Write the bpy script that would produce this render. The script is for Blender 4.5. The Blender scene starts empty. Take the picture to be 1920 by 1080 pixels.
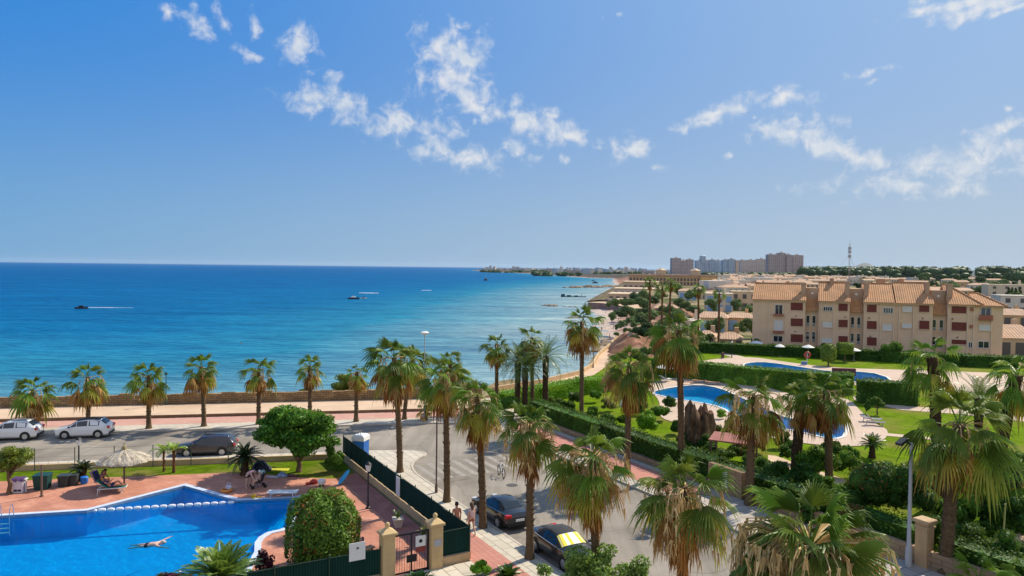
import bpy, math, random
import numpy as np
from mathutils import Vector, Matrix, noise as mnoise
from mathutils.geometry import tessellate_polygon
R = math.radians
SC = bpy.context.scene
COL = SC.collection
# ---------------------------------------------------------------- camera
H, FP = 14.3, 1386.0
ROLL, PITCH = math.atan(.01165), math.atan(38.7 / FP)
_f = Vector((0, math.cos(PITCH), -math.sin(PITCH)))
_r0 = Vector((1, 0, 0)); _u0 = Vector((0, math.sin(PITCH), math.cos(PITCH)))
_r = _r0 * math.cos(ROLL) + _u0 * math.sin(ROLL)
_u = -_r0 * math.sin(ROLL) + _u0 * math.cos(ROLL)
cd = bpy.data.cameras.new('camera'); cam = bpy.data.objects.new('camera', cd); COL.objects.link(cam)
cd.sensor_width = 36; cd.lens = FP / 1920 * 36; cd.clip_start = .5; cd.clip_end = 60000
m = Matrix((( _r.x, _u.x, -_f.x, 0), (_r.y, _u.y, -_f.y, 0), (_r.z, _u.z, -_f.z, H), (0, 0, 0, 1)))
cam.matrix_world = m
SC.camera = cam

def ray(u, v):
    return (_f * FP + _r * (u - 960) - _u * (v - 540)).normalized()
def G(u, v, z=0.0):                       # where the sight line of a photo pixel meets the level z
    d = ray(u, v); k = (z - H) / d.z
    return Vector((d.x * k, d.y * k, z))
def Gd(u, v, Y):                          # the same at a known depth
    d = ray(u, v); k = Y / d.y
    return Vector((d.x * k, Y, H + d.z * k))
def pxm(Y): return FP / Y                 # photo pixels per metre at depth Y
def hor(u): return 490.1 + u * .01165

# ---------------------------------------------------------------- objects
def tag(o, label=None, cat=None, group=None, kind=None):
    if label: o['label'] = label
    if cat: o['category'] = cat
    if group: o['group'] = group
    if kind: o['kind'] = kind
    return o
def thing(name, loc, rz=0, label=None, cat=None, group=None):
    o = bpy.data.objects.new(name, None); COL.objects.link(o)
    o.location = loc; o.rotation_euler = (0, 0, rz); o.empty_display_size = .2
    return tag(o, label, cat, group)
def copy_tree(o, parent=None):
    c = o.copy(); COL.objects.link(c); c.parent = parent
    for ch in o.children: copy_tree(ch, c)
    return c
def link_mesh(name, me, parent=None, loc=None, rz=0):
    o = bpy.data.objects.new(name, me); COL.objects.link(o)
    if parent: o.parent = parent
    if loc is not None: o.location = loc
    if rz: o.rotation_euler = (0, 0, rz)
    return o

class MB:
    def __init__(s): s.v = []; s.f = []; s.mi = []; s.M = None; s.m = 0
    def add(s, vs, fs, m=None):
        b = len(s.v); M = s.M
        if M is not None: vs = [tuple(M @ Vector(p)) for p in vs]
        s.v.extend([tuple(p) for p in vs]); s.f.extend([tuple(i + b for i in f) for f in fs])
        s.mi.extend([s.m if m is None else m] * len(fs)); return s
    def box(s, x0, x1, y0, y1, z0, z1, m=None):
        v = [(x0,y0,z0),(x1,y0,z0),(x1,y1,z0),(x0,y1,z0),(x0,y0,z1),(x1,y0,z1),(x1,y1,z1),(x0,y1,z1)]
        return s.add(v, [(3,2,1,0),(4,5,6,7),(0,1,5,4),(1,2,6,5),(2,3,7,6),(3,0,4,7)], m)
    def cbox(s, x0, x1, y0, y1, z0, z1, c=.02, m=None):       # box with chamfered vertical and top edges
        o = [(x0+c,y0),(x1-c,y0),(x1,y0+c),(x1,y1-c),(x1-c,y1),(x0+c,y1),(x0,y1-c),(x0,y0+c)]
        i = [(x0+2*c,y0+c),(x1-2*c,y0+c),(x1-c,y0+2*c),(x1-c,y1-2*c),(x1-2*c,y1-c),(x0+2*c,y1-c),(x0+c,y1-2*c),(x0+c,y0+2*c)]
        v = [(x,y,z0) for x,y in o] + [(x,y,z1-c) for x,y in o] + [(x,y,z1) for x,y in i]
        f = [tuple(range(7,-1,-1)), tuple(range(16,24))]
        for k in range(8):
            n = (k+1) % 8; f += [(k,n,8+n,8+k), (8+k,8+n,16+n,16+k)]
        return s.add(v, f, m)
    def tube(s, pts, rad, n=6, m=None, cap=True):
        pts = [Vector(p) for p in pts]
        if not hasattr(rad, '__len__'): rad = [rad] * len(pts)
        vs = []; fs = []; prev = None
        for i, p in enumerate(pts):
            t = (pts[min(i+1, len(pts)-1)] - pts[max(i-1, 0)])
            t = t.normalized() if t.length > 1e-9 else Vector((0,0,1))
            a = prev if prev is not None else (Vector((1,0,0)) if abs(t.x) < .9 else Vector((0,1,0)))
            a = (a - t * a.dot(t)); a = a.normalized() if a.length > 1e-6 else t.orthogonal().normalized()
            b = t.cross(a); prev = a
            for k in range(n):
                w = 2*math.pi*k/n; vs.append(p + (a*math.cos(w) + b*math.sin(w))*rad[i])
        for i in range(len(pts)-1):
            for k in range(n):
                q = (k+1) % n; fs.append((i*n+k, i*n+q, (i+1)*n+q, (i+1)*n+k))
        if cap: fs += [tuple(range(n-1,-1,-1)), tuple(range((len(pts)-1)*n, len(pts)*n))]
        return s.add(vs, fs, m)
    def lathe(s, prof, n=12, c=(0,0), m=None, cap=True):
        vs = []; fs = []
        for r, z in prof:
            for k in range(n):
                w = 2*math.pi*k/n; vs.append((c[0]+r*math.cos(w), c[1]+r*math.sin(w), z))
        for i in range(len(prof)-1):
            for k in range(n):
                q = (k+1) % n; fs.append((i*n+k, i*n+q, (i+1)*n+q, (i+1)*n+k))
        if cap: fs += [tuple(range(n-1,-1,-1)), tuple(range((len(prof)-1)*n, len(prof)*n))]
        return s.add(vs, fs, m)
    def ell(s, c, r, n=10, k=6, m=None, jit=0, rng=None):
        vs = [(c[0],c[1],c[2]-r[2])]; fs = []
        for i in range(1, k):
            a = -math.pi/2 + math.pi*i/k
            for j in range(n):
                w = 2*math.pi*j/n; q = 1 + (rng.uniform(-jit, jit) if jit else 0)
                vs.append((c[0]+r[0]*q*math.cos(a)*math.cos(w), c[1]+r[1]*q*math.cos(a)*math.sin(w), c[2]+r[2]*q*math.sin(a)))
        vs.append((c[0],c[1],c[2]+r[2])); T = len(vs)-1
        for j in range(n):
            q = (j+1) % n; fs.append((0, 1+q, 1+j)); fs.append((T, 1+(k-2)*n+j, 1+(k-2)*n+q))
            for i in range(k-2): fs.append((1+i*n+j, 1+i*n+q, 1+(i+1)*n+q, 1+(i+1)*n+j))
        return s.add(vs, fs, m)
    def prism(s, poly, z0, z1, m=None, holes=(), bottom=False):
        loops = [list(poly)] + [list(h) for h in holes]
        allp = [p for l in loops for p in l]; nv = len(allp)
        tris = tessellate_polygon([[Vector((p[0], p[1], 0)) for p in l] for l in loops])
        vs = [(p[0],p[1],z1) for p in allp]; fs = []
        for t in tris:
            a, b, c = [Vector((allp[i][0], allp[i][1])) for i in t]
            cr = (b-a).cross(c-a)
            fs.append(tuple(t) if cr > 0 else (t[0], t[2], t[1]))
        if z0 is not None:
            vs += [(p[0],p[1],z0) for p in allp]; o = 0
            for l in loops:
                n = len(l)
                for i in range(n):
                    j = (i+1) % n; fs.append((o+i, o+j, nv+o+j, nv+o+i))
                o += n
        return s.add(vs, fs, m)
    def build(s, name, mats, parent=None, smooth=None, loc=None, rz=0):
        me = bpy.data.meshes.new(name); me.from_pydata(s.v, [], s.f)
        for x in (mats if isinstance(mats, (list, tuple)) else [mats]): me.materials.append(x)
        if len(me.materials) > 1 and s.mi: me.polygons.foreach_set('material_index', s.mi)
        if smooth is not None:
            me.polygons.foreach_set('use_smooth', [True]*len(me.polygons))
            if smooth < 180: me.set_sharp_from_angle(angle=R(smooth))
        me.update()
        return link_mesh(name, me, parent, loc, rz)

# ---------------------------------------------------------------- materials
def lin(c):
    if isinstance(c, str):
        c = [int(c[i:i+2], 16)/255 for i in (0, 2, 4)]
        c = [x/12.92 if x <= .04045 else ((x+.055)/1.055)**2.4 for x in c]
    return (c[0], c[1], c[2], 1)
def new_mat(name):
    M = bpy.data.materials.new(name); M.use_nodes = True; nt = M.node_tree
    for n in list(nt.nodes): nt.nodes.remove(n)
    o = nt.nodes.new('ShaderNodeOutputMaterial')
    return M, nt, o
def N(nt, t, **k):
    n = nt.nodes.new(t)
    for a, b in k.items():
        if a.startswith('i_'):
            q = a[2:]; n.inputs[int(q) if q.isdigit() else q.replace('_', ' ')].default_value = b
        else: setattr(n, a, b)
    return n
def L(nt, a, b): nt.links.new(a, b)
def mixc(nt, f, a, b, mode='MIX'):
    n = N(nt, 'ShaderNodeMix', data_type='RGBA', blend_type=mode)
    for sck, val in ((n.inputs[0], f), (n.inputs[6], a), (n.inputs[7], b)):
        if hasattr(val, 'is_linked'): L(nt, val, sck)
        else: sck.default_value = val
    return n.outputs[2]
def coords(nt, kind='Object', scale=(1,1,1), rot=(0,0,0)):
    if kind == 'World':
        g = N(nt, 'ShaderNodeNewGeometry').outputs['Position']
    else: g = N(nt, 'ShaderNodeTexCoord').outputs[kind]
    mp = N(nt, 'ShaderNodeMapping'); mp.inputs['Scale'].default_value = scale; mp.inputs['Rotation'].default_value = rot
    L(nt, g, mp.inputs['Vector']); return mp.outputs['Vector']
def noise(nt, vec, scale, detail=4, rough=.55, dist=0):
    n = N(nt, 'ShaderNodeTexNoise'); n.inputs['Scale'].default_value = scale; n.inputs['Detail'].default_value = detail
    n.inputs['Roughness'].default_value = rough; n.inputs['Distortion'].default_value = dist
    L(nt, vec, n.inputs['Vector']); return n.outputs['Fac']
def ramp(nt, fac, stops, mode='LINEAR'):
    r = N(nt, 'ShaderNodeValToRGB'); cr = r.color_ramp; cr.interpolation = mode
    while len(cr.elements) < len(stops): cr.elements.new(.5)
    for e, (p, c) in zip(cr.elements, stops):
        e.position = p; e.color = c if len(c) == 4 else (*c, 1)
    L(nt, fac, r.inputs[0]); return r.outputs[0]
def mat(name, col, rough=.75, var=.15, scale=2.0, bump=0, bscale=None, spec=.3, col2=None, c2=(.5,.65), kind='Object', metal=0, stretch=(1,1,1), s2=None, coat=0, trans=0):
    M, nt, o = new_mat(name); p = N(nt, 'ShaderNodeBsdfPrincipled')
    c = lin(col); vec = coords(nt, kind, stretch)
    nz = noise(nt, vec, scale)
    a = tuple(max(0, x*(1-var)) for x in c[:3]) + (1,); b = tuple(min(1, x*(1+var)) for x in c[:3]) + (1,)
    k = ramp(nt, nz, [(.3, a), (.7, b)])
    if col2 is not None:
        n2 = noise(nt, vec, s2 or scale*.23, 5)
        f = N(nt, 'ShaderNodeMapRange'); f.inputs[1].default_value = c2[0]; f.inputs[2].default_value = c2[1]; L(nt, n2, f.inputs[0])
        k = mixc(nt, f.outputs[0], k, lin(col2))
    L(nt, k, p.inputs['Base Color'])
    p.inputs['Roughness'].default_value = rough; p.inputs['Specular IOR Level'].default_value = spec; p.inputs['Metallic'].default_value = metal
    p.inputs['Coat Weight'].default_value = coat; p.inputs['Coat Roughness'].default_value = .06
    if bump:
        bn = noise(nt, vec, bscale or scale*4, 5); bb = N(nt, 'ShaderNodeBump'); bb.inputs['Strength'].default_value = bump; bb.inputs['Distance'].default_value = .05
        L(nt, bn, bb.inputs['Height']); L(nt, bb.outputs[0], p.inputs['Normal'])
    L(nt, p.outputs[0], o.inputs[0]); return M
def leafmat(name, cols, trans=.3, rough=.45, spec=.35, big=None, dry=False):
    """every leaf (mesh island) takes its own shade; big = large light and dark clumps of the plant's own leaf colour"""
    M, nt, o = new_mat(name); p = N(nt, 'ShaderNodeBsdfPrincipled')
    g = N(nt, 'ShaderNodeNewGeometry')
    k = ramp(nt, g.outputs['Random Per Island'], [(i/(max(1, len(cols)-1)), lin(c)) for i, c in enumerate(cols)])
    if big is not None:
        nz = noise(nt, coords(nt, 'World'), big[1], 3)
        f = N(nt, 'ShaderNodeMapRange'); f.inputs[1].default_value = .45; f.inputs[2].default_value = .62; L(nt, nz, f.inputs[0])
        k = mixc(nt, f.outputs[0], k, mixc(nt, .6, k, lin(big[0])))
    L(nt, k, p.inputs['Base Color']); p.inputs['Roughness'].default_value = rough; p.inputs['Specular IOR Level'].default_value = spec
    t = N(nt, 'ShaderNodeBsdfTranslucent'); L(nt, mixc(nt, .15 if dry else .5, k, (.42,.27,.12,1) if dry else (.25,.30,.03,1)), t.inputs['Color'])
    x = N(nt, 'ShaderNodeMixShader'); x.inputs[0].default_value = trans
    L(nt, p.outputs[0], x.inputs[1]); L(nt, t.outputs[0], x.inputs[2]); L(nt, x.outputs[0], o.inputs[0]); return M
def brickmat(name, c1, c2, mortar, bw, bh, ms=.02, rough=.8, kind='Object', rot=(0,0,0), off=.5, var=.12, bump=.3, dirt=None):
    M, nt, o = new_mat(name); p = N(nt, 'ShaderNodeBsdfPrincipled')
    vec = coords(nt, kind, (1,1,1), rot)
    b = N(nt, 'ShaderNodeTexBrick', offset=off); b.inputs['Scale'].default_value = 1; b.inputs['Mortar Size'].default_value = ms
    b.inputs['Brick Width'].default_value = bw; b.inputs['Row Height'].default_value = bh; b.inputs['Mortar Smooth'].default_value = .3
    b.inputs['Color1'].default_value = lin(c1); b.inputs['Color2'].default_value = lin(c2); b.inputs['Mortar'].default_value = lin(mortar)
    L(nt, vec, b.inputs['Vector'])
    nz = noise(nt, vec, .45, 6, .6)
    k = mixc(nt, 1, b.outputs['Color'], ramp(nt, nz, [(.3, (1-var,)*3), (.7, (1+var*.5,)*3)]), 'MULTIPLY')
    if dirt is not None:
        f = N(nt, 'ShaderNodeMapRange'); f.inputs[1].default_value = .52; f.inputs[2].default_value = .75; L(nt, noise(nt, vec, .9, 6), f.inputs[0])
        k = mixc(nt, f.outputs[0], k, lin(dirt))
    L(nt, k, p.inputs['Base Color']); p.inputs['Roughness'].default_value = rough; p.inputs['Specular IOR Level'].default_value = .08
    if bump:
        bb = N(nt, 'ShaderNodeBump', invert=True); bb.inputs['Strength'].default_value = bump; bb.inputs['Distance'].default_value = .02
        L(nt, b.outputs['Fac'], bb.inputs['Height']); L(nt, bb.outputs[0], p.inputs['Normal'])
    L(nt, p.outputs[0], o.inputs[0]); return M
def glassmat(name, col=(.02,.025,.03), rough=.06):
    M, nt, o = new_mat(name); p = N(nt, 'ShaderNodeBsdfPrincipled')
    p.inputs['Base Color'].default_value = lin(col); p.inputs['Roughness'].default_value = rough; p.inputs['Specular IOR Level'].default_value = .8
    L(nt, p.outputs[0], o.inputs[0]); return M

# ---------------------------------------------------------------- street frames
A0 = Vector((-7.8, 51.2)); SD = Vector((.482, -.876)); SN = Vector((.876, .482))
def ST(t, off): p = A0 + SD*t + SN*off; return (p.x, p.y)          # side street: t metres along, off metres right of the left palm row
PD = Vector((.981, .19)); QD = Vector((-.19, .981))
def PR(a, q): p = PD*a + QD*q; return (p.x, p.y)                   # promenade: a metres along, q metres out
def lerp(a, b, t): return a + (b-a)*t
# ---------------------------------------------------------------- vegetation
GREEN = leafmat('palm_leaf_green', ['46601c', '5a7426', '6f8432', '4d681f', '838c3e'], .30, .5, .22)
GREENB = leafmat('palm_leaf_bright', ['557c22', '70932e', '60862a', '859c3c'], .34, .5, .22)
YELL = leafmat('palm_leaf_yellowing', ['a5942a', '8f9a2e', 'b89a36', '87902a'], .3, .5)
DEAD = leafmat('palm_leaf_dead', ['a9803f', 'bf9650', '8a6030', 'caa466', '9a6f3a', '6f4a26'], .2, .85, .1, dry=True)
SKIRT = leafmat('palm_skirt_dead', ['8a5a2c', 'a06c34', '724420', 'b07c40', '5c3818'], .12, .9, .1, dry=True)
STRAND = leafmat('palm_flower_strands', ['cdb27c', 'b89660', 'dcc593', 'a58352'], .15, .9, .1, dry=True)
BARK = mat('palm_bark', '66543f', .95, .35, 5, .9, 9, .1, stretch=(1, 1, 3))
BARKR = mat('palm_bark_reddish', '6a4a34', .95, .35, 5, .9, 9, .1, stretch=(1, 1, 3))
BARKD = mat('palm_bark_dark', '4a3a2c', .95, .35, 6, 1, 10, .1)
WOODB = mat('tree_bark', '6d5a45', .9, .3, 6, .8, 12, .1, stretch=(1, 1, .4))

def fan_leaf(mb, o, az, el, pl, bl, droop, seg, m, rng, fold=.25, amax=2.0, thick=.016, tipd=.35):
    dh = Vector((math.cos(az), math.sin(az), 0)); Z = Vector((0,0,1))
    t0 = dh*math.cos(el) + Z*math.sin(el)
    P = [o + t0*(pl*k/3) - Z*(droop*.35*pl*(k/3)**2) for k in range(4)]
    t = (t0 - Z*(droop*rng.uniform(.35, 1.5))).normalized()
    s = t.cross(Z); s = s.normalized() if s.length > .15 else Vector((-math.sin(az), math.cos(az), 0))
    n = s.cross(t).normalized(); ro = rng.uniform(-.8, .8)
    s, n = s*math.cos(ro) + n*math.sin(ro), n*math.cos(ro) - s*math.sin(ro)
    vs = []; fs = []
    for k, p in enumerate(P):                                       # stalk: a three sided strip
        w = thick*(1.5 - k*.25); vs += [p + s*w, p - s*w, p - n*w]
    for k in range(3):
        for j in range(3): fs.append((k*3+j, k*3+(j+1) % 3, k*3+3+(j+1) % 3, k*3+3+j))
    E = P[3]; ie = len(vs); vs.append(E)
    def dv(a): return (t*math.cos(a) + s*math.sin(a) - n*(fold*abs(math.sin(a)) + .12)).normalized()
    for i in range(seg):
        a0 = -amax + 2*amax*i/seg; a1 = -amax + 2*amax*(i+1)/seg; am = (a0+a1)/2
        Ls = bl*(.8 + .2*math.cos(am))*rng.uniform(.68, 1.08)
        def g(p, r): return p - Z*(tipd*bl*(r/bl)**2.6)
        r1 = .46*Ls; r2 = .75*Ls; hw = (a1-a0)*.27
        Lt = dv(am)
        b = len(vs)
        vs += [g(E + dv(a0)*r1, r1), g(E + Lt*r1 + n*.05*bl, r1), g(E + dv(a1)*r1, r1),
               g(E + dv(am-hw)*r2, r2), g(E + Lt*r2 + n*.025*bl, r2), g(E + dv(am+hw)*r2, r2),
               g(E + Lt*Ls - Z*(rng.uniform(.02, .22)*bl), Ls)]
        fs += [(ie, b, b+1), (ie, b+1, b+2), (b, b+3, b+4, b+1), (b+1, b+4, b+5, b+2), (b+3, b+6, b+4), (b+4, b+6, b+5)]
    mb.add(vs, fs, m)

def hang(mb, o, az, rng, ln, out, m, w=.018):
    """one flower stalk: arches out of the crown and hangs with a few wisps"""
    dh = Vector((math.cos(az), math.sin(az), 0)); Z = Vector((0,0,1)); pts = []
    for k in range(7):
        q = k/6; pts.append(o + dh*(out*math.sin(min(1, q*1.5)*1.57)) + Z*(.35*math.sin(q*3.14)*out - ln*q**2))
    mb.tube(pts, [w*(1.3 - q*.16) for q in range(7)], 3, m, False)
    for k in range(3, 7):
        for j in range(3):
            p = pts[k] + Vector((rng.uniform(-.05, .05), rng.uniform(-.05, .05), 0)); q = p + Vector((rng.uniform(-.2, .2), rng.uniform(-.2, .2), -rng.uniform(.3, .75)))
            d = Vector((rng.uniform(-1, 1), rng.uniform(-1, 1), 0)).normalized()*w*1.9
            mb.add([p-d, p+d, q], [(0, 1, 2)], m)

def palm_trunk(zt, r, rng, lean=(0, 0), stubs=60, flare=1.45, rings=None, smooth_to=.16, fat=0):
    mb = MB(); n = 10; K = rings or max(10, int(zt/.28)); pts = []
    for k in range(K+1):
        q = k/K; z = zt*q
        c = Vector((lean[0]*q**1.6, lean[1]*q**1.6, z))
        rr = r*(1 + (flare-1)*math.exp(-z/.28) - .18*q) * (1 + (.07 if k % 2 else -.05)*(q > smooth_to)) + fat*math.exp(-((q-.9)/.16)**2)
        pts.append((c, rr))
    vs = []; fs = []
    for c, rr in pts:
        for j in range(n):
            w = 2*math.pi*j/n; q = rr*(1 + rng.uniform(-.07, .07)); vs.append((c.x + q*math.cos(w), c.y + q*math.sin(w), c.z))
    for i in range(len(pts)-1):
        for j in range(n):
            q = (j+1) % n; fs.append((i*n+j, i*n+q, (i+1)*n+q, (i+1)*n+j))
    fs.append(tuple(range(len(pts)*n-n, len(pts)*n)))
    mb.add(vs, fs)
    for k in range(stubs):                                          # cut leaf bases left on the trunk
        q = rng.uniform(smooth_to, .98); w = rng.uniform(0, 6.283); c, rr = pts[min(K, int(q*K))]
        d = Vector((math.cos(w), math.sin(w), 0)); s = Vector((-d.y, d.x, 0)); o = c + d*rr*.9; e = rng.uniform(.05, .11)
        mb.add([o - s*.06 - Vector((0,0,.05)), o + s*.06 - Vector((0,0,.05)), o + Vector((0,0,.06)), o + d*e + Vector((0,0,e*1.1))], [(0,1,3), (1,2,3), (2,0,3)])
    return mb, pts[-1][0]

def fan_palm_meshes(seed, zt, cr, r, green=30, yellow=6, dead=14, skirt=26, strands=8, seg=18, lean=(0,0), stubs=60, spread=1.0, skirt_len=1.2, droop=.5, gf=.72, sout=.62, sw=.018, deadel=(-1.0, .1), smooth_to=.16, fat=0, limp=.35, thick=.018):
    rng = random.Random(seed); tm, top = palm_trunk(zt, r, rng, lean, stubs, smooth_to=smooth_to, fat=fat)
    c = MB(); pl = cr*.50; bl = cr*.55; green = int(green*gf); sr_ = sout
    for k in range(green):
        q = k/green; az = k*2.39996 + rng.uniform(-.5, .5); el = lerp(1.35, -.35*spread, q**.85) + rng.uniform(-.25, .25)
        s = lerp(.72, 1.0, min(1, q*2.2))*rng.uniform(.74, 1.12)
        fan_leaf(c, top + Vector((0, 0, -.05 - .35*q)), az, el, pl*s, bl*s, droop*lerp(.25, 1.0, q), seg, 1 if rng.random() < .3 else 0, rng, .28, lerp(1.35, 2.0, min(1, q*2))*rng.uniform(.7, 1.0), thick, limp*lerp(.5, 1.2, q))
    for k in range(yellow):
        az = rng.uniform(0, 6.283); s = rng.uniform(.8, 1.05)
        fan_leaf(c, top + Vector((0, 0, -.45)), az, rng.uniform(-.75, -.2), pl*s, bl*s, droop, seg, 2, rng, .4, 1.8, thick, limp*1.4)
    d = MB()
    for k in range(dead):
        az = rng.uniform(0, 6.283); s = rng.uniform(.75, 1.0)
        fan_leaf(d, top + Vector((0, 0, -.5 - rng.uniform(0, .3))), az, rng.uniform(*deadel), pl*s*rng.uniform(.75, 1.1), bl*s*rng.uniform(.65, .95), rng.uniform(.4, .9), max(8, int(seg*.6)), 0 if rng.random() < .7 else 1, rng, rng.uniform(.3, 1.0), rng.uniform(.8, 1.5), thick, rng.uniform(.3, .9))
    for k in range(skirt):
        az = rng.uniform(0, 6.283); z = -.45 - rng.random()*skirt_len; s = rng.uniform(.7, 1.0)
        fan_leaf(d, top + Vector((0, 0, z)) + Vector((math.cos(az), math.sin(az), 0))*r*.7, az, rng.uniform(-1.35, -.95), pl*.45*s, bl*s*.8, .35, max(7, seg//2), 1, rng, 1.0, .8, thick, .35)
    f = MB()
    for k in range(strands):
        hang(f, top + Vector((0, 0, -.15)), rng.uniform(0, 6.283), rng, rng.uniform(.8, 1.9)*cr/2, rng.uniform(.25, .9)*cr*sr_, 0, sw)
    return tm, c, d, f

def palm_place(name, xy, meshes, label, group, rz=0, bark=None, z=0.0, cat='palm tree', bright=False):
    root = thing(name, (xy[0], xy[1], z), rz, label, cat, group)
    if isinstance(meshes, tuple):
        tm, c, d, f = meshes
        o = tm.build('trunk', bark or BARK, root, 50)
        c.build('crown', [GREENB if bright else GREEN, GREENB, YELL], root)
        if d.v: d.build('dead_fronds', [DEAD, SKIRT], root)
        if f.v: f.build('flower_stalks', STRAND, root)
    return root

def pinnate(mb, o, az, el, ln, droop, nl, lw, ll, m, rng, arch=1.6, vee=.35):
    """a feather frond: a bent rachis with paired leaflets"""
    dh = Vector((math.cos(az), math.sin(az), 0)); Z = Vector((0,0,1)); P = []; p = o.copy(); K = 10
    for k in range(K+1):
        P.append(p.copy()); e = el - droop*(k/K)**arch
        p = p + (dh*math.cos(e) + Z*math.sin(e))*(ln/K)
    mb.tube(P, [lw*.55*(1.15 - k/K) for k in range(K+1)], 3, m, False)
    s = Vector((-dh.y, dh.x, 0)); vs = []; fs = []
    for i in range(nl):
        q = .14 + .86*i/nl; kf = q*K; k = min(K-1, int(kf)); b = P[k].lerp(P[k+1], kf-k); t = (P[k+1]-P[k]).normalized(); n = s.cross(t)
        l = ll*math.sin(math.pi*min(.97, q*.82+.16))*rng.uniform(.85, 1.1)
        for sg in (-1, 1):
            d = (s*sg*.85 + t*.6 + n*vee*(-1 if n.z < 0 else 1)).normalized(); tip = b + d*l - Z*l*.22
            mdl = b + d*l*.5; v0 = len(vs); vs += [b, mdl + t*lw, tip, mdl - t*lw]; fs.append((v0, v0+1, v0+2, v0+3))
    mb.add(vs, fs, m)

def feather_palm(name, xy, zt, ln, label, group=None, seed=1, nf=44, r=.22, el0=1.4, el1=-.5, droop=1.3, lw=.022, ll=.42, nl=34, mats=None, bark=None, z=0, cat='palm tree', stubs=60, fat=.06, lean=(0,0), flare=1.3):
    rng = random.Random(seed); root = thing(name, (xy[0], xy[1], z), rng.uniform(0, 6), label, cat, group)
    tm, top = palm_trunk(zt, r, rng, lean, stubs, flare, smooth_to=.05, fat=fat)
    tm.build('trunk', bark or BARKD, root, 50)
    c = MB()
    for k in range(nf):
        q = k/nf; pinnate(c, top + Vector((0,0,-.05)), k*2.39996 + rng.uniform(-.2, .2), lerp(el0, el1, q**.8) + rng.uniform(-.1, .1), ln*rng.uniform(.88, 1.06)*lerp(.8, 1, min(1, q*2)), droop*lerp(.7, 1.1, q), nl, lw, ll, 0, rng)
    c.build('crown', mats or DATE, root)
    return root
DATE = leafmat('date_palm_leaf', ['41581f', '566e2c', '6a8040', '7d9450'], .2, .4, .5)
CYCAD = leafmat('cycad_leaf', ['274a12', '3b661c', '4d7a26', '31561a'], .2, .35, .5)
CYCADD = leafmat('cycad_leaf_dark', ['16280d', '22381a', '2f4a1e'], .15, .35, .5)

def leaves(P, Nn, size, rng, asp=.5, jit=.7):
    """numpy: one four sided leaf at each point, facing roughly along Nn"""
    n = len(P); nn = Nn + rng.normal(0, jit, (n, 3)); nn /= np.linalg.norm(nn, axis=1)[:, None] + 1e-9
    a = np.cross(nn, rng.normal(0, 1, (n, 3))); a /= np.linalg.norm(a, axis=1)[:, None] + 1e-9
    b = np.cross(nn, a); s = (size*rng.uniform(.6, 1.25, n))[:, None]
    v = np.stack([P + a*s*.5, P + b*s*asp*.5 + nn*s*.08, P - a*s*.5, P - b*s*asp*.5 + nn*s*.08], 1)
    return v.reshape(-1, 3)
def leaf_mesh(name, V, mats, parent=None, mi=None, extra=None, loc=None):
    """V: n*4 vertices of separate leaves; extra: an MB of solid boughs or core, material index as given"""
    n4 = len(V); nf = n4//4; ev = np.array(extra.v, float).reshape(-1, 3) if extra and extra.v else np.zeros((0, 3)); ef = extra.f if extra else []
    verts = np.concatenate([V, ev]); me = bpy.data.meshes.new(name)
    lt = [4]*nf + [len(f) for f in ef]; li = np.concatenate([np.arange(n4)] + [np.array(f) + n4 for f in ef]) if ef else np.arange(n4)
    me.vertices.add(len(verts)); me.vertices.foreach_set('co', verts.astype(np.float32).ravel())
    me.loops.add(len(li)); me.loops.foreach_set('vertex_index', li.astype(np.int32))
    me.polygons.add(len(lt)); ls = np.concatenate([[0], np.cumsum(lt)[:-1]]).astype(np.int32); me.polygons.foreach_set('loop_start', ls)
    for x in (mats if isinstance(mats, (list, tuple)) else [mats]): me.materials.append(x)
    if mi is not None or ef:
        ids = np.concatenate([mi if mi is not None else np.zeros(nf, int), np.array(extra.mi, int) if ef else np.zeros(0, int)])
        me.polygons.foreach_set('material_index', ids.astype(np.int32))
    me.update(calc_edges=True); me.validate()
    return link_mesh(name, me, parent, loc)
def blob_pts(blobs, n, rng, inner=.72):
    """points spread through the shells of many ellipsoids, more on the larger ones"""
    w = np.array([b[1][0]*b[1][1] + b[1][0]*b[1][2] for b in blobs]); w /= w.sum(); k = rng.choice(len(blobs), n, p=w)
    d = rng.normal(0, 1, (n, 3)); d /= np.linalg.norm(d, axis=1)[:, None]
    c = np.array([b[0] for b in blobs])[k]; r = np.array([b[1] for b in blobs])[k]
    return c + d*r*rng.uniform(inner, 1.06, n)[:, None], d
def blob_core(blobs, s=.74, m=0, seed=0):
    mb = MB(); rg = random.Random(seed)
    for c, r in blobs: mb.ell(c, (r[0]*s, r[1]*s, r[2]*s), 8, 6, m, .12, rg)
    return mb
def clumps(c, r, n, rng, sz=.38, flat=.8, low=-.6):
    """n clump ellipsoids filling a bigger ellipsoid unevenly"""
    out = []
    while len(out) < n:
        d = rng.normal(0, 1, 3); d /= np.linalg.norm(d)
        if d[2] < low: continue
        q = rng.uniform(.35, .85); s = rng.uniform(.65, 1.2)*sz
        out.append(((c[0] + d[0]*r[0]*q, c[1] + d[1]*r[1]*q, c[2] + d[2]*r[2]*q), (r[0]*s, r[1]*s, r[2]*s*flat)))
    return out
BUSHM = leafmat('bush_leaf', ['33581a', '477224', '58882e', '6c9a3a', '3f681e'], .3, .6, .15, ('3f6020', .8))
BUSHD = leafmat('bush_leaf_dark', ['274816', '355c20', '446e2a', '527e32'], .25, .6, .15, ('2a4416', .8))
BUSHB = leafmat('bush_leaf_bright', ['4f8018', '6c9c22', '82b02c', '5a901c'], .3, .55, .2)
TREEM = leafmat('tree_leaf', ['274f14', '366a1a', '467e20', '5f9a2c', '76aa38'], .32, .5, .25, ('2c5a14', .7))
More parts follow.
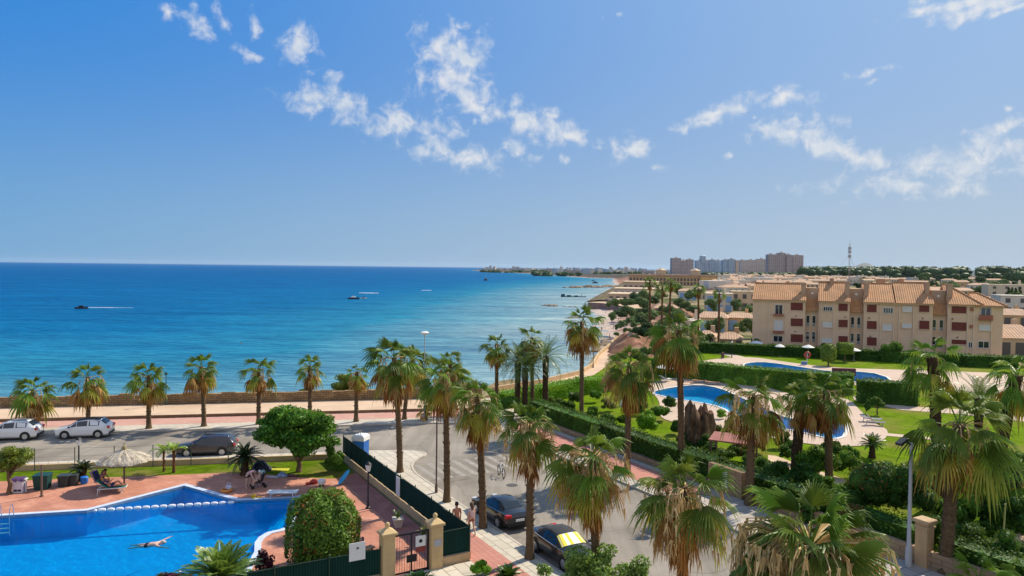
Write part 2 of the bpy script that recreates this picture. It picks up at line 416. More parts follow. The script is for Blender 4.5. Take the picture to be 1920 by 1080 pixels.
OLIVE = leafmat('olive_leaf', ['5a6a20', '748228', '8a9432', '66741f', '4a5a1c'], .25, .45, .3)
REDL = leafmat('reddish_leaf', ['6b2f14', '8a4a1c', '54601c', '3d5a1a', '7d6a20'], .2, .5)
PURP = leafmat('purple_leaf', ['3a1024', '54162f', '6a2440', '2a0c1c'], .2, .4)
FARL = leafmat('far_leaf', ['566e3e', '67804a', '788e58', '859a62'], .2, .6, .2, ('30441f', .05))
FARD = leafmat('far_pine_leaf', ['304526', '3c5430', '4a6238'], .12, .6, .2)

def bush(name, xy, rx, ry, h, label, n=1800, leaf=.16, mats=None, seed=1, group=None, z=0, cat='bush', cl=9, sz=.5, core=.72, mi2=None, z0=.35, stem=False, flat=.9, asp=.55, trunk_mat=None, trunk_h=0, inner=.72):
    rng = np.random.default_rng(seed); th = trunk_h
    bl = clumps((0, 0, th + (h-th)*.5), (rx*.72, ry*.72, (h-th)*.42), cl, rng, sz, flat, -.75)
    P, D = blob_pts(bl, n, rng, inner); P[:, 2] = np.maximum(P[:, 2], th*.6 + .03)
    ms = mats if isinstance(mats, (list, tuple)) else [mats or BUSHM]
    mi = None
    if len(ms) > 1: mi = ((rng.random(n) < .5)*(P[:, 2] > h*.55)).astype(int) if mi2 is None else (rng.random(n) < mi2).astype(int)
    V = leaves(P, D, leaf, rng, asp)
    if not th:
        o = leaf_mesh(name, V, ms, None, mi, blob_core(bl, core, 0, seed), (xy[0], xy[1], z)); return tag(o, label, cat, group)
    root = thing(name, (xy[0], xy[1], z), 0, label, cat, group)
    leaf_mesh('crown', V, ms, root, mi, blob_core(bl, core, 0, seed))
    t = MB(); rg = random.Random(seed); r0 = max(.05, .035*h)
    t.tube([(0, 0, 0), (.03*h*rg.uniform(-1, 1), .02*h, th*.6), (0, 0, th*1.05)], [r0*1.3, r0, r0*.85], 8)
    for k in range(6):
        c = bl[k % len(bl)][0]; t.tube([(0, 0, th*.9), (c[0]*.45, c[1]*.45, lerp(th, c[2], .55)), c], [r0*.7, r0*.45, r0*.2], 6)
    t.build('trunk', trunk_mat or WOODB, root, 60)
    return root

def hedge(name, line, w, h, label, n_m2=55, leaf=.13, mats=None, seed=1, z=0, group=None, wob=.15):
    """clipped hedge along a polyline of ground points"""
    rng = np.random.default_rng(seed); Ps = []; Ns = []; core = MB(); line = [Vector((p[0], p[1])) for p in line]
    for a, b in zip(line[:-1], line[1:]):
        d = b-a; l = d.length; t = d/l; nn = Vector((t.y, -t.x)); half = w/2
        for face, area in (('top', l*w), ('l', l*h), ('r', l*h), ('e', w*h), ('f', w*h)):
            k = int(area*n_m2); u = rng.uniform(-.02, 1.02, k)*l; q = rng.uniform(-.5, .5, k)*w; zz = rng.uniform(.02, 1, k)*h; dn = rng.uniform(-.1, wob, k)
            dn = dn + .07*np.sin(u*1.7 + seed)*(face != 'e')
            if face == 'top': zz = h + dn; nv = (0, 0, 1)
            elif face == 'l': q = half + dn; nv = (nn.x, nn.y, .2)
            elif face == 'r': q = -half - dn; nv = (-nn.x, -nn.y, .2)
            elif face == 'e': u = -dn; nv = (-t.x, -t.y, .2)
            else: u = l + dn; nv = (t.x, t.y, .2)
            Ps.append(np.stack([a.x + t.x*u + nn.x*q, a.y + t.y*u + nn.y*q, zz + z], 1)); Ns.append(np.tile(nv, (k, 1)).astype(float))
        i = .1; c = [(a + nn*(half-i)), (b + nn*(half-i)), (b - nn*(half-i)), (a - nn*(half-i))]
        core.prism([(p.x, p.y) for p in c], z, z + h - i)
    V = leaves(np.concatenate(Ps), np.concatenate(Ns), leaf, rng, .6, .6)
    o = leaf_mesh(name, V, mats or BUSHD, None, None, core)
    return tag(o, label, 'hedge', group)
# ---------------------------------------------------------------- setting
ZS = -7.0
def asphmat():
    """worn warm grey asphalt: patches, long streaks left by tyres, thin cracks, fine grain"""
    M, nt, o = new_mat('asphalt'); p = N(nt, 'ShaderNodeBsdfPrincipled'); v = coords(nt, 'World')
    k = ramp(nt, noise(nt, v, .16, 6, .6), [(.34, (.195, .17, .14)), (.5, (.265, .235, .195)), (.68, (.315, .28, .235))])
    st = noise(nt, coords(nt, 'World', (.9, .05, 1), (0, 0, R(-28.8))), 1.0, 4, .6); k = mixc(nt, 1, k, ramp(nt, st, [(.35, (.84, .84, .85)), (.65, (1.1, 1.09, 1.08))]), 'MULTIPLY')
    vo = N(nt, 'ShaderNodeTexVoronoi', feature='DISTANCE_TO_EDGE'); vo.inputs['Scale'].default_value = .17
    wv_ = N(nt, 'ShaderNodeTexNoise'); wv_.inputs['Scale'].default_value = .7; wv_.inputs['Detail'].default_value = 5; L(nt, v, wv_.inputs[0]); mm = N(nt, 'ShaderNodeVectorMath', operation='MULTIPLY_ADD'); L(nt, wv_.outputs['Color'], mm.inputs[0]); mm.inputs[1].default_value = (1.6, 1.6, 0); L(nt, v, mm.inputs[2]); L(nt, mm.outputs[0], vo.inputs['Vector'])
    k = mixc(nt, 1, k, ramp(nt, vo.outputs['Distance'], [(0, (.78, .78, .78)), (.005, (.84, .84, .84)), (.011, (1, 1, 1))]), 'MULTIPLY')
    k = mixc(nt, 1, k, ramp(nt, noise(nt, v, 9, 4, .7), [(.3, (.88, .88, .88)), (.7, (1.1, 1.1, 1.1))]), 'MULTIPLY')
    L(nt, k, p.inputs[0]); p.inputs['Roughness'].default_value = .95; p.inputs['Specular IOR Level'].default_value = .05; L(nt, p.outputs[0], o.inputs[0]); return M
def groundmat():
    """dry earth and weeds near by, dark scrub on the far coast"""
    M, nt, o = new_mat('dry_ground'); p = N(nt, 'ShaderNodeBsdfPrincipled'); v = coords(nt, 'World'); n1 = noise(nt, v, .15, 6, .6); n2 = noise(nt, v, .035, 5, .6)
    a = ramp(nt, n1, [(.35, (.20, .15, .085)), (.65, (.34, .27, .17))]); b = ramp(nt, n1, [(.35, (.06, .08, .025)), (.65, (.13, .14, .05))])
    f = N(nt, 'ShaderNodeMapRange'); f.inputs[1].default_value = .42; f.inputs[2].default_value = .56; L(nt, n2, f.inputs[0]); k = mixc(nt, f.outputs[0], a, b)
    sx = N(nt, 'ShaderNodeSeparateXYZ'); L(nt, N(nt, 'ShaderNodeNewGeometry').outputs['Position'], sx.inputs[0]); fy = N(nt, 'ShaderNodeMapRange'); fy.inputs[1].default_value = 1150; fy.inputs[2].default_value = 1500; L(nt, sx.outputs[1], fy.inputs[0])
    n3 = noise(nt, v, .008, 6, .65); k = mixc(nt, fy.outputs[0], k, ramp(nt, n3, [(.35, (.055, .065, .05)), (.6, (.13, .11, .085)), (.75, (.25, .22, .18))])); L(nt, k, p.inputs[0]); p.inputs['Roughness'].default_value = .95; p.inputs['Specular IOR Level'].default_value = .03
    L(nt, p.outputs[0], o.inputs[0]); return M
ASPH = asphmat()
GROUND = groundmat()
PALE = brickmat('pale_paving', (.56, .50, .41), (.50, .45, .37), (.34, .30, .24), .8, .4, .02, rot=(0, 0, R(10.9)), dirt=(.40, .34, .27))
PALES = brickmat('pale_paving_street', (.58, .52, .42), (.50, .45, .36), (.30, .26, .21), 1.2, .6, .03, rot=(0, 0, R(61.2)), dirt=(.36, .31, .25))
PINK = brickmat('pink_paving', (.50, .23, .18), (.46, .21, .165), (.34, .17, .13), .3, .3, .018, rot=(0, 0, R(61.2)), off=0, dirt=(.38, .18, .15))
PINKW = brickmat('pink_paving_promenade', (.56, .31, .25), (.52, .29, .23), (.44, .26, .2), .3, .3, .018, rot=(0, 0, R(10.9)), off=0, dirt=(.52, .36, .28))
SANDP = mat('sand_promenade', (.56, .41, .285), .95, .1, .5, .1, 10, .03, (.48, .34, .23), s2=.1)
REDT = brickmat('red_terrace_paving', (.52, .235, .155), (.45, .20, .135), (.36, .17, .12), .42, .22, .015, rot=(0, 0, R(30)), var=.2, dirt=(.56, .29, .20))
REDP = brickmat('red_path_paving', (.40, .165, .135), (.36, .15, .12), (.27, .12, .1), .3, .3, .02, rot=(0, 0, R(61.2)), off=0, dirt=(.42, .2, .16))
DECKP = brickmat('pale_pool_terrace', (.56, .43, .33), (.52, .40, .31), (.40, .30, .22), .5, .25, .015, rot=(0, 0, R(20)), dirt=(.5, .37, .28))
COPE = mat('pool_coping', (.50, .56, .66), .6, .1, 3)
COPEW = mat('pool_coping_white', (.62, .58, .52), .6, .1, 3)
KERB = mat('kerb_stone', (.46, .41, .34), .85, .15, 2)
LAWN = mat('lawn_grass', (.095, .155, .006), .95, .3, 1.4, .8, 60, .02, (.19, .175, .04), (.48, .68), s2=.35)
LAWN2 = mat('lawn_grass_bright', (.115, .19, .004), .95, .3, .9, .8, 40, .02, (.20, .185, .04), (.47, .68), s2=.16)
TANW = mat('tan_wall_render', (.52, .36, .20), .85, .12, 1.5, .15, 14, .2, (.40, .27, .15), (.55, .75))
STONEW = brickmat('rough_stone_wall', (.36, .235, .12), (.25, .165, .09), (.14, .10, .06), .55, .2, .03, kind='Object', rot=(R(90), 0, 0), var=.3, dirt=(.42, .30, .17), bump=.8)
SANDW = brickmat('sandstone_block_wall', (.40, .27, .16), (.34, .225, .135), (.22, .15, .09), .5, .25, .02, rot=(R(90), 0, 0), var=.2, dirt=(.28, .19, .12))
ROCK = mat('shore_rock', (.22, .16, .11), .95, .35, .6, 1, 3, .15, (.36, .27, .18))

def coastmat():
    M, nt, o = new_mat('coast_slope'); p = N(nt, 'ShaderNodeBsdfPrincipled')
    pos = N(nt, 'ShaderNodeNewGeometry').outputs['Position']; sx = N(nt, 'ShaderNodeSeparateXYZ'); L(nt, pos, sx.inputs[0])
    v = coords(nt, 'World'); n1 = noise(nt, v, .12, 6, .65); a = N(nt, 'ShaderNodeMath', operation='MULTIPLY_ADD'); L(nt, n1, a.inputs[0]); a.inputs[1].default_value = 3.2; L(nt, sx.outputs[2], a.inputs[2])
    mr = N(nt, 'ShaderNodeMapRange'); mr.inputs[1].default_value = -6.2; mr.inputs[2].default_value = 2.6; L(nt, a.outputs[0], mr.inputs[0])
    k = ramp(nt, mr.outputs[0], [(0, (.50, .42, .35)), (.14, (.56, .46, .38)), (.24, (.30, .17, .12)), (.62, (.36, .20, .13)), (.78, (.40, .29, .18)), (1, (.34, .27, .14))])
    n2 = noise(nt, v, .9, 6, .7); k = mixc(nt, 1, k, ramp(nt, n2, [(.3, (.55, .55, .55)), (.65, (1.15, 1.1, 1.1))]), 'MULTIPLY')
    fy = N(nt, 'ShaderNodeMapRange'); fy.inputs[1].default_value = 1250; fy.inputs[2].default_value = 1600; L(nt, sx.outputs[1], fy.inputs[0]); k = mixc(nt, fy.outputs[0], k, ramp(nt, mr.outputs[0], [(0, (.42, .36, .30)), (.12, (.40, .32, .26)), (.2, (.12, .09, .075)), (1, (.07, .075, .06))]))
    L(nt, k, p.inputs['Base Color']); p.inputs['Roughness'].default_value = .95; p.inputs['Specular IOR Level'].default_value = .02
    b = N(nt, 'ShaderNodeBump'); b.inputs['Strength'].default_value = 1; b.inputs['Distance'].default_value = .4; L(nt, n2, b.inputs['Height']); L(nt, b.outputs[0], p.inputs['Normal'])
    L(nt, p.outputs[0], o.inputs[0]); return M
COAST = coastmat()

def seamat():
    M, nt, o = new_mat('sea_water')
    at = N(nt, 'ShaderNodeAttribute', attribute_name='depth').outputs['Fac']
    v = coords(nt, 'World', (1, 1, 1)); big = noise(nt, coords(nt, 'World', (.4, 1, 1)), .022, 5, .6, .6)
    a = N(nt, 'ShaderNodeMath', operation='MULTIPLY_ADD'); L(nt, big, a.inputs[0]); a.inputs[1].default_value = .16; L(nt, at, a.inputs[2])
    sb = N(nt, 'ShaderNodeMath', operation='SUBTRACT'); L(nt, a.outputs[0], sb.inputs[0]); sb.inputs[1].default_value = .08
    k = ramp(nt, sb.outputs[0], [(0, (.26, .36, .38)), (.08, (.12, .27, .34)), (.22, (.020, .19, .31)), (.40, (.004, .125, .285)), (.62, (.002, .105, .275)), (1, (.001, .092, .265))])
    pt = noise(nt, coords(nt, 'World', (.5, 1, 1)), .035, 6, .62, 1.2); f = N(nt, 'ShaderNodeMapRange'); f.inputs[1].default_value = .56; f.inputs[2].default_value = .70; L(nt, pt, f.inputs[0])
    fm = N(nt, 'ShaderNodeMath', operation='MULTIPLY'); L(nt, f.outputs[0], fm.inputs[0]); fm.inputs[1].default_value = .55
    k = mixc(nt, fm.outputs[0], k, (.006, .07, .20, 1))                # seaweed beds
    w1 = noise(nt, coords(nt, 'World', (.28, 1, 1), (0, 0, R(8))), .55, 4, .6, .4); w2 = noise(nt, coords(nt, 'World', (.3, 1, 1), (0, 0, R(-6))), .075, 5, .6)
    wm = N(nt, 'ShaderNodeMath', operation='MULTIPLY_ADD'); L(nt, w2, wm.inputs[0]); wm.inputs[1].default_value = 2.5; L(nt, w1, wm.inputs[2])
    w3 = noise(nt, coords(nt, 'World', (.10, 1, 1), (0, 0, R(4))), .022, 6, .65, .5)
    k = mixc(nt, 1, k, ramp(nt, w1, [(.36, (.72, .76, .82)), (.5, (1, 1, 1)), (.66, (1.34, 1.24, 1.14))]), 'MULTIPLY'); k = mixc(nt, 1, k, ramp(nt, w2, [(.36, (.80, .84, .88)), (.64, (1.2, 1.14, 1.08))]), 'MULTIPLY'); k = mixc(nt, 1, k, ramp(nt, w3, [(.38, (.86, .88, .92)), (.60, (1.0, 1.0, 1.0)), (.72, (1.5, 1.28, 1.14))]), 'MULTIPLY')
    bp = N(nt, 'ShaderNodeBump'); bp.inputs['Strength'].default_value = .9; bp.inputs['Distance'].default_value = 1.3; L(nt, wm.outputs[0], bp.inputs['Height'])
    d = N(nt, 'ShaderNodeBsdfDiffuse'); L(nt, k, d.inputs[0]); L(nt, bp.outputs[0], d.inputs['Normal'])
    g = N(nt, 'ShaderNodeBsdfGlossy'); g.inputs['Roughness'].default_value = .16; L(nt, bp.outputs[0], g.inputs['Normal'])
    fr = N(nt, 'ShaderNodeFresnel'); fr.inputs[0].default_value = 1.33; L(nt, bp.outputs[0], fr.inputs['Normal'])
    mr = N(nt, 'ShaderNodeMapRange'); mr.inputs[3].default_value = .01; mr.inputs[4].default_value = .15; L(nt, fr.outputs[0], mr.inputs[0])
    x = N(nt, 'ShaderNodeMixShader'); L(nt, mr.outputs[0], x.inputs[0]); L(nt, d.outputs[0], x.inputs[1]); L(nt, g.outputs[0], x.inputs[2]); L(nt, x.outputs[0], o.inputs[0]); return M
def poolwater(name, tint):
    M, nt, o = new_mat(name); v = coords(nt, 'World')
    n = noise(nt, v, 2.2, 3, .5, .5); bp = N(nt, 'ShaderNodeBump'); bp.inputs['Strength'].default_value = .2; bp.inputs['Distance'].default_value = .03; L(nt, n, bp.inputs['Height'])
    t = N(nt, 'ShaderNodeBsdfTransparent'); t.inputs[0].default_value = (*tint, 1)
    g = N(nt, 'ShaderNodeBsdfGlossy'); g.inputs['Roughness'].default_value = .05; L(nt, bp.outputs[0], g.inputs['Normal'])
    fr = N(nt, 'ShaderNodeFresnel'); fr.inputs[0].default_value = 1.33; L(nt, bp.outputs[0], fr.inputs['Normal'])
    mr = N(nt, 'ShaderNodeMapRange'); mr.inputs[3].default_value = 0; mr.inputs[4].default_value = .6; L(nt, fr.outputs[0], mr.inputs[0])
    x = N(nt, 'ShaderNodeMixShader'); L(nt, mr.outputs[0], x.inputs[0]); L(nt, t.outputs[0], x.inputs[1]); L(nt, g.outputs[0], x.inputs[2]); L(nt, x.outputs[0], o.inputs[0]); return M
POOLT = brickmat('blue_pool_tiles', (.001, .43, .86), (.001, .40, .84), (.002, .44, .86), .3, .3, .02, rough=.4, off=0, kind='Object', var=.1, bump=0)
POOLT2 = brickmat('light_blue_pool_tiles', (.015, .60, .92), (.012, .56, .88), (.02, .62, .9), .3, .3, .02, rough=.4, off=0, kind='Object', var=.1, bump=0)
PW = poolwater('pool_water_blue', (.45, .92, .99)); PW2 = poolwater('pool_water_clear', (.72, .92, .98))

def struct(mb, name, m, smooth=None, **k): return tag(mb.build(name, m, smooth=smooth, **k), kind='structure')
def area(poly):
    return sum(a[0]*b[1] - b[0]*a[1] for a, b in zip(poly, poly[1:] + poly[:1]))/2
def ccw(poly): poly = [(p[0], p[1]) for p in poly]; return poly if area(poly) > 0 else poly[::-1]
def grow(poly, d):
    poly = ccw(poly); n = len(poly); out = []
    for i in range(n):
        p, c, q = Vector(poly[i-1]), Vector(poly[i]), Vector(poly[(i+1) % n])
        a = (c-p).normalized(); b = (q-c).normalized(); na = Vector((a.y, -a.x)); nb = Vector((b.y, -b.x))
        m_ = (na+nb); m_ = m_/max(.35, m_.length_squared/2) if m_.length > 1e-6 else na
        o = c + m_*d; out.append((o.x, o.y))
    return out
def smooth_poly(poly, it=2):
    for _ in range(it):
        out = []
        for a, b in zip(poly, poly[1:] + poly[:1]):
            out += [(a[0]*.75 + b[0]*.25, a[1]*.75 + b[1]*.25), (a[0]*.25 + b[0]*.75, a[1]*.25 + b[1]*.75)]
        poly = out
    return poly
def px(lst, z=0.0): return [tuple(G(u, v, z)[:2]) for u, v in lst]

# coast: line of the cliff or slope top and the line of the water's edge, point for point
top_line = [(-220, 39.5), (-48, 73.2), (-12, 80.2), (-5, 85), (2.6, 91.5), (8.6, 100), (11, 107), (13.5, 121), (19, 136), (28, 163), (41, 193), (52, 232), (62, 300), (75, 380), (86, 450), (100, 520), (138, 700), (175, 856), (205, 1100), (260, 1587), (215, 1690), (170, 2180), (135, 2680), (40, 3060), (-110, 4080), (-190, 4700), (-200, 9000)]
water_line = [(-226, 47), (-52, 82), (-16, 89), (-7, 93), (2, 99), (8, 105), (10.5, 111), (13, 121), (15.8, 134), (19.5, 150), (23.1, 194), (27, 235), (30, 276), (37, 350), (41, 409), (52, 500), (85, 680), (120, 856), (150, 1100), (217, 1587), (164, 1622), (122, 2124), (75, 2600), (-21, 2980), (-160, 3990), (-255, 4650), (-300, 9000)]
pool1 = ccw([(-48, 36.5)] + px([(0, 970), (163, 960), (345, 913), (445, 941), (560, 935)]) + [(-12.75, 45.0), (-12.25, 41), (-12.05, 39.8), (-12.35, 39.3), (-12.85, 38.9), (-13.05, 38.2), (-13.0, 37.4), (-12.6, 36.2), (-12.3, 34), (-13, 31), (-20, 27.5), (-48, 24)])
pool2 = smooth_poly(ccw(px([(1217, 737), (1262, 727), (1312, 722), (1350, 729), (1385, 745), (1430, 765), (1470, 785), (1515, 789), (1584, 784), (1585, 818), (1560, 825), (1520, 815), (1480, 806), (1420, 800), (1385, 785), (1355, 764), (1310, 755), (1262, 748)])), 1)
pool3 = smooth_poly(ccw(px([(1393, 684), (1412, 680), (1440, 680), (1500, 689), (1560, 698), (1630, 698), (1672, 711), (1650, 717), (1560, 716), (1490, 708), (1430, 698), (1400, 690)])), 1)
pools = [pool1, pool2, pool3]
cope1, cope2, cope3 = grow(pool1, .32), grow(pool2, .3), grow(pool3, .3)

gb = MB(); gb.prism(ccw(top_line + [(9000, 9000), (9000, 4), (-220, 4)]), None, -.03, holes=[grow(p, .2) for p in pools]); struct(gb, 'ground', GROUND)

# coast slope: lofted between the two lines
def dens(l, step):
    out = []; idx = []
    for i, (a, b) in enumerate(zip(l[:-1], l[1:])):
        out.append((a, b))
    return out
def loft():
    mb = MB(); rows = 12; cols = []
    for i in range(len(top_line)-1):
        a, b, c, d = top_line[i], top_line[i+1], water_line[i], water_line[i+1]
        ln = math.hypot(b[0]-a[0], b[1]-a[1]); Y = (a[1]+b[1])/2; k = max(1, min(60, int(ln/max(1.0, Y*.012))))
        for j in range(k):
            q = j/k; cols.append(((lerp(a[0], b[0], q), lerp(a[1], b[1], q)), (lerp(c[0], d[0], q), lerp(c[1], d[1], q))))
    vs = []; fs = []
    for t, w in cols:
        Y = t[1]; beach = max(0, min(1, (Y-150)/40))*max(0, min(1, (520-Y)/60)); wd = math.hypot(w[0]-t[0], w[1]-t[1])
        far = max(0, min(1, (Y-1500)/400))
        mound = 1.0*max(0, min(1, (110-Y)/20))
        for r in range(rows+1):
            s = r/rows*1.12; x = lerp(t[0], w[0], s); y = lerp(t[1], w[1], s)
            rock = -7.25*s**1.1; bc = -5.6*min(1, s/.42) - 1.6*max(0, (s-.42)/.58)
            z = lerp(rock, bc, beach); z = lerp(z, -4.8 - 2.4*s if r else -.03, far*.0)
            if 0 < r < rows:
                am = min(1.6, wd*.12)*(.4 if beach > .5 and s > .45 else 1)
                z += am*mnoise.noise(Vector((x*.22, y*.22, 1.7))) + .5*am*mnoise.noise(Vector((x*.7, y*.7, 4.1)))
                if r < 6: z += mound*(1.9 + 1.1*mnoise.noise(Vector((x*.13, y*.13, 9))) )*math.sin(min(1, s/.3)*1.57)*max(0, 1-s*1.6)
            vs.append((x, y, z if r else -.03))
    n = rows+1
    for i in range(len(cols)-1):
        for r in range(rows): fs.append((i*n+r, i*n+r+1, (i+1)*n+r+1, (i+1)*n+r))
    mb.add(vs, fs); return mb
struct(loft(), 'coast_slope', COAST, 60)

# the sea: one sector sheet out to the horizon, with its depth stored for the water colour
def sea():
    th = np.radians(np.linspace(-80, 62, 150)); rr = np.concatenate([[0], np.geomspace(60, 30000, 190)])
    T, RR = np.meshgrid(th, rr, indexing='ij'); X = RR*np.sin(T); Y = RR*np.cos(T)
    wl = np.array(water_line); dmin = np.full(X.shape, 1e9)
    for a, b in zip(wl[:-1], wl[1:]):
        d = b-a; t = np.clip(((X-a[0])*d[0] + (Y-a[1])*d[1])/(d@d), 0, 1)
        dmin = np.minimum(dmin, np.hypot(X-a[0]-t*d[0], Y-a[1]-t*d[1]))
    sh = np.clip((X+90)/130, 0, 1); sh = sh*sh*(3-2*sh)*np.clip((1500-Y)/900, 0, 1)
    d2 = dmin*(1-.62*sh) + 10*(1-sh); dep = 1-np.exp(-d2/330); dep = dep + .25*np.clip((RR-900)/3000, 0, 1)
    n, k = X.shape; me = bpy.data.meshes.new('sea')
    v = np.stack([X, Y, np.full(X.shape, ZS)], -1).reshape(-1, 3); f = []
    for i in range(n-1):
        for j in range(k-1): f.append((i*k+j, (i+1)*k+j, (i+1)*k+j+1, i*k+j+1) if j else (i*k, (i+1)*k+1, i*k+1))
    me.from_pydata(v.tolist(), [], f); at = me.attributes.new('depth', 'FLOAT', 'POINT'); at.data.foreach_set('value', dep.astype(np.float32).ravel())
    me.materials.append(seamat()); me.update(); tag(link_mesh('sea', me), kind='structure')
sea()

# promenade road and side street, one asphalt sheet with the kerbs as real steps
def arc(p0, p1, p2, n=6):
    return [((1-q)**2*p0[0] + 2*q*(1-q)*p1[0] + q*q*p2[0], (1-q)**2*p0[1] + 2*q*(1-q)*p1[1] + q*q*p2[1]) for q in [k/n for k in range(n+1)]]
KO = .75; KR = 12.3
cornerR = arc(PR(4.5, 67.1), PR(9.5, 67.1), ST(-9.5, KR))
cornerL = arc(PR(0, 57.4), (-4.9, 57.3), (-6.85, 54.3), 7) + arc((-6.85, 54.3), (-7.4, 52.6), ST(1.6, KO), 4)[1:]
road = [PR(-160, 67.1)] + cornerR + [ST(45, KR), ST(45, KO)] + cornerL[::-1] + [PR(-160, 57.4)]
a = MB(); a.prism(ccw(grow(road, .3)), None, 0.0); struct(a, 'road', ASPH)
FO = -2.55
corner_f = Vector((-12.36, 54.2))
pv = MB(); pv.prism(ccw([PR(-160, 57.25)] + [(p[0]-.12*SN.x, p[1]-.12*SN.y) for p in cornerL] + [ST(45, KO-.15), ST(45, FO-6), ST(16.85, FO-6), ST(16.85, FO+.1), (corner_f.x+.1, corner_f.y+.1), PR(-160, 55.6)]), -.2, .12); struct(pv, 'pavement', PALES)
def kerb(line, w, z, name):
    mb = MB(); pts = [Vector(p) for p in line]
    lft = []; rgt = []
    for i, p in enumerate(pts):
        t = (pts[min(i+1, len(pts)-1)] - pts[max(i-1, 0)]).normalized(); n = Vector((-t.y, t.x)); lft.append(p + n*w/2); rgt.append(p - n*w/2)
    vs = [(p.x, p.y, z) for p in lft] + [(p.x, p.y, z) for p in rgt] + [(p.x, p.y, -.1) for p in lft] + [(p.x, p.y, -.1) for p in rgt]; n = len(pts); fs = []
    for i in range(n-1): fs += [(i, n+i, n+i+1, i+1), (2*n+i, i, i+1, 2*n+i+1), (n+i, 3*n+i, 3*n+i+1, n+i+1)]
    mb.add(vs, fs); return struct(mb, name, KERB)
kerb([PR(-160, 57.33)] + cornerL + [ST(45, KO-.07)], .15, .123, 'kerb')
kerb([PR(-160, 67.17)] + cornerR + [ST(45, KR+.07)], .15, .123, 'kerb')
pk = MB(); pk.prism(ccw([ST(10.5, FO+.12), ST(10.5, -.75), ST(45, -.75), ST(45, FO+.12)]), None, .124); struct(pk, 'pink_pavement', PINK)
# far side of the road: pale strip, pink strip, step, sandy promenade
endc = [(-3.6, 68.6), (-3, 72), (-4, 78)]
fp = MB(); fp.prism(ccw([PR(-160, 67.25)] + [(p[0]+.03, p[1]+.08) for p in cornerR] + [ST(-13, 17), (4.5, 79), PR(12, 79), PR(-160, 79)]), -.2, .12); struct(fp, 'pavement', PALE)
fp = MB(); fp.prism(ccw([PR(-160, 69.4), PR(10, 69.4), PR(10, 72.3), PR(-160, 72.3)]), None, .124); struct(fp, 'pink_pavement', PINKW)
fp = MB(); fp.prism(ccw([PR(-160, 72.4), PR(11, 72.4), PR(11, 78.1), PR(-160, 78.1)]), 0, .34); struct(fp, 'promenade', SANDP)
# right pavement of the street
rp = MB(); rp.prism(ccw([(p[0]+.13*SN.x, p[1]+.13*SN.y) for p in cornerR[3:]] + [ST(45, KR+.15), ST(45, 16.6), ST(-13, 16.6)]), -.2, .118); struct(rp, 'pavement', brickmat('grey_paving', (.46, .41, .35), (.42, .37, .32), (.2, .18, .15), .8, .8, .03, rot=(0, 0, R(61.2)), off=0, dirt=(.34, .29, .24)))
rp = MB(); rp.prism(ccw([ST(-9, 13.3), ST(14, 13.3), ST(14, 16.0), ST(-9, 16.0)]), None, .123); struct(rp, 'pink_pavement', PINK)
# worn zebra crossing at the mouth of the street
def worn():
    M, nt, o = new_mat('worn_road_paint'); p = N(nt, 'ShaderNodeBsdfPrincipled'); v = coords(nt, 'World')
    k = ramp(nt, noise(nt, v, 1.6, 8, .7), [(.48, (.26, .232, .195)), (.82, (.40, .37, .33))]); L(nt, k, p.inputs[0]); p.inputs['Roughness'].default_value = .85; L(nt, p.outputs[0], o.inputs[0]); return M
WORN = worn(); z = MB()
for k in range(11):
    o = 1.5 + k*.95; z.prism(ccw([ST(-.9, o), ST(3.2, o), ST(3.2, o+.42), ST(-.9, o+.42)]), None, .005)
struct(z, 'road_markings', WORN)
z = MB()
for t0 in (7.5, 13.2, 18.9, 24.6): z.prism(ccw([ST(t0, 1.0), ST(t0+.1, 1.0), ST(t0+.1, 3.0), ST(t0, 3.0)]), None, .005)
z.prism(ccw([ST(7.5, 3.0), ST(26, 3.0), ST(26, 3.1), ST(7.5, 3.1)]), None, .005); struct(z, 'road_markings', WORN)

# terrace by the near pool
lawn_edge = [PR(-75, 53.2)] + px([(425, 888), (500, 891), (567, 897), (625, 899), (672, 893)])
fence_in = FO-.28
dk = MB(); dk.prism(ccw(lawn_edge + [ST(-1.0, fence_in), ST(16.7, fence_in), ST(16.7, -9.5), (-14, 25), (-75, 10)]), None, .06, holes=[grow(pool1, .2)]); struct(dk, 'pool_terrace', REDT)
lw = MB(); lw.prism(ccw(lawn_edge[::-1] + [PR(-75, 55.35)] + [(-12.5, 53.95), ST(-1.0, fence_in)][:1] + [ST(-1.0, fence_in)]), None, .05); struct(lw, 'lawn', LAWN)
pt = MB(); pt.prism(ccw([ST(-.6, fence_in), ST(16.6, fence_in), ST(16.6, fence_in-1.35), ST(-.2, fence_in-1.3)]), None, .064); struct(pt, 'path', REDP)
for nm, pl, cp, zt_, mats_, wm, dp in (('swimming_pool', pool1, cope1, .10, COPE, PW, 1.35), ('garden_pool', pool2, cope2, .10, COPEW, PW2, 1.2), ('garden_pool', pool3, cope3, .10, COPEW, PW2, 1.2)):
    b = MB(); n = len(pl)
    b.v = [(p[0], p[1], zt_-.02) for p in pl] + [(p[0], p[1], -dp) for p in pl]; b.f = [(i, (i+1) % n, n+(i+1) % n, n+i) for i in range(n)]; b.mi = [0]*n
    b.prism(pl, None, -dp)
    if nm == 'swimming_pool':
        for k in range(4): b.prism(ccw([(-12.0, 44.9), (-12.0-.1, 40.2), (-12.9-.38*k, 40.2), (-13.2-.38*k, 44.9)]), -dp, -.32-.27*k)
    struct(b, nm+'_basin', POOLT if nm == 'swimming_pool' else POOLT2)
    c = MB(); c.prism(cp, -.1, zt_, holes=[pl[::-1]]); struct(c, nm+'_coping', mats_)
    w_ = MB(); w_.prism(pl, None, -.06); struct(w_, nm+'_water', wm)

